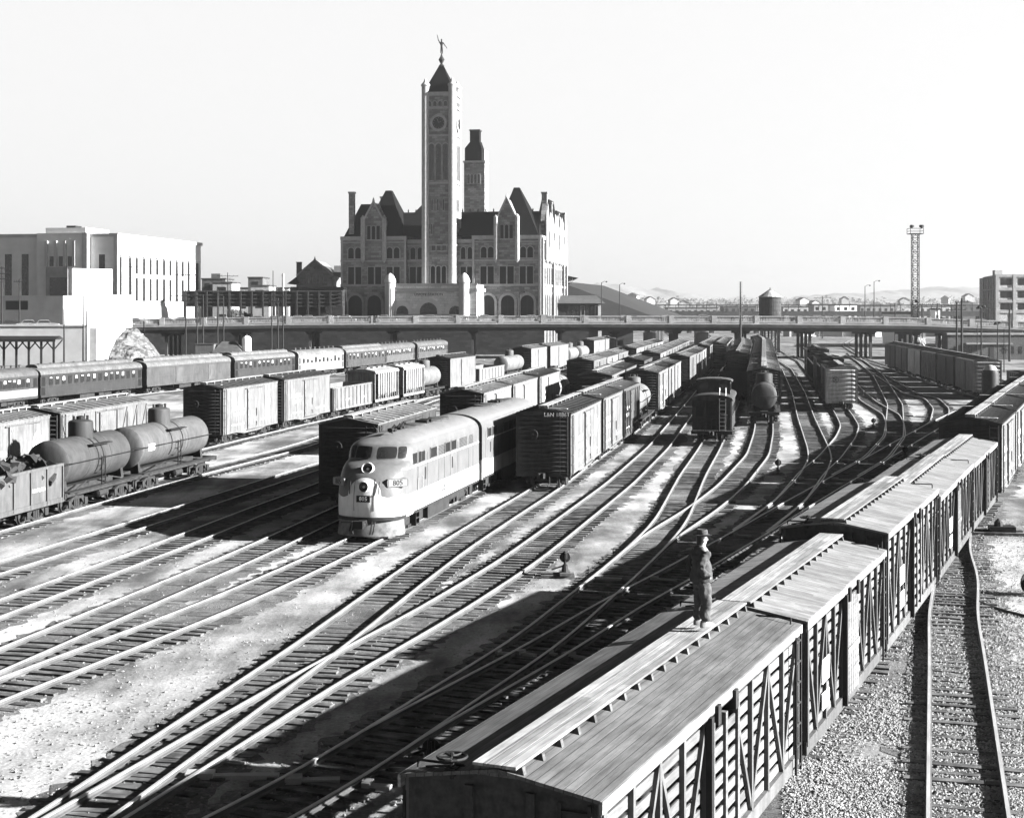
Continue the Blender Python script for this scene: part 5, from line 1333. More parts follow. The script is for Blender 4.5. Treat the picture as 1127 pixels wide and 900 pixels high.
# ---- post office, pale limestone, stripped classical
def post_office():
    Y0 = 322.; rz = math.radians(-10); root = thing('post_office', 'pale limestone block with long vertical window strips and flat roof', 'building', (pxd(128.5, Y0), Y0, 0), rz)
    c, s = math.cos(rz), math.sin(rz); X0w = pxd(128.5, Y0)
    def fx(px): k = px-HX; return (k*Y0-F*X0w)/(F*c-s*k)           # along the front
    def fy(px): k = px-HX; return (k*Y0-F*X0w)/(-F*s-c*k)          # along the right side
    z = lambda py, t=0: zpx(py, Y0+s*t)
    D = fy(221); zt = zpx(258, Y0); G = 6.9; Lf = fx(-40)
    m = MB(); m.box(Lf, 0, 0, D, 0, zt); put('wall', m, M['limestone_dk'], root)
    m = MB(); m.box(fx(44), fx(99), -1.4, 8, 0, zt+.3); m.box(fx(49), fx(93), .5, 12, zt+.3, z(250)); put('entrance_block', m, M['limestone_dk'], root)
    m = MB(); m.box(Lf, .35, -.3, 0, zt-.5, zt+.25); m.box(0, .35, -.3, D+.3, zt-.5, zt+.25); m.box(fx(125.8), .3, -.35, 0.1, 0, zt); m.box(fx(94), fx(99)+.15, -1.7, -1.35, 0, zt+.4); put('cornice', m, M['limestone'], root)
    m = MB(); m.box(fx(66), fx(76), 3, 6, z(250), z(247)); put('roof_vent', m, M['steel'], root)
    fm = fmap('front'); fe = fmap('front', -1.4)
    for a, b in ((5.5, 13), (24, 31.5), (109, 115.5), (42.3, 43.8)):
        window(root, fm, fx(a), fx(b), z(325), z(280 if a > 100 else 279), False, None, M['glass'], .2)
    for a in (58, 68, 78):
        window(root, fe, fx(a), fx(a+4.8), z(293), z(282), False, None, M['glass'])
    m = MB()
    for a in (53.5, 63.5, 73.5, 83.5): fbox(m, fe, fx(a), fx(a+3), z(293), z(265), 0, .45)
    put('pilaster', m, M['limestone'], root)
    m = MB(); fbox(m, fe, fx(55), fx(79), z(326), z(293.5), 0, .5); d = put('entrance', m, M['concrete'], root); m = MB(); fbox(m, fe, fx(59.5), fx(78.5), z(325.5), z(305.5), .5, .55); put('door', m, M['glass'], d)
    fr = fmap('right')
    wins = [132.2, 142.5, 150, 158, 165.2, 172.5, 180, 187, 194, 200.5, 207, 216.5]
    for i, a in enumerate(wins):
        ya, yb = fy(a-.9), fy(a+1.9); zt_ = zpx(282.5, Y0); zb = zpx(331, Y0)
        if i in (2, 3, 4, 5, 6, 7, 9):
            zm = (zt_+zb)/2+1.2; window(root, fr, ya, yb, zt_-3.5, zt_, False, None, M['glass_dull']); window(root, fr, ya, yb, zb, zm-.8, False, None, M['glass_dull'])
        else: window(root, fr, ya, yb, zb, zt_, False, None, M['glass'])
        if i < 10: window(root, fr, fy(a-.5), fy(a+2), zpx(349, Y0), zpx(338.5, Y0), False, None, M['glass'])
    m = MB()
    for a in wins: fbox(m, fr, fy(a-2.6), fy(a-2.6)+.5, zpx(333, Y0), zpx(281, Y0), 0, .08); fbox(m, fr, fy(a-1.4), fy(a+2.2), zpx(281.4, Y0), zpx(280.6, Y0), 0, .5)
    put('pilaster', m, M['limestone'], root)
    m = MB(); fbox(m, fr, 0, D, 4, zpx(337, Y0), 0, .25); put('plinth', m, M['limestone_dk'], root)
post_office()

# ---- white sign-painted buildings in front of it, corner on
def sign_building():
    Y = 285.; x = pxd(69.5, Y); r = thing('warehouse', 'low whitewashed warehouse standing corner-on before the post office', 'warehouse', (x, Y, 0)); k = Y/F
    zt, zb = zpx(325.5, Y), 6.5
    m = MB(); dx, dy = 10.6, 10.; lx_, ly = -12.5, 3.
    m.add([(0, 0, zb), (dx, dy, zb), (dx+lx_, dy+ly+2, zb), (lx_, ly, zb), (0, 0, zt), (dx, dy, zt+.3), (dx+lx_, dy+ly+2, zt), (lx_, ly, zt)], [(0,1,5,4), (1,2,6,5), (2,3,7,6), (3,0,4,7), (4,5,6,7)]); put('wall', m, M['limestone'], r)
    m = MB(); m.add([(lx_*.58, ly*.58-.08, zpx(341, Y)), (lx_*.95, ly*.95-.08, zpx(341, Y)), (lx_*.95, ly*.95-.08, zpx(331, Y)), (lx_*.58, ly*.58-.08, zpx(331, Y))], [(0,1,2,3)]); put('opening', m, M['black'], r)
    b = thing('billboard', 'tall blank whitewashed sign board above the warehouse roof', 'billboard', (pxd(80, Y+5), Y+5, 0)); a = math.radians(43)
    m = MB(); w = 34.5*k/math.cos(a)*1.03; m.box(0, w, 0, .5, zt, zpx(295.5, Y+5)); o = put('panel', m, M['white'], b, rot=(0, 0, a))
    mb = MB()
    for i in range(4): mb.box(.3+i*(w-.8)/3, .5+i*(w-.8)/3, .55, .8, zt-3, zpx(296, Y+5))
    put('post', mb, M['pole'], b, rot=(0, 0, a))
    mm = MB(); rr = random.Random(4)
    for i in range(26):
        x_ = rr.uniform(.3, w-1); z_ = rr.uniform(zt+.4, zpx(298, Y+5)); q = rr.uniform(.1, .5); mm.box(x_, x_+q, -.012, 0, z_, z_+rr.uniform(.05, .18))
    put('faded_paint', mm, M['concrete'], b, rot=(0, 0, a))
sign_building()

# ---- viaduct over the tracks
def viaduct():
    r = thing('road_viaduct', 'long concrete road viaduct with balustrade crossing the whole yard', 'viaduct')
    Yc = lambda x: 306-.02*x
    def zdeck(px): return float(np.interp(px, (120, 165, 330, 560, 840, 1000, 1127, 1250), (6.7, 6.85, 7.3, 7.45, 7.4, 7.15, 6.3, 5.9)))
    xs = [pxd(p, 306) for p in np.arange(130, 1260, 12.)]
    m = MB(); rows = [[], [], [], []]; W = 15.
    def sect(x):
        p = HX+x*F/306; z = zdeck(p); y = Yc(x); return y, z
    vs = []
    rows = []
    for x in xs:
        y, z = sect(x); rows.append([(x, y, z), (x, y+W, z), (x, y+W, z-1.0), (x, y, z-1.0), (x, y, z)])
    m.grid(rows); put('deck', m, M['concrete'], r)
    m = MB()
    for off in (.3, 4, 8, 12, 14.4):
        for a, b in zip(xs, xs[1:]):
            ya, za = sect(a); yb, zb = sect(b); m.bar((a, ya+off, za-1.35), (b, yb+off, zb-1.35), .5, .75)
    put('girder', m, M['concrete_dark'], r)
    for near in (True, False):
        m = MB(); off = -.15 if near else W-.2
        for a, b in zip(xs, xs[1:]):
            ya, za = sect(a); yb, zb = sect(b); m.bar((a, ya+off, za+1.22), (b, yb+off, zb+1.22), .42, .2); m.bar((a, ya+off, za+.12), (b, yb+off, zb+.12), .5, .28); m.bar((a, ya+off-.12, za-.25), (b, yb+off-.12, zb-.25), .5, .3)
        x = xs[0]
        i = 0
        while x < xs[-1]:
            y, z = sect(x)
            if i % 14 == 0: m.box(x-.5, x+.5, y+off-.3, y+off+.3, z-.3, z+1.42)
            else:
                for q in (0, .3): m.box(x+q-.08, x+q+.08, y+off-.1, y+off+.1, z+.22, z+1.14)
            x += .62; i += 1
        put('balustrade', m, M['baluster'], r)
    # bents
    for px, n in ((180, 4), (258, 4), (340, 4), (430, 4), (520, 4), (617, 4), (678, 5), (745, 3), (820, 4), (891, 3), (957.5, 4), (1007, 4), (1052, 4), (1105, 4)):
        x = pxd(px, 306); y, z = sect(x); b = MB(); sp = 4.3
        b.box(x-.75, x+.75, y+.4, y+W-.4, z-2.25, z-1.7)
        for k in range(4): b.box(x-.27, x+.27, y+.8+k*4.2, y+1.35+k*4.2, 0, z-1.9)
        b.prism([(-1.1, z-1.72), (1.1, z-1.72), (.5, z-2.3), (-.5, z-2.3)], y+.4, y+1.3, 'XZ'); 
        for i in range(len(b.v)-8, len(b.v)): v = b.v[i]; b.v[i] = (v[0]+x, v[1], v[2])
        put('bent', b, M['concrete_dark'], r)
    return sect
sect = viaduct()
# street level ground behind the viaduct on the left, with its retaining wall
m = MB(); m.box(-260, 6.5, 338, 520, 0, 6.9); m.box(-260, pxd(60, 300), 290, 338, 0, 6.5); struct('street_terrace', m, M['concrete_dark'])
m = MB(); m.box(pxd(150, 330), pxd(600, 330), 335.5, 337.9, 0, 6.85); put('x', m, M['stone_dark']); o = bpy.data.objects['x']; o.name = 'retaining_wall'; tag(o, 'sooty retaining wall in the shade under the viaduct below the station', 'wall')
# ---------------------------------------------------------------- trains
ORD = ['first','second','third','fourth','fifth','sixth','seventh','eighth','ninth','tenth','eleventh','twelfth','thirteenth','fourteenth','fifteenth']
SHADE = lambda c: 'black' if c < .05 else 'dark grey' if c < .14 else 'mid grey' if c < .26 else 'pale grey' if c < .45 else 'white'
def spans(tr, px, side, z): return [(tr.find(a, side, z), tr.find(b, side, z)) for a, b in px]
# --- foreground stock cars, right eave corners traced in the photograph
Rt = T['R']; GR = 'stock cars and boxcars of the foreground train'
def place_R(pr, s, lab, cat, col, name): return make(pr, name, lab, cat, Rt, s, GR, col)
def eaveY(x, y, z): return P(x, y, z)
def seg(tr, a, b, z):
    pa, pb = P(a[0], a[1], z), P(b[0], b[1], z); return tr.sY(pa.y+.5), tr.sY(pb.y+.5)
R1 = []
def srange(tr, Ya, Yb): return tr.sY(Ya), tr.sY(Yb)
specs = [  # near Y, far Y of the right eave, eave height, builder args
    (19.5, 30.4, 3.6, dict(roofmat='wood_old', door='slat')),
    (30.95, 40.1, 3.55, dict(roofmat='wood_light', door='solid', lattice=False)),
    (40.45, 50.5, 3.95, dict(roofmat='wood_light', door='slat')),
    (51.1, 62.0, 3.6, dict(roofmat='wood_light', door='solid', lattice=False, staff=True)),
    (62.5, 72.6, 3.55, dict(roofmat='wood_light', door='slat', lattice=False))]
labs = ['weathered stock car with grey board roof under the man, nearest of the foreground train',
        'stock car with pale cross-boarded roof coupled just beyond the one carrying the man',
        'taller pale-roofed stock car with diagonal braces, third of the foreground train',
        'dark slatted stock car with pale roof, fourth of the foreground train',
        'last stock car before the boxcars in the foreground train']
M['wood_dark_roof'] = M['wood_old']
for (a, b, z, kw), lab in zip(specs, labs):
    # the eave runs 1.3 m right of the centre: shift the arc back to the centre line
    s0, s1 = Rt.sY(a+.5), Rt.sY(b+.5); L = round(s1-s0-.15, 1)
    pr = stockcar(L, z, **kw); o = make(pr, 'stock_car', lab, 'stock car', Rt, (s0+s1)/2, GR, .3)
    R1.append((o, L, z))
for k, (oi, y, zz, w, h) in enumerate(((1, -2.9, 2.15, .75, .5), (1, -2.9, 1.5, .75, .35), (2, -2.6, 2.4, .8, .5), (2, -2.6, 1.7, .8, .45), (3, -2.2, 2.2, .8, .5), (3, -2.2, 1.6, .8, .4))):
    notice(R1[oi][0], 1.43, y, zz, w, h)
rest = [(74.5, 83.6, .36), (84.3, 94.6, .42), (95.4, 107, .3), (107.8, 119.5, .35), (120.3, 131.5, .25)]
for k, (a, b, c) in enumerate(rest):
    s0, s1 = Rt.sY(a+.5), Rt.sY(b+.5); L = round(s1-s0-.2, 1)
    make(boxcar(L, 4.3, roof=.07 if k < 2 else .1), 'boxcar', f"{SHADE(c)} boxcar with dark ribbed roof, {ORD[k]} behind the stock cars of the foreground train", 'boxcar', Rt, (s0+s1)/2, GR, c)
# --- diesel locomotive, two units, on D
Dt = T['D']
sn = Dt.sY(64.1); o = make(diesel(True), 'diesel_locomotive', 'streamlined two-tone diesel locomotive with rounded nose numbered 805', 'locomotive', Dt, sn+LOCO_L/2, 'two coupled diesel units', 1.)
make(diesel(False), 'booster_unit', 'cabless two-tone diesel booster unit coupled behind the rounded locomotive', 'locomotive', Dt, sn+LOCO_L*1.5+.7, 'two coupled diesel units', 1.)

def string(tr, px, side, z, group, where, kinds, start=0):
    # px: list of (near column, far column) of one eave; kinds: list of (kind, shade, options)
    out = []
    for k, ((a, b), (kind, c, kw)) in enumerate(zip(px, kinds)):
        s0, s1 = tr.find(a, side, z), tr.find(b, side, z); out.append((s0, s1))
        car(tr, s0, s1, kind, c, kw, group, f"{ORD[k+start]} {where}")
    return out
def car(tr, s0, s1, kind, c, kw, group, where, extra='', lod=None):
    L = s1-s0-.3; Ym = tr.at((s0+s1)/2)[1]; lod = (0 if Ym < 150 else 1) if lod is None else lod
    s = (s0+s1)/2; L = max(6.5, min(15.5, L)); L = round(L*4)/4 if lod == 0 else round(L)
    sh = SHADE(c)
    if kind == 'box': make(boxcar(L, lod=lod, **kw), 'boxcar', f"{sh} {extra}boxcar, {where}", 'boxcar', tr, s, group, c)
    elif kind == 'tank': make(tankcar(min(L, 11.5), lod=lod, **kw), 'tank_car', f"{sh} {extra}tank car, {where}", 'tank car', tr, s, group, c)
    elif kind == 'gon': make(gondola(L, lod=lod, **kw), 'gondola_car', f"{sh} {extra}open gondola car, {where}", 'gondola', tr, s, group, c)
    elif kind == 'hop': make(hopper(L, lod=lod, **kw), 'hopper_car', f"{sh} {extra}ribbed hopper car, {where}", 'hopper car', tr, s, group, c)
    elif kind == 'coach': make(coach(**kw), 'passenger_coach', f"{sh} {extra}passenger coach, {where}", 'coach', tr, s, group, c)
def run(tr, s, end, group, where, seq, k0=0, gap=.9, L=12.6, rs=None):
    # fill a track with coupled cars from arc position s to distance `end`
    r = random.Random(rs or tr.L); k = k0
    while tr.at(s+L)[1] < end and k < 15:
        kind, c, kw = seq[k % len(seq)]; LL = {'tank': 11.2, 'hop': 10.8}.get(kind, L)
        car(tr, s, s+LL+.3, kind, c, kw, group, f"{ORD[k]} {where}"); s += LL+gap+.3; k += 1
    return s
B = lambda c, **kw: ('box', c, kw)
# --- E: boxcars right of the locomotive, nearest end in shadow
G_E = 'freight cars right of the locomotive'; w_E = 'of the train right of the locomotive'
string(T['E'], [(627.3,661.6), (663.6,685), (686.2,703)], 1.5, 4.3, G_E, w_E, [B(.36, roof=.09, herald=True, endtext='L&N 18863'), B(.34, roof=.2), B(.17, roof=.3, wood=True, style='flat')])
string(T['E'], [(704,722)], 1.3, 2.2, G_E, w_E, [('tank', .36, {})], 3)
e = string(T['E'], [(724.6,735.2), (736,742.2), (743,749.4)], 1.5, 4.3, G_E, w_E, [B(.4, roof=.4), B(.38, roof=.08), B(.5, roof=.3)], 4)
run(T['E'], T['E'].find(759, 1.5, 4.3), 280, G_E, w_E, [B(.3, roof=.12), B(.5, roof=.4), ('gon', .5, {}), B(.3)], 7)
# --- D beyond the locomotive
G_D = 'freight cars beyond the locomotive'; w_D = 'on the track beyond the locomotive'
run(T['D'], T['D'].find(673, 1.5, 4.3), 168, G_D, w_D, [B(.34, roof=.35), B(.3, roof=.1), B(.3)], 0)
run(T['D'], T['D'].find(709, 1.5, 4.3), 285, G_D, w_D, [B(.3, roof=.3), B(.4, roof=.1), B(.3, roof=.25), B(.15, roof=.1), ('gon', .2, {}), B(.45, roof=.4), B(.3), B(.3), B(.3), B(.2), B(.3)], 3)
# --- C: boxcar beside the locomotive, then a string with a tank at its end
s = T['C'].sY(74.3)
car(T['C'], s, s+13.3, 'box', .12, dict(roof=.42), 'freight cars left of the locomotive', 'alone in shadow at the left of the locomotive')
G_C = 'freight cars left of the locomotive'; w_C = 'of the string seen over the locomotive roof'
string(T['C'], [(532,563), (564.5,592), (593.5,616)], 1.5, 4.3, G_C, w_C, [B(.5, roof=.42), B(.46, roof=.4), B(.5, roof=.1)])
string(T['C'], [(617.5,631)], 1.3, 2.4, G_C, w_C, [('tank', .42, {})], 3)
run(T['C'], T['C'].find(653.7, 1.5, 4.3), 285, G_C, w_C, [B(.5, roof=.12), B(.2, roof=.3), B(.42, roof=.35), ('gon', .3, {}), B(.3), B(.42, roof=.3), B(.3), ('tank', .3, {}), B(.5, roof=.4), B(.3), B(.3)], 4)
# --- T: gondola of scrap and two tank cars at the left
G_T = 'freight cars at the left edge'
t = T['T']
sA, sB = t.find(-40, 1.45, 1.0), t.find(70, 1.45, 1.0)
make(gondola(12.5, 2.75), 'gondola_car', 'grey ribbed gondola filled with scrap at the left edge', 'gondola', t, sB-6.3, G_T, .22); sg = sB-6.3
sA, sB = t.find(73.5, 1.3, 1.1), t.find(152.5, 1.3, 1.1); L1 = round(min(12., sB-sA), 1)
make(tankcar(L1, 1.12, band=False), 'tank_car', 'dusty grey tank car with tall dome beside the scrap gondola', 'tank car', t, (sA+sB)/2, G_T, .13)
sA, sB = t.find(155, 1.3, 1.1), t.find(238, 1.3, 1.1); L2 = round(min(12.5, sB-sA), 1)
make(tankcar(L2, 1.12, placard=True), 'tank_car', 'paler tank car with white placard behind the dusty grey tank car', 'tank car', t, (sA+sB)/2, G_T, .2)
x, y, th = t.at(sg); m = MB(); rr = random.Random(3)
for i in range(260):
    a, b = rr.uniform(-1.3, 1.3), rr.uniform(-5.9, 5.9); z = 2.0+.75*(1-(a/1.5)**2)*rr.uniform(.3, 1.25)+.25*math.sin(b*1.3); l, w, h = rr.uniform(.15, .55), rr.uniform(.1, .4), rr.uniform(.02, .2)
    q = Matrix.Rotation(rr.uniform(0, 6.3), 4, 'Z') @ Matrix.Rotation(rr.uniform(-1, 1), 4, 'X') @ Matrix.Rotation(rr.uniform(-1, 1), 4, 'Y'); k = MB(); k.box(-l, l, -w, w, -h, h); m.add([Vector((a, b, z))+q.to_3x3() @ Vector(v) for v in k.v], k.f)
o = put('scrap_heap', m, M['steel_mid'], None, loc=(x, y, 0), rot=(0, 0, -th)); tag(o, 'jagged heap of scrap metal loaded in the gondola at the left edge', 'scrap', kind='stuff')
# --- S: long mixed string behind the tank cars
G_S = 'freight cars of the long string behind the tanks'; w_S = 'of the long string behind the tank cars'
S_ = T['S']
string(S_, [(-22,57), (65,163)], 1.5, 4.25, G_S, w_S, [B(.36, roof=.34, herald=True), B(.32, roof=.3, wood=True)])
string(S_, [(244.7,306.5), (312,364)], 1.5, 4.3, G_S, w_S, [B(.35, roof=.14, herald=True), B(.33, roof=.1)], 2)
string(S_, [(366,409)], 1.5, 2.9, G_S, w_S, [('gon', .36, dict(H=3.0, ribs=11))], 4)
string(S_, [(411.7,440), (442,468)], 1.5, 3.7, G_S, w_S, [('hop', .62, dict(H=3.9)), ('hop', .66, dict(H=3.9))], 5)
string(S_, [(469,489)], 1.3, 2.3, G_S, w_S, [('tank', .34, {})], 7)
string(S_, [(494.8,523.5)], 1.5, 4.3, G_S, w_S, [B(.36, roof=.1)], 8)
string(S_, [(527,556)], 1.5, 2.4, G_S, w_S, [('gon', .45, {})], 9)
string(S_, [(558,582)], 1.3, 2.3, G_S, w_S, [('tank', .36, {})], 10)
string(S_, [(584.5,602.4), (604,627)], 1.5, 4.3, G_S, w_S, [B(.42, roof=.35), B(.4, roof=.35)], 11)
string(S_, [(629,640), (641.5,651)], 1.3, 2.3, G_S, w_S, [('tank', .42, {}), ('tank', .4, {})], 13)
run(S_, S_.find(654, 1.5, 4.3), 330, G_S, 'past the two small tanks', [B(.45, roof=.3), B(.38), B(.5), B(.4)], 0)
# --- T further on, empty; A and B: cars hidden in the middle distance
# --- Q: passenger train
G_Q = 'passenger coaches at the left'; Q = T['Q']
def qput(px0, px1, lab, c, **kw):
    s0, s1 = Q.find(px0, 1.5, 1.2), Q.find(px1, 1.5, 1.2); L = round(s1-s0-.7, 1)
    make(coach(L=max(9., min(L, 23.)), **kw), 'passenger_coach', lab, 'coach', Q, (s0+s1)/2, G_Q, c)
qput(-60, 43.5, 'two-tone coach with dark arched end at the far left of the passenger train', .1, clere=False, band=.5, roof=.24)
qput(45, 159, 'dark passenger coach with a row of blinds behind the two left boxcars', .075, roof=.3)
qput(161, 255.5, 'baggage car with closed wide doors between two dark coaches', .15, baggage=True, roof=.34)
qput(257, 325.5, 'dark clerestory coach between the baggage car and the white coach', .085, roof=.36, nwin=12)
qput(327, 379, 'white passenger coach standing among dark coaches', .62, clere=False, nwin=10, roof=.4)
qput(380, 426, 'grey roofed coach just beyond the white coach', .12, roof=.34, nwin=10)
U = T['U']
for k, (y0, lab, c) in enumerate(((252, 'coach with rounded dark end facing the camera beyond the white coach', .2), (274, 'far grey coach under the edge of the viaduct', .17))):
    s = U.sY(y0); make(coach(L=20.5, clere=False, nwin=14, roof=.27, lod=1), 'passenger_coach', lab, 'coach', U, s+10.3, G_Q, c)
# --- F: one car facing us, then more
run(T['F'], T['F'].sY(246), 312, 'cars far behind the caboose', 'behind the caboose, end towards the camera', [B(.3, roof=.3, style='flat'), B(.45, roof=.4), B(.3), B(.3)], 0)
# --- G: caboose and dark gondolas behind it
Gt = T['G']; s = Gt.sY(109.8)
make(caboose(), 'caboose', 'dark wooden caboose with cupola, white ladder and end platform', 'caboose', Gt, s+5, 'cars on the caboose track', .1)
run(Gt, Gt.sY(165), 318, 'cars on the caboose track', 'behind the caboose on its track', [('gon', .045, dict(H=3.2)), ('gon', .06, dict(H=3.0)), B(.06, roof=.1), B(.4, roof=.4), B(.1, roof=.08), B(.3), B(.07), B(.3), B(.1)], 0)
# --- H: tank car facing us then boxcars
Ht = T['H']; s = Ht.sY(128.5); GH = 'cars behind the front facing tank car'
make(tankcar(10.6, 1.1, dome=.75), 'tank_car', 'tank car seen end-on with pale dome and shining rim', 'tank car', Ht, s+5.3, GH, .14)
run(Ht, s+11.6, 318, GH, 'behind the end-on tank car', [B(.2, roof=.6, runner=1.6), B(.14, roof=.5, runner=1.8), B(.14, roof=.22), B(.2, roof=.2), B(.12), B(.16), B(.4), B(.1), B(.1)], 0)
# --- I: boxcar facing us, dark cars leading away
It = T['I']; s = It.sY(146.0); GI = 'cars on the track right of the end-on tank car'
make(boxcar(12.5, 4.25, style='flat', roof=.34, lod=0, runner=1.6, endcol=1.1), 'boxcar', 'boxcar seen end-on with ribs coloured pale as if sunlit right of the tank car', 'boxcar', It, s+6.3, GI, .3)  # pale end tone: sunlight on the ribbed end put into its colour
run(It, s+13.4, 232, GI, 'behind the end-on boxcar with ribs', [('hop', .12, dict(covered=False)), B(.14, roof=.12), ('gon', .1, dict(H=3.3)), ('gon', .1, dict(H=3.3)), B(.1), B(.1)], 0)
# --- X: dark boxcars at the right under the poles
GX = 'dark boxcars at the right'
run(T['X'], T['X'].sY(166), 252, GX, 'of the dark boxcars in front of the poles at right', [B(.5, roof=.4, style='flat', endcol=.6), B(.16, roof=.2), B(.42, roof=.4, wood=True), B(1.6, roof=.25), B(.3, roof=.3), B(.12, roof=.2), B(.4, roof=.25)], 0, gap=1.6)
run(T['V'], T['V'].sY(128), 200, 'low cars at the right edge', 'low at the right edge beside the dark boxcars', [('gon', .06, dict(H=2.2)), ('gon', .06, dict(H=2.4)), ('gon', .05, {}), ('tank', .06, {})], 0)
# far yard under and beyond the viaduct
for nm, seq in (('far1', [B(.12), B(.3), B(.1), B(.2)]), ('far2', [B(.3), ('gon', .1, {}), B(.12)])):
    run(T[nm], T[nm].sY(372), 470, 'cars beyond the viaduct', f"beyond the viaduct on the {'left' if nm=='far1' else 'right'} of its far yard", seq, 0, 6.)

# --- the man on the first roof
o1, L1, zE = R1[0]
fp = P(772, 688.5, zE+.24+.23)
person((fp.x, fp.y, fp.z), math.radians(-68), 'man in dark jacket, loose trousers and hat standing on the stock car roof')
# ---------------------------------------------------------------- poles, signals, vehicles, background
def pole(name, px, ybase, ytop, Y, label, arms=(), z0=None, r=.14, insul=True, lamp=False, cat='utility pole', group='utility poles'):
    x = pxd(px, Y); zb = 0 if z0 is None else z0; zt = zpx(ytop, Y); root = thing(name, label, cat, (x, Y, 0), 0, group)
    m = MB(); m.tube((0, 0, zb), (.0, 0, zt), r*1.2, 8, r*.75); put('mast', m, M['pole'], root)
    for dz, w in arms:
        m = MB(); m.box(-w/2, w/2, -.1, .0, zt-dz-.07, zt-dz+.07); m.bar((-w*.3, -.05, zt-dz), (0, -.02, zt-dz-.7), .04, .03); m.bar((w*.3, -.05, zt-dz), (0, -.02, zt-dz-.7), .04, .03); a = put('crossarm', m, M['pole'], root)
        if insul:
            m = MB()
            for k in range(6):
                q = -w/2+.12+(w-.24)*k/5; m.lathe([(.02, 0), (.02, .08), (.05, .1), (.05, .2), (.02, .24)], (q, -.05, zt-dz+.07), 'Z', 6)
            put('insulator', m, M['glass_dull'], a)
    if lamp:
        m = MB(); m.lathe([(.1, .1), (.45, 0), (.5, .1), (.3, .35), (.1, .5)], (-.3, 0, zt-.1), 'Z', 10); m.lathe([(.1, .1), (.35, 0), (.4, .1), (.2, .35)], (.35, 0, zt+.1), 'Z', 10); put('floodlight', m, M['steel'], root)
    return root
PL = [(204.5, 405, 297, 300, 'tall pole with two wide crossarms before the left end of the viaduct', ((1., 4.8), (5.2, 5.6), (6.2, 5.2))),
      (217, 390, 322, 300, 'short thin pole right beside the tall twin-armed pole', ((.6, 2.4),)), (223.5, 390, 324, 300, 'thin bare-topped pole second right of the twin-armed pole', ()),
      (239.5, 388, 318, 300, 'thin pole before the dark trestle near the small shed roof', ((.8, 2.),)), (246, 388, 326, 300, 'thinnest of the short poles before the dark trestle', ()),
      (299, 392, 322, 302, 'pole with arms left of the middle pair by the trestle', ((.8, 4.), (1.8, 4.))), (306, 390, 328, 302, 'middle pole of the close trio by the trestle', ((.8, 2.),)), (311.5, 390, 320, 302, 'right pole of the close trio by the trestle', ((1.2, 3.),)),
      (158.5, 380, 294, 303, 'lone slim pole at the left end of the viaduct', ()), (144.5, 352, 289, 318, 'crooked slim pole before the post office side windows', ((1., 2.4), (9., 4.))),
      (91.5, 396, 321, 262, 'thick bare pole in front of the white warehouse', ()), (95, 388, 342, 264, 'short bare pole right next to the thick bare pole', ()), (70.5, 388, 340, 258, 'signal pole with round target by the white wall', ()), (21.5, 358, 307, 280, 'pole in front of the shaded warehouse wall', ((.5, 2.2),)), (2, 350, 293, 280, 'pole with many arms at the left edge', ((.4, 3.), (1.4, 3.), (2.4, 3.))),
      (250.5, 320, 300, 420, 'distant pole with double crossarm above the rooftops', ((1., 6.), (3., 5.))), (300.5, 330, 298, 430, 'distant thin mast above the rooftops', ())]
for px, yb, yt, Y, lab, arms in PL: pole('utility_pole', px, yb, yt, Y, lab, arms, z0=(6.5 if Y > 310 or yb < 360 else None))
PR = [(1058.5, 328, 250, 'tall thick pole with a crossarm at the right', ((.7, 2.2),), .2, False), (1080, 339, 232, 'pole carrying two dark floodlights at the right', (), .13, True), (1111, 334, 290, 'plain pole at the right edge before the factory', (), .2, False), (1098, 357, 262, 'short pole with a dark lamp head at the right', (), .1, True),
      (1053, 333, 285, 'pole with heavy double arms behind the tall thick pole', ((.6, 3.4), (1.4, 3.4)), .2, False), (1105, 362, 240, 'short post with one low arm near the brick building', ((3.4, 1.6),), .08, False), (1075.5, 357, 250, 'thin short post left of the floodlight pole', (), .08, False),
      (1015, 334, 360, 'crossarm pole right of the lattice tower', ((.3, 5.2),), .15, False), (1031.5, 334, 345, 'crossarm pole by the small white hut', ((.3, 5.2),), .2, False), (985, 333, 380, 'crossarm pole left of the lattice tower', ((.3, 4.6),), .15, False), (905, 326, 520, 'distant crossarm pole beyond the viaduct', ((.6, 6.),), .2, False), (1030, 362, 330, 'thin post between the viaduct columns at right', (), .12, False), (1089, 338, 370, 'distant thin post by the factory', ((.5, 3.),), .15, False)]
for px, yt, Y, lab, arms, r, lamp in PR: pole('utility_pole', px, 0, yt, Y, lab, arms, r=r, lamp=lamp)
# street lamps on the viaduct and a tall signal mast
for px, yt, lab in ((662, 311, 'curved street lamp left of the pair over the viaduct'), (952, 315, 'thin street lamp left of the viaduct pier post'), (962, 310, 'tall street lamp on the viaduct above a pier'), (682, 313, 'flat-topped lamp post right of the curved lamp'), (572, 322, 'lamp post before the right wing of the station'), (430, 318, 'lamp post at the left of the station portico')):
    Y = 305.6 if px not in (952, 682) else 320.8; x = pxd(px, Y); y, z = sect(x); r = thing('street_lamp', lab, 'street lamp', (x, Y, z), 0, 'street lamps on the viaduct'); h = zpx(yt, Y)-z
    m = MB(); m.tube((0, 0, 1.2), (0, 0, h), .12, 8, .07); put('post', m, M['steel_mid'], r)
    m = MB(); m.tube((0, 0, h-.1), (.5, -.1, h+.25), .04, 6); m.tube((.5, -.1, h+.25), (1., -.2, h+.2), .04, 6); m.lathe([(.05, .1), (.2, 0), (.16, -.12), (.02, -.2)], (1., -.2, h+.2), 'Z', 10); put('lamp_head', m, M['steel_mid'], r)
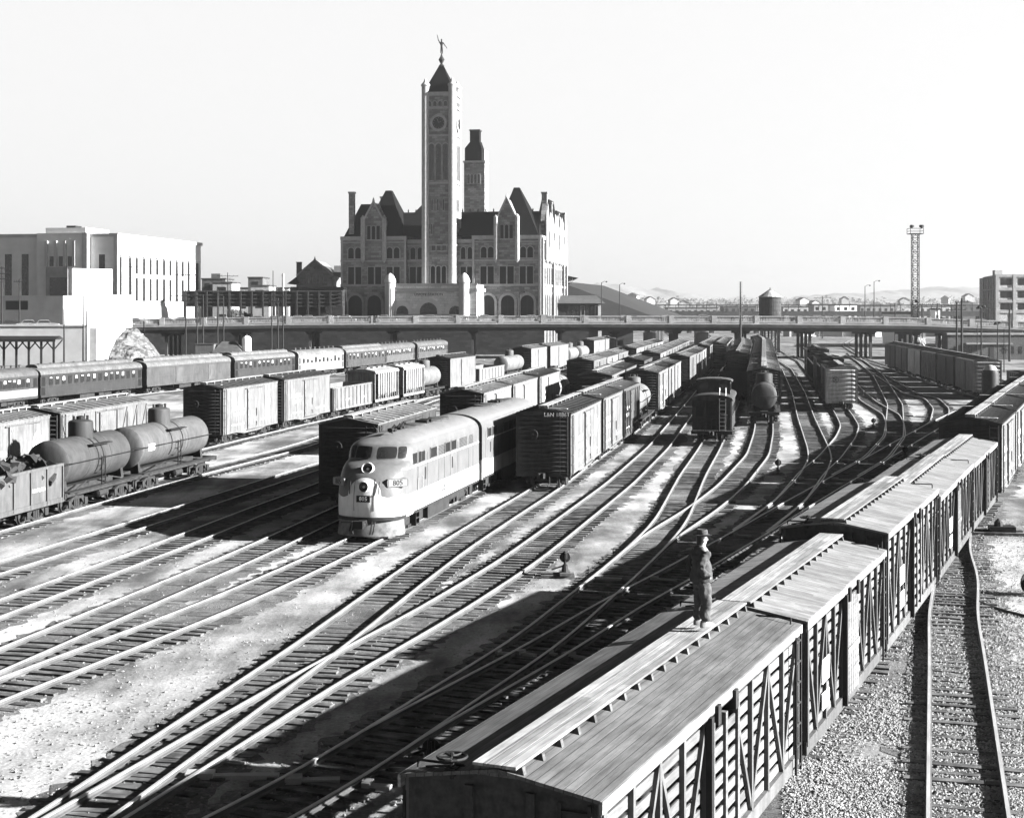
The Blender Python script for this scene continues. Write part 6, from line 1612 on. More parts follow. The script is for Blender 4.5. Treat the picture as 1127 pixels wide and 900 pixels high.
def lattice(name, lab, cat, px, Y, w, z0, zt, nb, mat, plat=True):
    x = pxd(px, Y); r = thing(name, lab, cat, (x, Y, 0)); m = MB(); h = w/2; t = .09*w/1.5
    for sx in (-1, 1):
        for sy in (-1, 1): m.bar((sx*h, sy*h, z0), (sx*h, sy*h, zt), t*1.6, t*1.6)
    for i in range(nb):
        a, b = z0+(zt-z0)*i/nb, z0+(zt-z0)*(i+1)/nb
        for (p, q) in (((-h, -h), (h, -h)), ((h, -h), (h, h)), ((h, h), (-h, h)), ((-h, h), (-h, -h))):
            if i % 2: p, q = q, p
            m.bar((p[0], p[1], a), (q[0], q[1], b), t, t); m.bar((p[0], p[1], a), (q[0], q[1], a), t, t)
    put('lattice', m, mat, r)
    return r
lt = lattice('floodlight_tower', 'tall steel lattice floodlight tower rising beyond the viaduct', 'tower', 1007.3, 345, 1.45, 0, zpx(257, 345), 26, M['steel_mid'])
m = MB(); z = zpx(257.5, 345)
m.box(-1.5, 1.5, -1.5, 1.5, z-.08, z+.08)
for sx in (-1.5, 1.5):
    for sy in (-1.5, 1.5): m.box(sx-.05, sx+.05, sy-.05, sy+.05, z, z+1.25)
for zz in (z+.62, z+1.25): m.bar((-1.5,-1.5,zz), (1.5,-1.5,zz), .06, .06); m.bar((-1.5,1.5,zz), (1.5,1.5,zz), .06, .06); m.bar((-1.5,-1.5,zz), (-1.5,1.5,zz), .06, .06); m.bar((1.5,-1.5,zz), (1.5,1.5,zz), .06, .06)
put('platform', m, M['steel_mid'], lt)
for sx in (-1, 1):
    m = MB(); m.tube((sx*1.0, -1.2, z+1.2), (sx*1.0, -1.2, z+1.5), .08, 6); m.tube((sx*.75, -1., z+1.75), (sx*1.35, -1.6, z+1.6), .28, 10, .42); put('floodlight', m, M['steel'], lt)
m = MB(); m.tube((-.3, -.9, zpx(332, 345)), (.3, -1.2, zpx(332, 345)+.2), .3, 8, .4); put('floodlight', m, M['steel'], lt)
sm = thing('signal_mast', 'slender tall mast standing just in front of the viaduct above the caboose', 'mast', (pxd(815, 296), 296, 0)); m = MB(); zt = zpx(310, 296)
m.tube((0, 0, 0), (0, 0, 8), .28, 8, .22); m.tube((0, 0, 8), (0, 0, zt), .14, 8, .1)
put('mast', m, M['steel_mid'], sm); m = MB()
for z in np.arange(8.5, zt, .5): m.box(-.25, .25, -.15, -.12, z-.02, z+.02)
m.box(-.27, -.23, -.16, -.1, 8, zt); m.box(.23, .27, -.16, -.1, 8, zt); put('ladder', m, M['concrete'], sm)
# timber water tank
Y = 350.; tk = thing('water_tank', 'round timber water tank with shallow conical roof behind the viaduct', 'water tank', (pxd(847.5, Y), Y, 0)); R_ = 12.4*Y/F
m = MB(); zb, zt, za = zpx(352, Y), zpx(327, Y), zpx(318.3, Y); m.lathe([(R_, zb), (R_*.97, zt)], (0,0,0), 'Z', 28); d = put('tub', m, planks('tank_staves', .03, .3, 'Z', .25), tk)
m = MB()
for z in np.linspace(zb+.4, zt-.3, 6): m.ring((0, 0, z), R_*1.0, .03, 'Z', 28, 4)
put('hoop', m, M['steel'], d)
m = MB(); m.lathe([(R_*1.06, zt), (R_*1.06, zt+.08), (.12, za), (.1, za+.3), (.02, za+.4)], (0,0,0), 'Z', 16); put('roof', m, M['paint_dull'], tk); bpy.context.view_layer.objects  # noqa
tk.children[-1].color = (.07,.07,.07,1)
m = MB()
for i in range(8): a = 2*PI*i/8; m.box(R_*.8*math.cos(a)-.18, R_*.8*math.cos(a)+.18, R_*.8*math.sin(a)-.18, R_*.8*math.sin(a)+.18, 0, zb)
m.box(-R_, R_, -R_*.7, R_*.7, zb-.35, zb-.01); put('trestle', m, M['pole'], tk)

# far viaduct of girders on posts
fv = thing('girder_viaduct', 'long dark two-level girder viaduct in the haze beyond the yard', 'viaduct'); Y = 640
m = MB(); a, b = pxd(735, Y), pxd(1180, Y); m.box(a, b, Y, Y+8, zpx(348, Y), zpx(342.5, Y)); put('girder', m, M['concrete_dark'], fv)
m = MB(); m.box(a-6, b, Y+9, Y+9.4, zpx(336.3, Y), zpx(335.2, Y)); 
for k in range(40): x = a+(b-a)*k/39; m.box(x-.12, x+.12, Y+9, Y+9.3, zpx(342.5, Y), zpx(335, Y))
put('railing', m, M['concrete_dark'], fv); m = MB()
for k in range(19): x = a+(b-a)*k/18; m.box(x-.7, x+.7, Y+1, Y+7, 0, zpx(348, Y))
put('pier', m, M['concrete_dark'], fv)
# factory at the right
Y = 395.; fa = thing('factory', 'concrete framed brick factory of four storeys at the right edge', 'factory', (pxd(1097, Y), Y, 0)); k = Y/F
zt = zpx(303, Y); m = MB(); m.add([(0,0,0),(60,0,0),(67.9,40,0),(7.9,40,0),(0,0,zt),(60,0,zt),(67.9,40,zt),(7.9,40,zt)],[(0,1,5,4),(1,2,6,5),(2,3,7,6),(3,0,4,7),(4,5,6,7)]); put('wall', m, M['brick_mid'], fa); m = MB(); m = MB(); fm = fmap('front')
for i in range(9): x = i*4.6; fbox(m, fm, x-.35, x+.45, 0, zt+.3, 0, .25)
for py in (303.5, 318, 331.5, 343): fbox(m, fm, -.3, 60, zpx(py, Y)-.35, zpx(py, Y)+.35, 0, .2)
dv = Vector((5.5, 28, 0)).normalized(); 
for py in (303.5, 318, 331.5, 343): z = zpx(py, Y); m.bar((-.1, 0, z), (5.4, 28, z), .35, .5)
for i in range(6): q = dv*i*5.8; m.bar((q.x-.1, q.y, 0), (q.x-.1, q.y, zt), .4, .4)
put('concrete_frame', m, M['baluster'], fa)
for i in range(5):
    for py in (310, 324, 337):
        z = zpx(py, Y); window(fa, fm, i*4.6+1.0, i*4.6+4.0, z-.9, z+.8, False, None, M['glass_dull'], .1, 2)
        m = MB(); fbox(m, fm, i*4.6+1.2, i*4.6+3.6, z-.2, z+.35, .04, .08); put('reflection', m, M['concrete'], fa) if False else None
m = MB(); m.box(.8, 2.8, 4, 6, zt, zpx(297, Y)); put('roof_house', m, M['brick_mid'], fa)
# dark brick building under the right end of the viaduct
Y = 300.5; bb = thing('brick_building', 'low sooty brick building under the right end of the viaduct', 'building', (pxd(1043, Y), Y, 0)); m = MB(); w = pxd(1180, Y)-pxd(1043, Y); zt = zpx(366.5, Y); m.box(0, w, 0, 4.2, 0, zt); put('wall', m, M['brick'], bb)
m = MB(); fm = fmap('front'); fbox(m, fm, -.2, w, zt-.35, zt+.05, 0, .25); fbox(m, fm, 3.5, 9.5, 3.1, 3.4, 0, .9); fbox(m, fm, 10, 13, 3.1, 3.35, 0, .3); put('cornice', m, M['concrete'], bb)
for a, b_ in ((1089, 1094),): m = MB(); fbox(m, fm, pxd(a, Y)-pxd(1043, Y), pxd(b_, Y)-pxd(1043, Y), 0, 2.9, 0, .05); put('door', m, M['black'], bb)
for a in (1050, 1058, 1066, 1103, 1112, 1121): window(bb, fm, pxd(a, Y)-pxd(1043, Y), pxd(a+4, Y)-pxd(1043, Y), 1.2, 2.7, False, None, M['glass'], .1)
# small things at the left: platform canopy, shed, tank, crate, rock bank
Y = 215.; cn = thing('platform_canopy', 'dark platform canopy on braced posts behind the left coach', 'canopy', (0, 0, 0)); x0, x1 = pxd(-30, Y), pxd(66, Y); zt = zpx(372, Y)
m = MB(); m.add([(x0, Y-2.2, zt-.2), (x1, Y-2.2, zt-.2), (x1, Y+2.2, zt-.2), (x0, Y+2.2, zt-.2), (x0, Y, zt+.3), (x1, Y, zt+.3)], [(0,1,5,4), (1,2,5), (2,3,4,5), (0,4,3), (0,3,2,1)]); m.box(x0, x1, Y-2.25, Y-2.15, zt-.5, zt-.1); put('roof', m, M['steel'], cn)
for i in range(7):
    x = x0+(x1-x0)*(i+.5)/7; m = MB(); m.bar((x, Y, 0), (x, Y, zt), .28, .28); 
    for sg in (-1, 1): m.bar((x, Y, zt-1.7), (x+sg*1.25, Y, zt-.25), .16, .16)
    put('post', m, M['pole'], cn)
sh = thing('tool_shed', 'small shed with grey pitched roof before the dark viaduct opening', 'shed', (pxd(235, 262), 262, 0)); k = 262/F; zt = zpx(376, 262); m = MB(); w = 30*k; m.box(0, w, 0, 5, 0, zpx(388, 262)); put('wall', m, M['concrete'], sh)
m = MB(); m.add([(-.3, -.4, zpx(388, 262)), (w+.3, -.4, zpx(388, 262)), (w+.3, 5.4, zpx(388, 262)), (-.3, 5.4, zpx(388, 262)), (1.0, 2.5, zt), (w-1.5, 2.5, zt)], [(0,1,5,4), (1,2,5), (2,3,4,5), (3,0,4)]); put('roof', m, M['tile'], sh)
wt = thing('storage_tank', 'white upright cylindrical tank beside the small shed', 'tank', (pxd(271.5, 264), 264, 0)); k = 264/F; m = MB(); m.lathe([(5.*k, 0), (5.*k, zpx(373, 264)), (4.*k, zpx(371, 264)), (1.2*k, zpx(369.5, 264)), (.1, zpx(369.3, 264))], (0,0,0), 'Z', 20); put('shell', m, M['white'], wt, True)
m = MB(); m.tube((0, 0, zpx(371, 264)), (0, 0, zpx(367.5, 264)), .12, 6); put('vent_pipe', m, M['steel_mid'], wt)
cr = thing('timber_bin', 'low timber bin left of the small shed', 'bin', (pxd(215, 262), 262, 0)); m = MB(); m.box(0, 3.2, 0, 3, 0, zpx(379, 262)); put('wall', m, M['wood_old'], cr); m = MB(); m.box(-.1, 3.3, -.1, 3.1, zpx(379, 262), zpx(379, 262)+.12); put('rim', m, M['wood_dark'], cr)
def rocks(name, x0, x1, y0, y1, zf, mat, seed, n=(110, 46)):
    rows = []
    for j in range(n[1]+1):
        v = j/n[1]; r = []
        for i in range(n[0]+1):
            u = i/n[0]; x = x0+(x1-x0)*u; y = y0+(y1-y0)*v; z = zf(u, v)
            led = abs(mnoise.noise(Vector((x*.16, z*.9, seed))))*1.1; d = mnoise.noise(Vector((x*.5, y*.3, z*.7+seed)))+.6*mnoise.noise(Vector((x*1.3, z*1.7, seed)))+.35*mnoise.noise(Vector((x*3., y*2., z*3.)))
            r.append((x, y+led-.45*d, max(-.1, z+.3*d*min(1, v*4))))
        rows.append(r)
    return struct(name, MB().grid(rows), mat, fix=False)
def rockmat():
    t = NT('limestone_bank'); sx = t.n('ShaderNodeSeparateXYZ'); t.l(t.co.outputs['Object'], sx.inputs[0]); n = t.noise(.9, 6, .7); w = t.noise(.35, 5, .65, t.map((1, 1, 2.5))); lay = t.noise(1.2, 4, .6, t.map((.25, .25, 3.)))
    val = t.math('MULTIPLY', t.ramp(n, .3, .7, .03, .15), t.ramp(lay, .3, .7, .5, 1.25)); val = t.mix(t.ramp(w, .5, .58, 0., 1.), val, .035)
    return t.fin(val, .95, t.math('ADD', n, lay), .8, .3)
rocks('rock_bank', pxd(92, 284), pxd(184, 298), 279, 294, lambda u, v: 6.3*min(1, v*1.15)**.55*(1-max(0, u-.6)/.4)**.75, rockmat(), 3.)
m = MB(); m.box(pxd(-60, 270), pxd(96, 270), 270, 271.2, 0, zpx(359, 270)); m.box(pxd(-60, 270), pxd(97, 270), 269.8, 271.4, zpx(359, 270), zpx(359, 270)+.25); o = put('retaining_wall', m, M['limestone']); tag(o, 'whitewashed retaining wall behind the platform canopy', 'wall')
m = MB(); m.box(pxd(-60, 271), pxd(128, 285), 271.2, 292, 0, 6.6); struct('upper_terrace', m, M['concrete'])
# long dark elevated trestle between post office and station
tr = thing('coal_trestle', 'long dark timber trestle behind the viaduct left of the station', 'trestle'); Y = 344; a, b = pxd(203, Y), pxd(376, Y); m = MB(); zt, zb = zpx(320.5, Y), zpx(337, Y)
m.box(a, b, Y+2, Y+2.3, zb, zt); 
for z in np.linspace(zb, zt, 5): m.box(a, b, Y-.2, Y+2, z-.12, z+.12)
put('deck', m, M['wood_dark'], tr); m = MB()
for k in range(15): x = a+(b-a)*k/14; m.box(x-.2, x+.2, Y-.4, Y+.0, 6.9, zt)
put('post', m, M['pole'], tr)
m = MB(); m.box(pxd(317, Y), b, Y+3, Y+10, 6.9, zpx(318, Y)); o = put('freight_house', m, M['stone_dark']); tag(o, 'dark low freight house wall just left of the station', 'building')
m = MB(); m.prism([(pxd(316, Y), zpx(318, Y)), (b+.3, zpx(318, Y)), (b, zpx(315.5, Y)), (pxd(318, Y), zpx(315.5, Y))], Y+2.7, Y+10.3, 'XZ'); put('roof', m, M['slate'], o)
# church-like hall with gable
Y = 400; ch = thing('gabled_hall', 'stone hall with a gable and three arched windows left of the station', 'hall', (pxd(346.5, Y), Y, 0)); k = Y/F; m = MB(); w = 19*k; m.prism([(-w, 6), (w, 6), (w, zpx(303, Y)), (0, zpx(286.5, Y)), (-w, zpx(303, Y))], 0, 25, 'XZ'); put('wall', m, M['stone'], ch)
for q in (-7.3, 0, 7.3): window(ch, fmap('front'), (q-1.8)*k, (q+1.8)*k, zpx(311, Y), zpx(302, Y), True, M['stone_trim'], M['glass'], .15)
m = MB(); m.lathe([(.05, -.1), (.35, -.08), (.35, .06), (.05, .08)], (0, 0, zpx(294.5, Y)), 'Y', 12); put('rose_window', m, M['glass'], ch)
m = MB()
for sg in (-1, 1): m.bar((sg*(w+.3), -.1, zpx(303.4, Y)), (0, -.1, zpx(286, Y)), .5, .4)
m.lathe([(.3, 0), (.15, .5), (.02, 1.)], (0, 0, zpx(286, Y)), 'Z', 6); put('coping', m, M['stone_trim'], ch)
m = MB(); m.prism([(-w-.4, zpx(303.6, Y)), (0, zpx(286.8, Y)), (w+.4, zpx(303.6, Y)), (w, zpx(304, Y)), (0, zpx(287.5, Y)), (-w, zpx(304, Y))], .3, 26, 'XZ'); m.add([(w, 3, zpx(304, Y)), (30*k+w, 3, zpx(304, Y)), (30*k+w, 20, zpx(290, Y)), (w*.6, 20, zpx(290, Y))], [(0,1,2,3)]); put('roof', m, M['tile'], ch)
m = MB(); m.box(-21.5*k, -16.5*k, 2, 4, 8, zpx(288.5, Y)); m.box(-22*k, -16*k, 1.8, 4.2, zpx(288.5, Y), zpx(288, Y)); put('chimney', m, M['brick'], ch)
m = MB(); m.prism([(-30*k, zpx(312.5, Y)), (-16*k, zpx(312.5, Y)), (-20*k, zpx(305, Y))], -1, 14, 'XZ'); put('side_roof', m, M['slate'], ch)
# rooftops of the town
def block(name, lab, x0p, x1p, yt, Y, mat, z0=6, cat='building', depth=14, extra=None):
    r = thing(name, lab, cat, (pxd(x0p, Y), Y, 0)); w = pxd(x1p, Y)-pxd(x0p, Y); zt = zpx(yt, Y); m = MB(); m.box(0, w, 0, depth, z0, zt); put('wall', m, mat, r)
    m = MB(); m.box(-.2, w+.2, -.2, depth+.2, zt, zt+.4); put('parapet', m, M['concrete_dark'], r)
    n = max(1, int(w/3.2)); h = max(2.2, (zt-z0)/max(1, round((zt-z0)/4)))
    for i in range(n):
        z = zt-2.8
        while z > z0+.5:
            if z < zt-1: window(r, fmap('front'), (i+.25)*w/n, (i+.7)*w/n, z, z+1.6, False, None, M['glass_dull'], .1, sill=False)
            z -= 4.2
    for (a, b, t2) in (extra or ()):
        m = MB(); m.box(pxd(a, Y)-pxd(x0p, Y), pxd(b, Y)-pxd(x0p, Y), 2, 6, zt, zpx(t2, Y)); put('roof_house', m, mat, r)
    return r
block('town_building', 'dark flat-roofed building with raised corner right of the post office', 222, 248, 307.5, 470, M['brick'], extra=((231, 241, 301),))
block('town_building', 'pale narrow building right of the raised-corner building', 234, 255, 311.5, 462, M['concrete'])
block('town_building', 'dark square building between the two distant masts', 273, 289, 306, 500, M['brick'], extra=((275, 278, 304.5),))
block('town_building', 'pale low building under the dark square one', 276, 296, 315, 480, M['concrete'])
block('town_building', 'long low dark rooftop beyond the trestle', 252, 318, 317.5, 520, M['brick_mid'])
ck = thing('chimney_stack', 'slim round chimney stack above the rooftops left of the gabled hall', 'chimney', (pxd(311.5, 520), 520, 0)); m = MB(); m.lathe([(.5, 0), (.38, zpx(304, 520)), (.45, zpx(304, 520)+.1), (.45, zpx(304, 520)+.6)], (0,0,0), 'Z', 14); put('shaft', m, M['brick_mid'], ck); m = MB(); m.lathe([(.35, 0), (.35, .3)], (0, 0, zpx(304, 520)+.6), 'Z', 12); put('rim', m, M['concrete'], ck)
block('white_hut', 'small white hut seen over the viaduct by a crossarm pole', 1029.5, 1034.5, 341, 352, M['white'], 6, 'hut', 4)
block('low_factory', 'long white-walled low factory far beyond the viaduct', 919, 943, 335.5, 760, M['white'], 0, 'factory', 20)
block('low_factory', 'dark low works building left of the white factory far away', 896, 911, 335.2, 740, M['brick_mid'], 0, 'factory', 14)
block('low_factory', 'pale sheds far beyond the viaduct right of the lattice tower', 985, 1003, 345.5, 420, M['white'], 0, 'factory', 14)
# distant wooded ridge and houses
def ridge(name, Y, prof, mat, seed, depth=500, amp=1.5):
    rows = []
    xs = np.linspace(pxd(560, Y), pxd(1260, Y), 150)
    top = []
    for j in range(12):
        v = j/11; r = []
        for x in xs:
            p = HX+x*F/Y; h = float(np.interp(p, prof[0], [zpx(q, Y) for q in prof[1]])); e = math.sin(min(1., v*1.6)*PI/2); d = mnoise.noise(Vector((x*.008, v*3, seed)))*amp*1.2+mnoise.noise(Vector((x*.035, v*9, seed)))*amp
            r.append((x, Y-depth+depth*v+(0 if v else 0), max(-1, h*e+d*e)))
        rows.append(r)
    struct(name, MB().grid(rows), mat, True, fix=False)
hm = plain('winter_hillside', .14, .95, .5, .03, bstr=.0)
ridge('hills', 6000, ([560, 640, 665, 700, 740, 790, 850, 905, 935, 960, 1000, 1050, 1127, 1260], [320, 316, 316, 321, 326, 332, 330, 326, 325, 323, 321, 324, 324, 322]), hm, 2., 1800, 14)
ridge('hills', 3600, ([560, 700, 760, 830, 900, 960, 1040, 1127, 1260], [330, 331, 333, 336, 333, 331, 330, 331, 330]), hm, 5., 900, 7.)
rr = random.Random(21)
hs = None
def house(x, y, w, d, h, lab):
    global hs
    r = thing('house', lab, 'house', (x, y, 0), rr.uniform(-.5, .5), 'small houses on the hazy hillside')
    if hs is None:
        m = MB(); m.prism([(-3.5, 0), (3.5, 0), (3.5, 5), (0, 7.2), (-3.5, 5)], 0, 9, 'XZ'); a = m.mesh('wall', M['limestone']); m = MB(); m.prism([(-4, 4.8), (0, 7.4), (4, 4.8), (4, 5.1), (0, 7.8), (-4, 5.1)], -.3, 9.3, 'XZ'); b = m.mesh('roof', M['tile']); hs = (a, b)
    for nm, me in zip(('wall', 'roof'), hs): o = bpy.data.objects.new(nm, me); C.objects.link(o); o.parent = r; o.scale = (w/7, d/9, h/7)
    return r
for i, (px, py, w) in enumerate(((690, 326, 9), (710, 330, 8), (735, 331, 8), (745, 334, 9), (828, 333, 8), (872, 331, 9), (884, 334, 8), (915, 330, 7), (978, 331, 9), (1043, 334, 12), (1068, 334, 16), (1062, 340, 9), (1046, 327, 8), (1020, 329, 7))):
    Y = 1440; Z = zpx(py, Y)
    r = house(pxd(px, Y), Y-60, w, 9, 7, f"small pale house on the hazy hill, {ORD[i]} from the left"); r.location.z = max(0, Z-5)
for i, (px, w) in enumerate(((893, 12), (915, 15), (928, 10), (941, 12), (972, 14), (980, 9), (1040, 10), (876, 9))):
    r = house(pxd(px, 560), 560, w*.55, 8, 6.4, ''); r['label'] = f"pale shed roof just behind the viaduct railing, number {ORD[i]} of the row"; r['group'] = 'pale sheds behind the viaduct'; r['category'] = 'shed'; r.name = 'yard_shed'
# hazy town and woods beyond the yard
for k, (a, b, yt, Y, mt, lab) in enumerate(((735, 790, 339, 820, 'concrete', 'long pale shed in the haze left of the water tank'), (797, 832, 337.5, 900, 'brick', 'long dark shed in the haze just left of the water tank'), (862, 890, 338, 860, 'brick_mid', 'grey works shed in the haze right of the water tank'), (946, 985, 337, 880, 'concrete', 'long pale works shed in the haze left of the lattice tower'), (1012, 1046, 337.5, 840, 'brick_mid', 'long grey shed in the haze right of the lattice tower'), (1048, 1079, 336, 930, 'brick', 'dark works building in the haze left of the factory'))):
    block('works_shed', lab, a, b, yt, Y, M[mt], 0, 'shed', 18)
q = random.Random(31); m = MB()
def clump(x, y, z, w, h, n):
    for _ in range(n):
        a = q.uniform(0, 6.3); r_ = w*math.sqrt(q.random()); p = Vector((x+r_*math.cos(a), y+r_*math.sin(a), z+h*(.15+.85*q.random()*(1-.5*(r_/w)**2)))); s_ = q.uniform(.5, 1.2)*w*.22; e1 = Vector((q.gauss(0, 1), q.gauss(0, 1), q.gauss(0, 1))).normalized(); e2 = e1.orthogonal().normalized()
        m.add([p-e1*s_, p+e2*s_, p+e1*s_, p-e2*s_], [(0,1,2,3)])
for _ in range(260):
    Y = q.uniform(950, 1700); px = q.uniform(640, 1120); clump(pxd(px, Y), Y, 0, q.uniform(4, 9), q.uniform(6, 15)*(Y/1300), 34)
for _ in range(420):
    Y = q.uniform(2700, 3400); px = q.uniform(600, 1140); clump(pxd(px, Y), Y, max(0, zpx(340-q.random()*7, Y)-6), q.uniform(9, 24), q.uniform(10, 22), 22)
o = put('woods', m, M['leaf'], None, fix=False); tag(o, kind='stuff')
# trees
def tree(px, Y, ytop, zb, wpx, lab, mat='leaf'):
    x = pxd(px, Y); zt = zpx(ytop, Y); r = thing('tree', lab, 'tree', (x, Y, zb)); H = zt-zb; w = wpx*Y/F/2; q = random.Random(px)
    m = MB(); m.tube((0, 0, 0), (.1, 0, H*.7), .22, 7, .08)
    for i in range(7): a = q.uniform(0, 6.3); z = H*q.uniform(.3, .65); m.tube((.04, 0, z), (w*.7*math.cos(a), w*.7*math.sin(a), z+H*.22), .07, 5, .03)
    put('trunk', m, M['pole'], r); m = MB()
    cl = [(q.uniform(-.75, .75)*w, q.uniform(-.75, .75)*w, H*q.uniform(.35, .9), q.uniform(.25, .5)*w) for _ in range(16)]
    for (cx_, cy_, cz_, cr) in cl:
        for k in range(60):
            v = Vector((q.gauss(0, 1), q.gauss(0, 1), q.gauss(0, 1))).normalized()*cr*q.uniform(.4, 1.05); p = Vector((cx_, cy_, cz_))+v; s_ = q.uniform(.12, .26); e1 = Vector((q.gauss(0, 1), q.gauss(0, 1), q.gauss(0, 1))).normalized(); e2 = e1.orthogonal().normalized()
            m.add([p-e1*s_, p+e2*s_*.7, p+e1*s_, p-e2*s_*.7], [(0,1,2,3)])
    put('crown', m, M[mat], r, fix=False)
tree(135, 318, 330, 6.5, 14, 'dark bushy tree by the corner of the post office'); tree(259, 362, 341, 6.9, 18, 'dark bush behind the parked cars right of the post office'); tree(272, 366, 344, 6.9, 12, 'small low bush beside the dark bush behind the viaduct')
tree(1012, 335, 372, 0, 12, 'pale scrubby bush under the right span of the viaduct', 'leaf2'); tree(1040, 340, 366, 0, 20, 'wide pale scrub behind the right viaduct piers', 'leaf2'); tree(118, 289, 362, 4.6, 14, 'low dark weeds at the left of the rock bank top')
# motor cars along the viaduct and the street
def sedan(x, y, z, rz, lab, shade, group='motor cars parked and driving along the viaduct'):
    r = thing('sedan_car', lab, 'car', (x, y, z), rz, group); global _sd
    if '_sd' not in globals():
        m = MB(); m.prism([(-2.4,.35),(2.4,.35),(2.5,.6),(2.4,.85),(1.3,.98),(-1.5,.98),(-2.3,.9),(-2.5,.65)], -.88, .88, 'XZ'); a = m.mesh('body', M['paint'])
        m = MB(); m.prism([(-1.5,.96),(1.2,.96),(.6,1.48),(.2,1.55),(-.7,1.55),(-1.1,1.48)], -.74, .74, 'XZ'); b = m.mesh('roof', M['paint'])
        m = MB(); 
        for s in (-1, 1): m.prism([(-1.3,1.02),(1.0,1.02),(.55,1.42),(-.95,1.42)], min(s*.73, s*.76), max(s*.73, s*.76), 'XZ')
        m.add([(1.22,-.66,1.0),(1.22,.66,1.0),(.64,.62,1.47),(.64,-.62,1.47)], [(0,1,2,3)]); c = m.mesh('window', M['glass'])
        w = MB(); w.lathe([(.1,-.1),(.33,-.1),(.33,.1),(.1,.1)], (0,0,.33), 'Y', 12); d = w.mesh('wheel', M['black'])
        m = MB(); m.box(2.42, 2.56, -.85, .85, .42, .56); m.box(-2.56, -2.42, -.85, .85, .42, .56); m.box(-2.3, 2.3, .885, .9, .72, .76); m.box(-2.3, 2.3, -.9, -.885, .72, .76); e = m.mesh('bumper', M['car_chrome'])
        _sd = (a, b, c, d, e)
    for nm, me, off in (('body', _sd[0], 0), ('roof', _sd[1], 0), ('window', _sd[2], 0), ('bumper', _sd[4], 0), ('wheel', _sd[3], (1.5, .78, 0)), ('wheel', _sd[3], (1.5, -.78, 0)), ('wheel', _sd[3], (-1.5, .78, 0)), ('wheel', _sd[3], (-1.5, -.78, 0))):
        o = bpy.data.objects.new(nm, me); C.objects.link(o); o.parent = r; o.color = (shade,)*3+(1,)
        if off: o.location = off
CARS = [(147, 'at the left end of the viaduct below the post office', .6), (178, 'left of the twin-armed pole', .5), (196, 'behind the twin-armed pole', .3), (231, 'between the short poles', .6), (243, 'by the short thin pole', .4), (262, 'in front of the dark bush', .3), (282, 'over the dark viaduct opening', .45), (300, 'behind the close trio of poles', .5), (312, 'right of the close trio of poles', .7), (326, 'in front of the dark freight house', .65), (338, 'right of another in front of the freight house', .7), (359, 'near the left wall of the station', .6), (379, 'by the left corner of the station', .55), (422, 'left of the portico', .6), (474, 'before the central portico arch', .75), (500, 'before the right portico arch', .65), (534, 'right of the portico', .75), (583, 'before the right station windows', .6), (597, 'by the right corner of the station', .7), (698, 'alone in front of the train shed roof', .3), (776, 'left of the slender mast', .5), (902, 'behind the railing right of the water tank', .7), (924, 'left of the two street lamps on the viaduct', .6), (1066, 'at the right end behind the tall thick pole', .6), (1082, 'at the right end behind the floodlights', .7)]
for px, lab, c in CARS:
    x = pxd(px, 312); y, z = sect(x); sedan(x, y+5.2 if px % 2 else y+9.0, z, rr.uniform(-.04, .04)+(PI if px % 2 else 0), f"{'white' if c > .5 else 'grey' if c > .35 else 'dark'} sedan {lab}", c)
for px, lab in ((13, 'dark sedan parked under the shaded warehouse wall at far left'), (33, 'pale sedan parked beside the dark one under the warehouse wall'), (50, 'white sedan at the right of those under the warehouse wall')):
    sedan(pxd(px, 277), 277, 6.6, .2, lab, .1 if px < 20 else .55, 'cars parked by the warehouse')
# switch stands
def stand(px, py, lab, h=1.0):
    p = P(px, py, 0); r = thing('switch_stand', lab, 'switch stand', (p.x, p.y, 0), 0, 'switch stands beside the tracks')
    m = MB(); m.box(-.9, .35, -.13, .13, 0, .11); m.box(-.9, .35, .4, .66, 0, .11); m.box(-.2, .2, -.2, .7, .11, .2); put('base', m, M['tie'], r)
    m = MB(); m.lathe([(.14, .2), (.1, .45), (.05, .5), (.04, h)], (0, .2, 0), 'Z', 10); m.bar((0, .2, .45), (-.5, .1, .3), .05, .05); put('post', m, M['steel'], r)
    m = MB(); m.lathe([(.02, -.03), (.2, -.02), (.2, .02), (.02, .03)], (0, .2, h-.05), 'Y', 16); m.box(-.02, .02, .02, .38, h-.2, h+.12); m.lathe([(.08, h-.15), (.1, h-.1), (.1, h+.1), (.04, h+.18)], (0, .2, 0), 'Z', 8); put('target', m, M['steel'], r)
stand(622, 636, 'dark switch stand on the bright gravel left of the man', .8); stand(857, 523, 'small switch stand on pale ground below the end-on tank car', .8); stand(962, 473, 'small switch stand in the curve of the tracks at right', .8)
stand(997, 507, 'switch stand close to the left side of the foreground train', .8); stand(474, 848, 'half-hidden switch stand at the corner of the nearest stock car roof', .5)
# switch machine and cable by the right track
p = P(1104, 588, 0); r = thing('switch_machine', 'low dark switch machine on long sleepers right of the foreground train', 'switch machine', (p.x, p.y, 0), -.15); m = MB(); m.box(-3.2, .9, -.5, -.2, 0, .14); m.box(-3.2, .9, .3, .6, 0, .14); put('base', m, M['tie'], r)
m = MB(); m.box(-.6, .5, -.35, .4, .14, .38); m.lathe([(.2, .38), (.18, .55), (.06, .7)], (-.2, 0, 0), 'Z', 10); m.bar((-3., 0, .2), (-.6, 0, .2), .06, .05); put('housing', m, M['steel'], r)
m = MB(); rp = random.Random(5); pts = []
for i in range(40): u = i/39; px = 1060+70*u; py = 655+8*math.sin(u*3)+22*u*u; q = P(px, py, .05); pts.append(q)
for a, b in zip(pts, pts[1:]): m.tube(a, b, .05, 6)
o = put('cable', m, M['black']); tag(o, 'black cable snaking over the gravel at the right edge', 'cable')
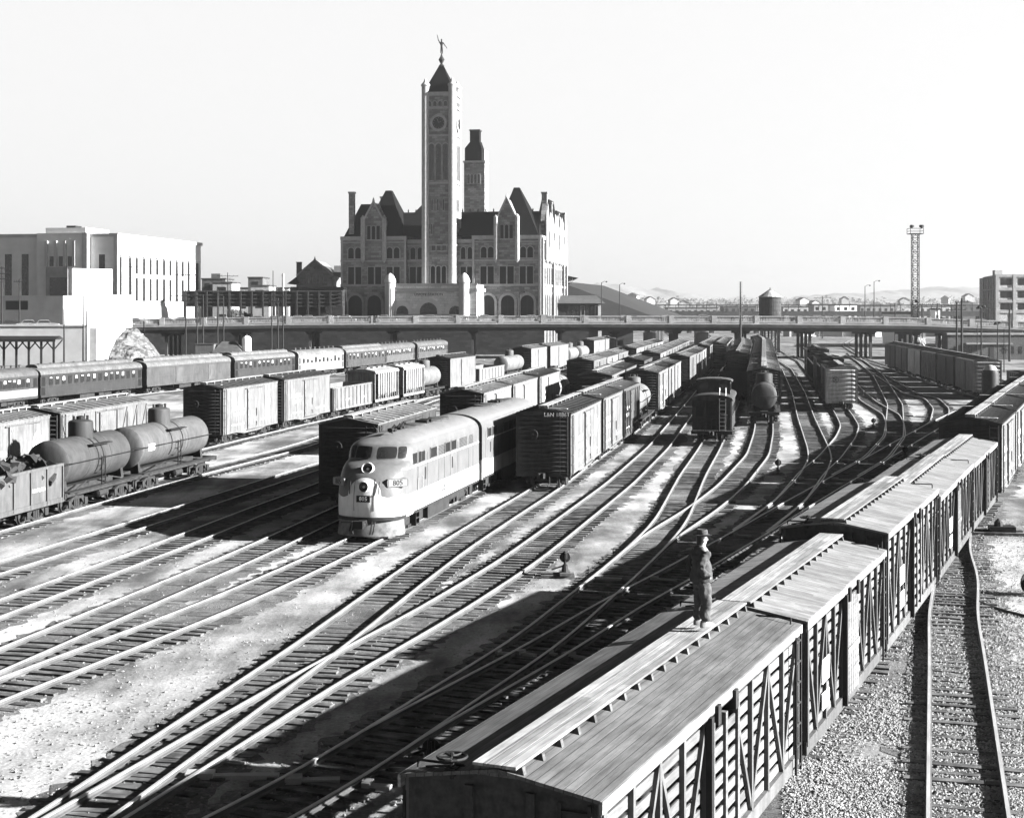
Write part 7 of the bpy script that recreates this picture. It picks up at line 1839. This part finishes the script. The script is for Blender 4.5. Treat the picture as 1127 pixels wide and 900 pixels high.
# right embankment shadow caster: dark drum at the edge
p = P(1128, 655, 0); r = thing('cable_drum', 'dark drum half cut off at the right edge of the picture', 'drum', (p.x+.35, p.y, 0), .3); m = MB(); m.lathe([(.1, -.25), (.42, -.25), (.42, -.2), (.22, -.2), (.22, .2), (.42, .2), (.42, .25), (.1, .25)], (0, 0, .42), 'Y', 20); put('flanges', m, M['steel'], r)
# upright dark boiler with bright cap near the last dark boxcar
p = P(1090, 446, 0); r = thing('smoke_jack', 'upright dark stove pipe drum with bright cap near the right boxcar end', 'drum', (p.x, p.y, 0)); m = MB(); m.lathe([(.9, 0), (.9, 3.3), (.75, 3.7)], (0,0,0), 'Z', 14); put('drum', m, M['steel'], r, True); m = MB(); m.lathe([(.75, 3.7), (.5, 4.1), (.1, 4.25)], (0,0,0), 'Z', 12); put('cap', m, M['bright'], r, True)
# loose stones and litter on the near gravel
def gravel(name, pts, s0, s1, mat, seed):
    q = np.random.default_rng(seed); n = len(pts); base = np.array([(1,0,0), (0,1,0), (-1,0,0), (0,-1,0), (0,0,.8), (0,0,-.6)]); fc = [(0,1,4), (1,2,4), (2,3,4), (3,0,4)]
    an = q.uniform(0, 6.28, n); sc = q.uniform(s0, s1, (n, 1, 1))*np.stack([q.uniform(.7, 1.3, n), q.uniform(.6, 1.2, n), q.uniform(.5, 1.1, n)], 1)[:, None, :]
    v = base[None]*sc; v = v+q.normal(0, 1, v.shape)*sc*.18; c, s = np.cos(an)[:, None], np.sin(an)[:, None]; x, y = v[..., 0]*c-v[..., 1]*s, v[..., 0]*s+v[..., 1]*c
    v = np.stack([x, y, v[..., 2]], 2)+np.array(pts)[:, None, :]
    f = (np.array(fc)[None]+(np.arange(n)*6)[:, None, None]).reshape(-1, 3)
    me = bpy.data.meshes.new(name); me.from_pydata(v.reshape(-1, 3).tolist(), [], f.tolist()); me.materials.append(mat); o = bpy.data.objects.new(name, me); C.objects.link(o); return tag(o, kind='stuff')
q = np.random.default_rng(8); pts = []
while len(pts) < 42000:
    px, py = q.uniform(860, 1135), 570+340*q.random()**.8; p = P(px, py, .02)
    d1 = abs(p.x-np.interp(p.y, T['R'].Y, T['R'].X)); d2 = abs(p.x-np.interp(p.y, T['P'].Y, T['P'].X))
    if d2 < .9 and q.random() < .55: continue
    if d2 > 1.4 and q.random() < .5-1.2*mnoise.noise(Vector((p.x*.35, p.y*.25, 1)))-.25: continue
    pts.append((p.x, p.y, .02 if d2 > 1.3 else .035))
M['stone_pale'] = plain('pale_ballast_stones', .15, .9, .4, 2.5)
gravel('gravel', pts, .02, .048, M['stone_pale'], 3)
pts = []
while len(pts) < 3500:
    px, py = q.uniform(-5, 640), 560+340*q.random()**.7; p = P(px, py, .015); pts.append((p.x, p.y, .015))
M['stone_grey'] = plain('grey_ballast_stones', .13, .9, .45, 2.5)
gravel('ballast', pts, .02, .05, M['stone_grey'], 4)
HAZE = True
# ---------------------------------------------------------------- haze over the yard
if HAZE:
    hz = MB(); hz.box(-3500, 3500, -60, 6600, -1.0, 135)
    mt = bpy.data.materials.new('haze'); mt.use_nodes = True; t = mt.node_tree; t.nodes.clear(); v = t.nodes.new('ShaderNodeVolumePrincipled'); v.inputs['Color'].default_value = (.95, .95, .95, 1); v.inputs['Density'].default_value = .00017; v.inputs['Anisotropy'].default_value = .75
    oo = t.nodes.new('ShaderNodeOutputMaterial'); t.links.new(v.outputs[0], oo.inputs['Volume'])
    o = put('haze', hz, mt); tag(o, kind='stuff')
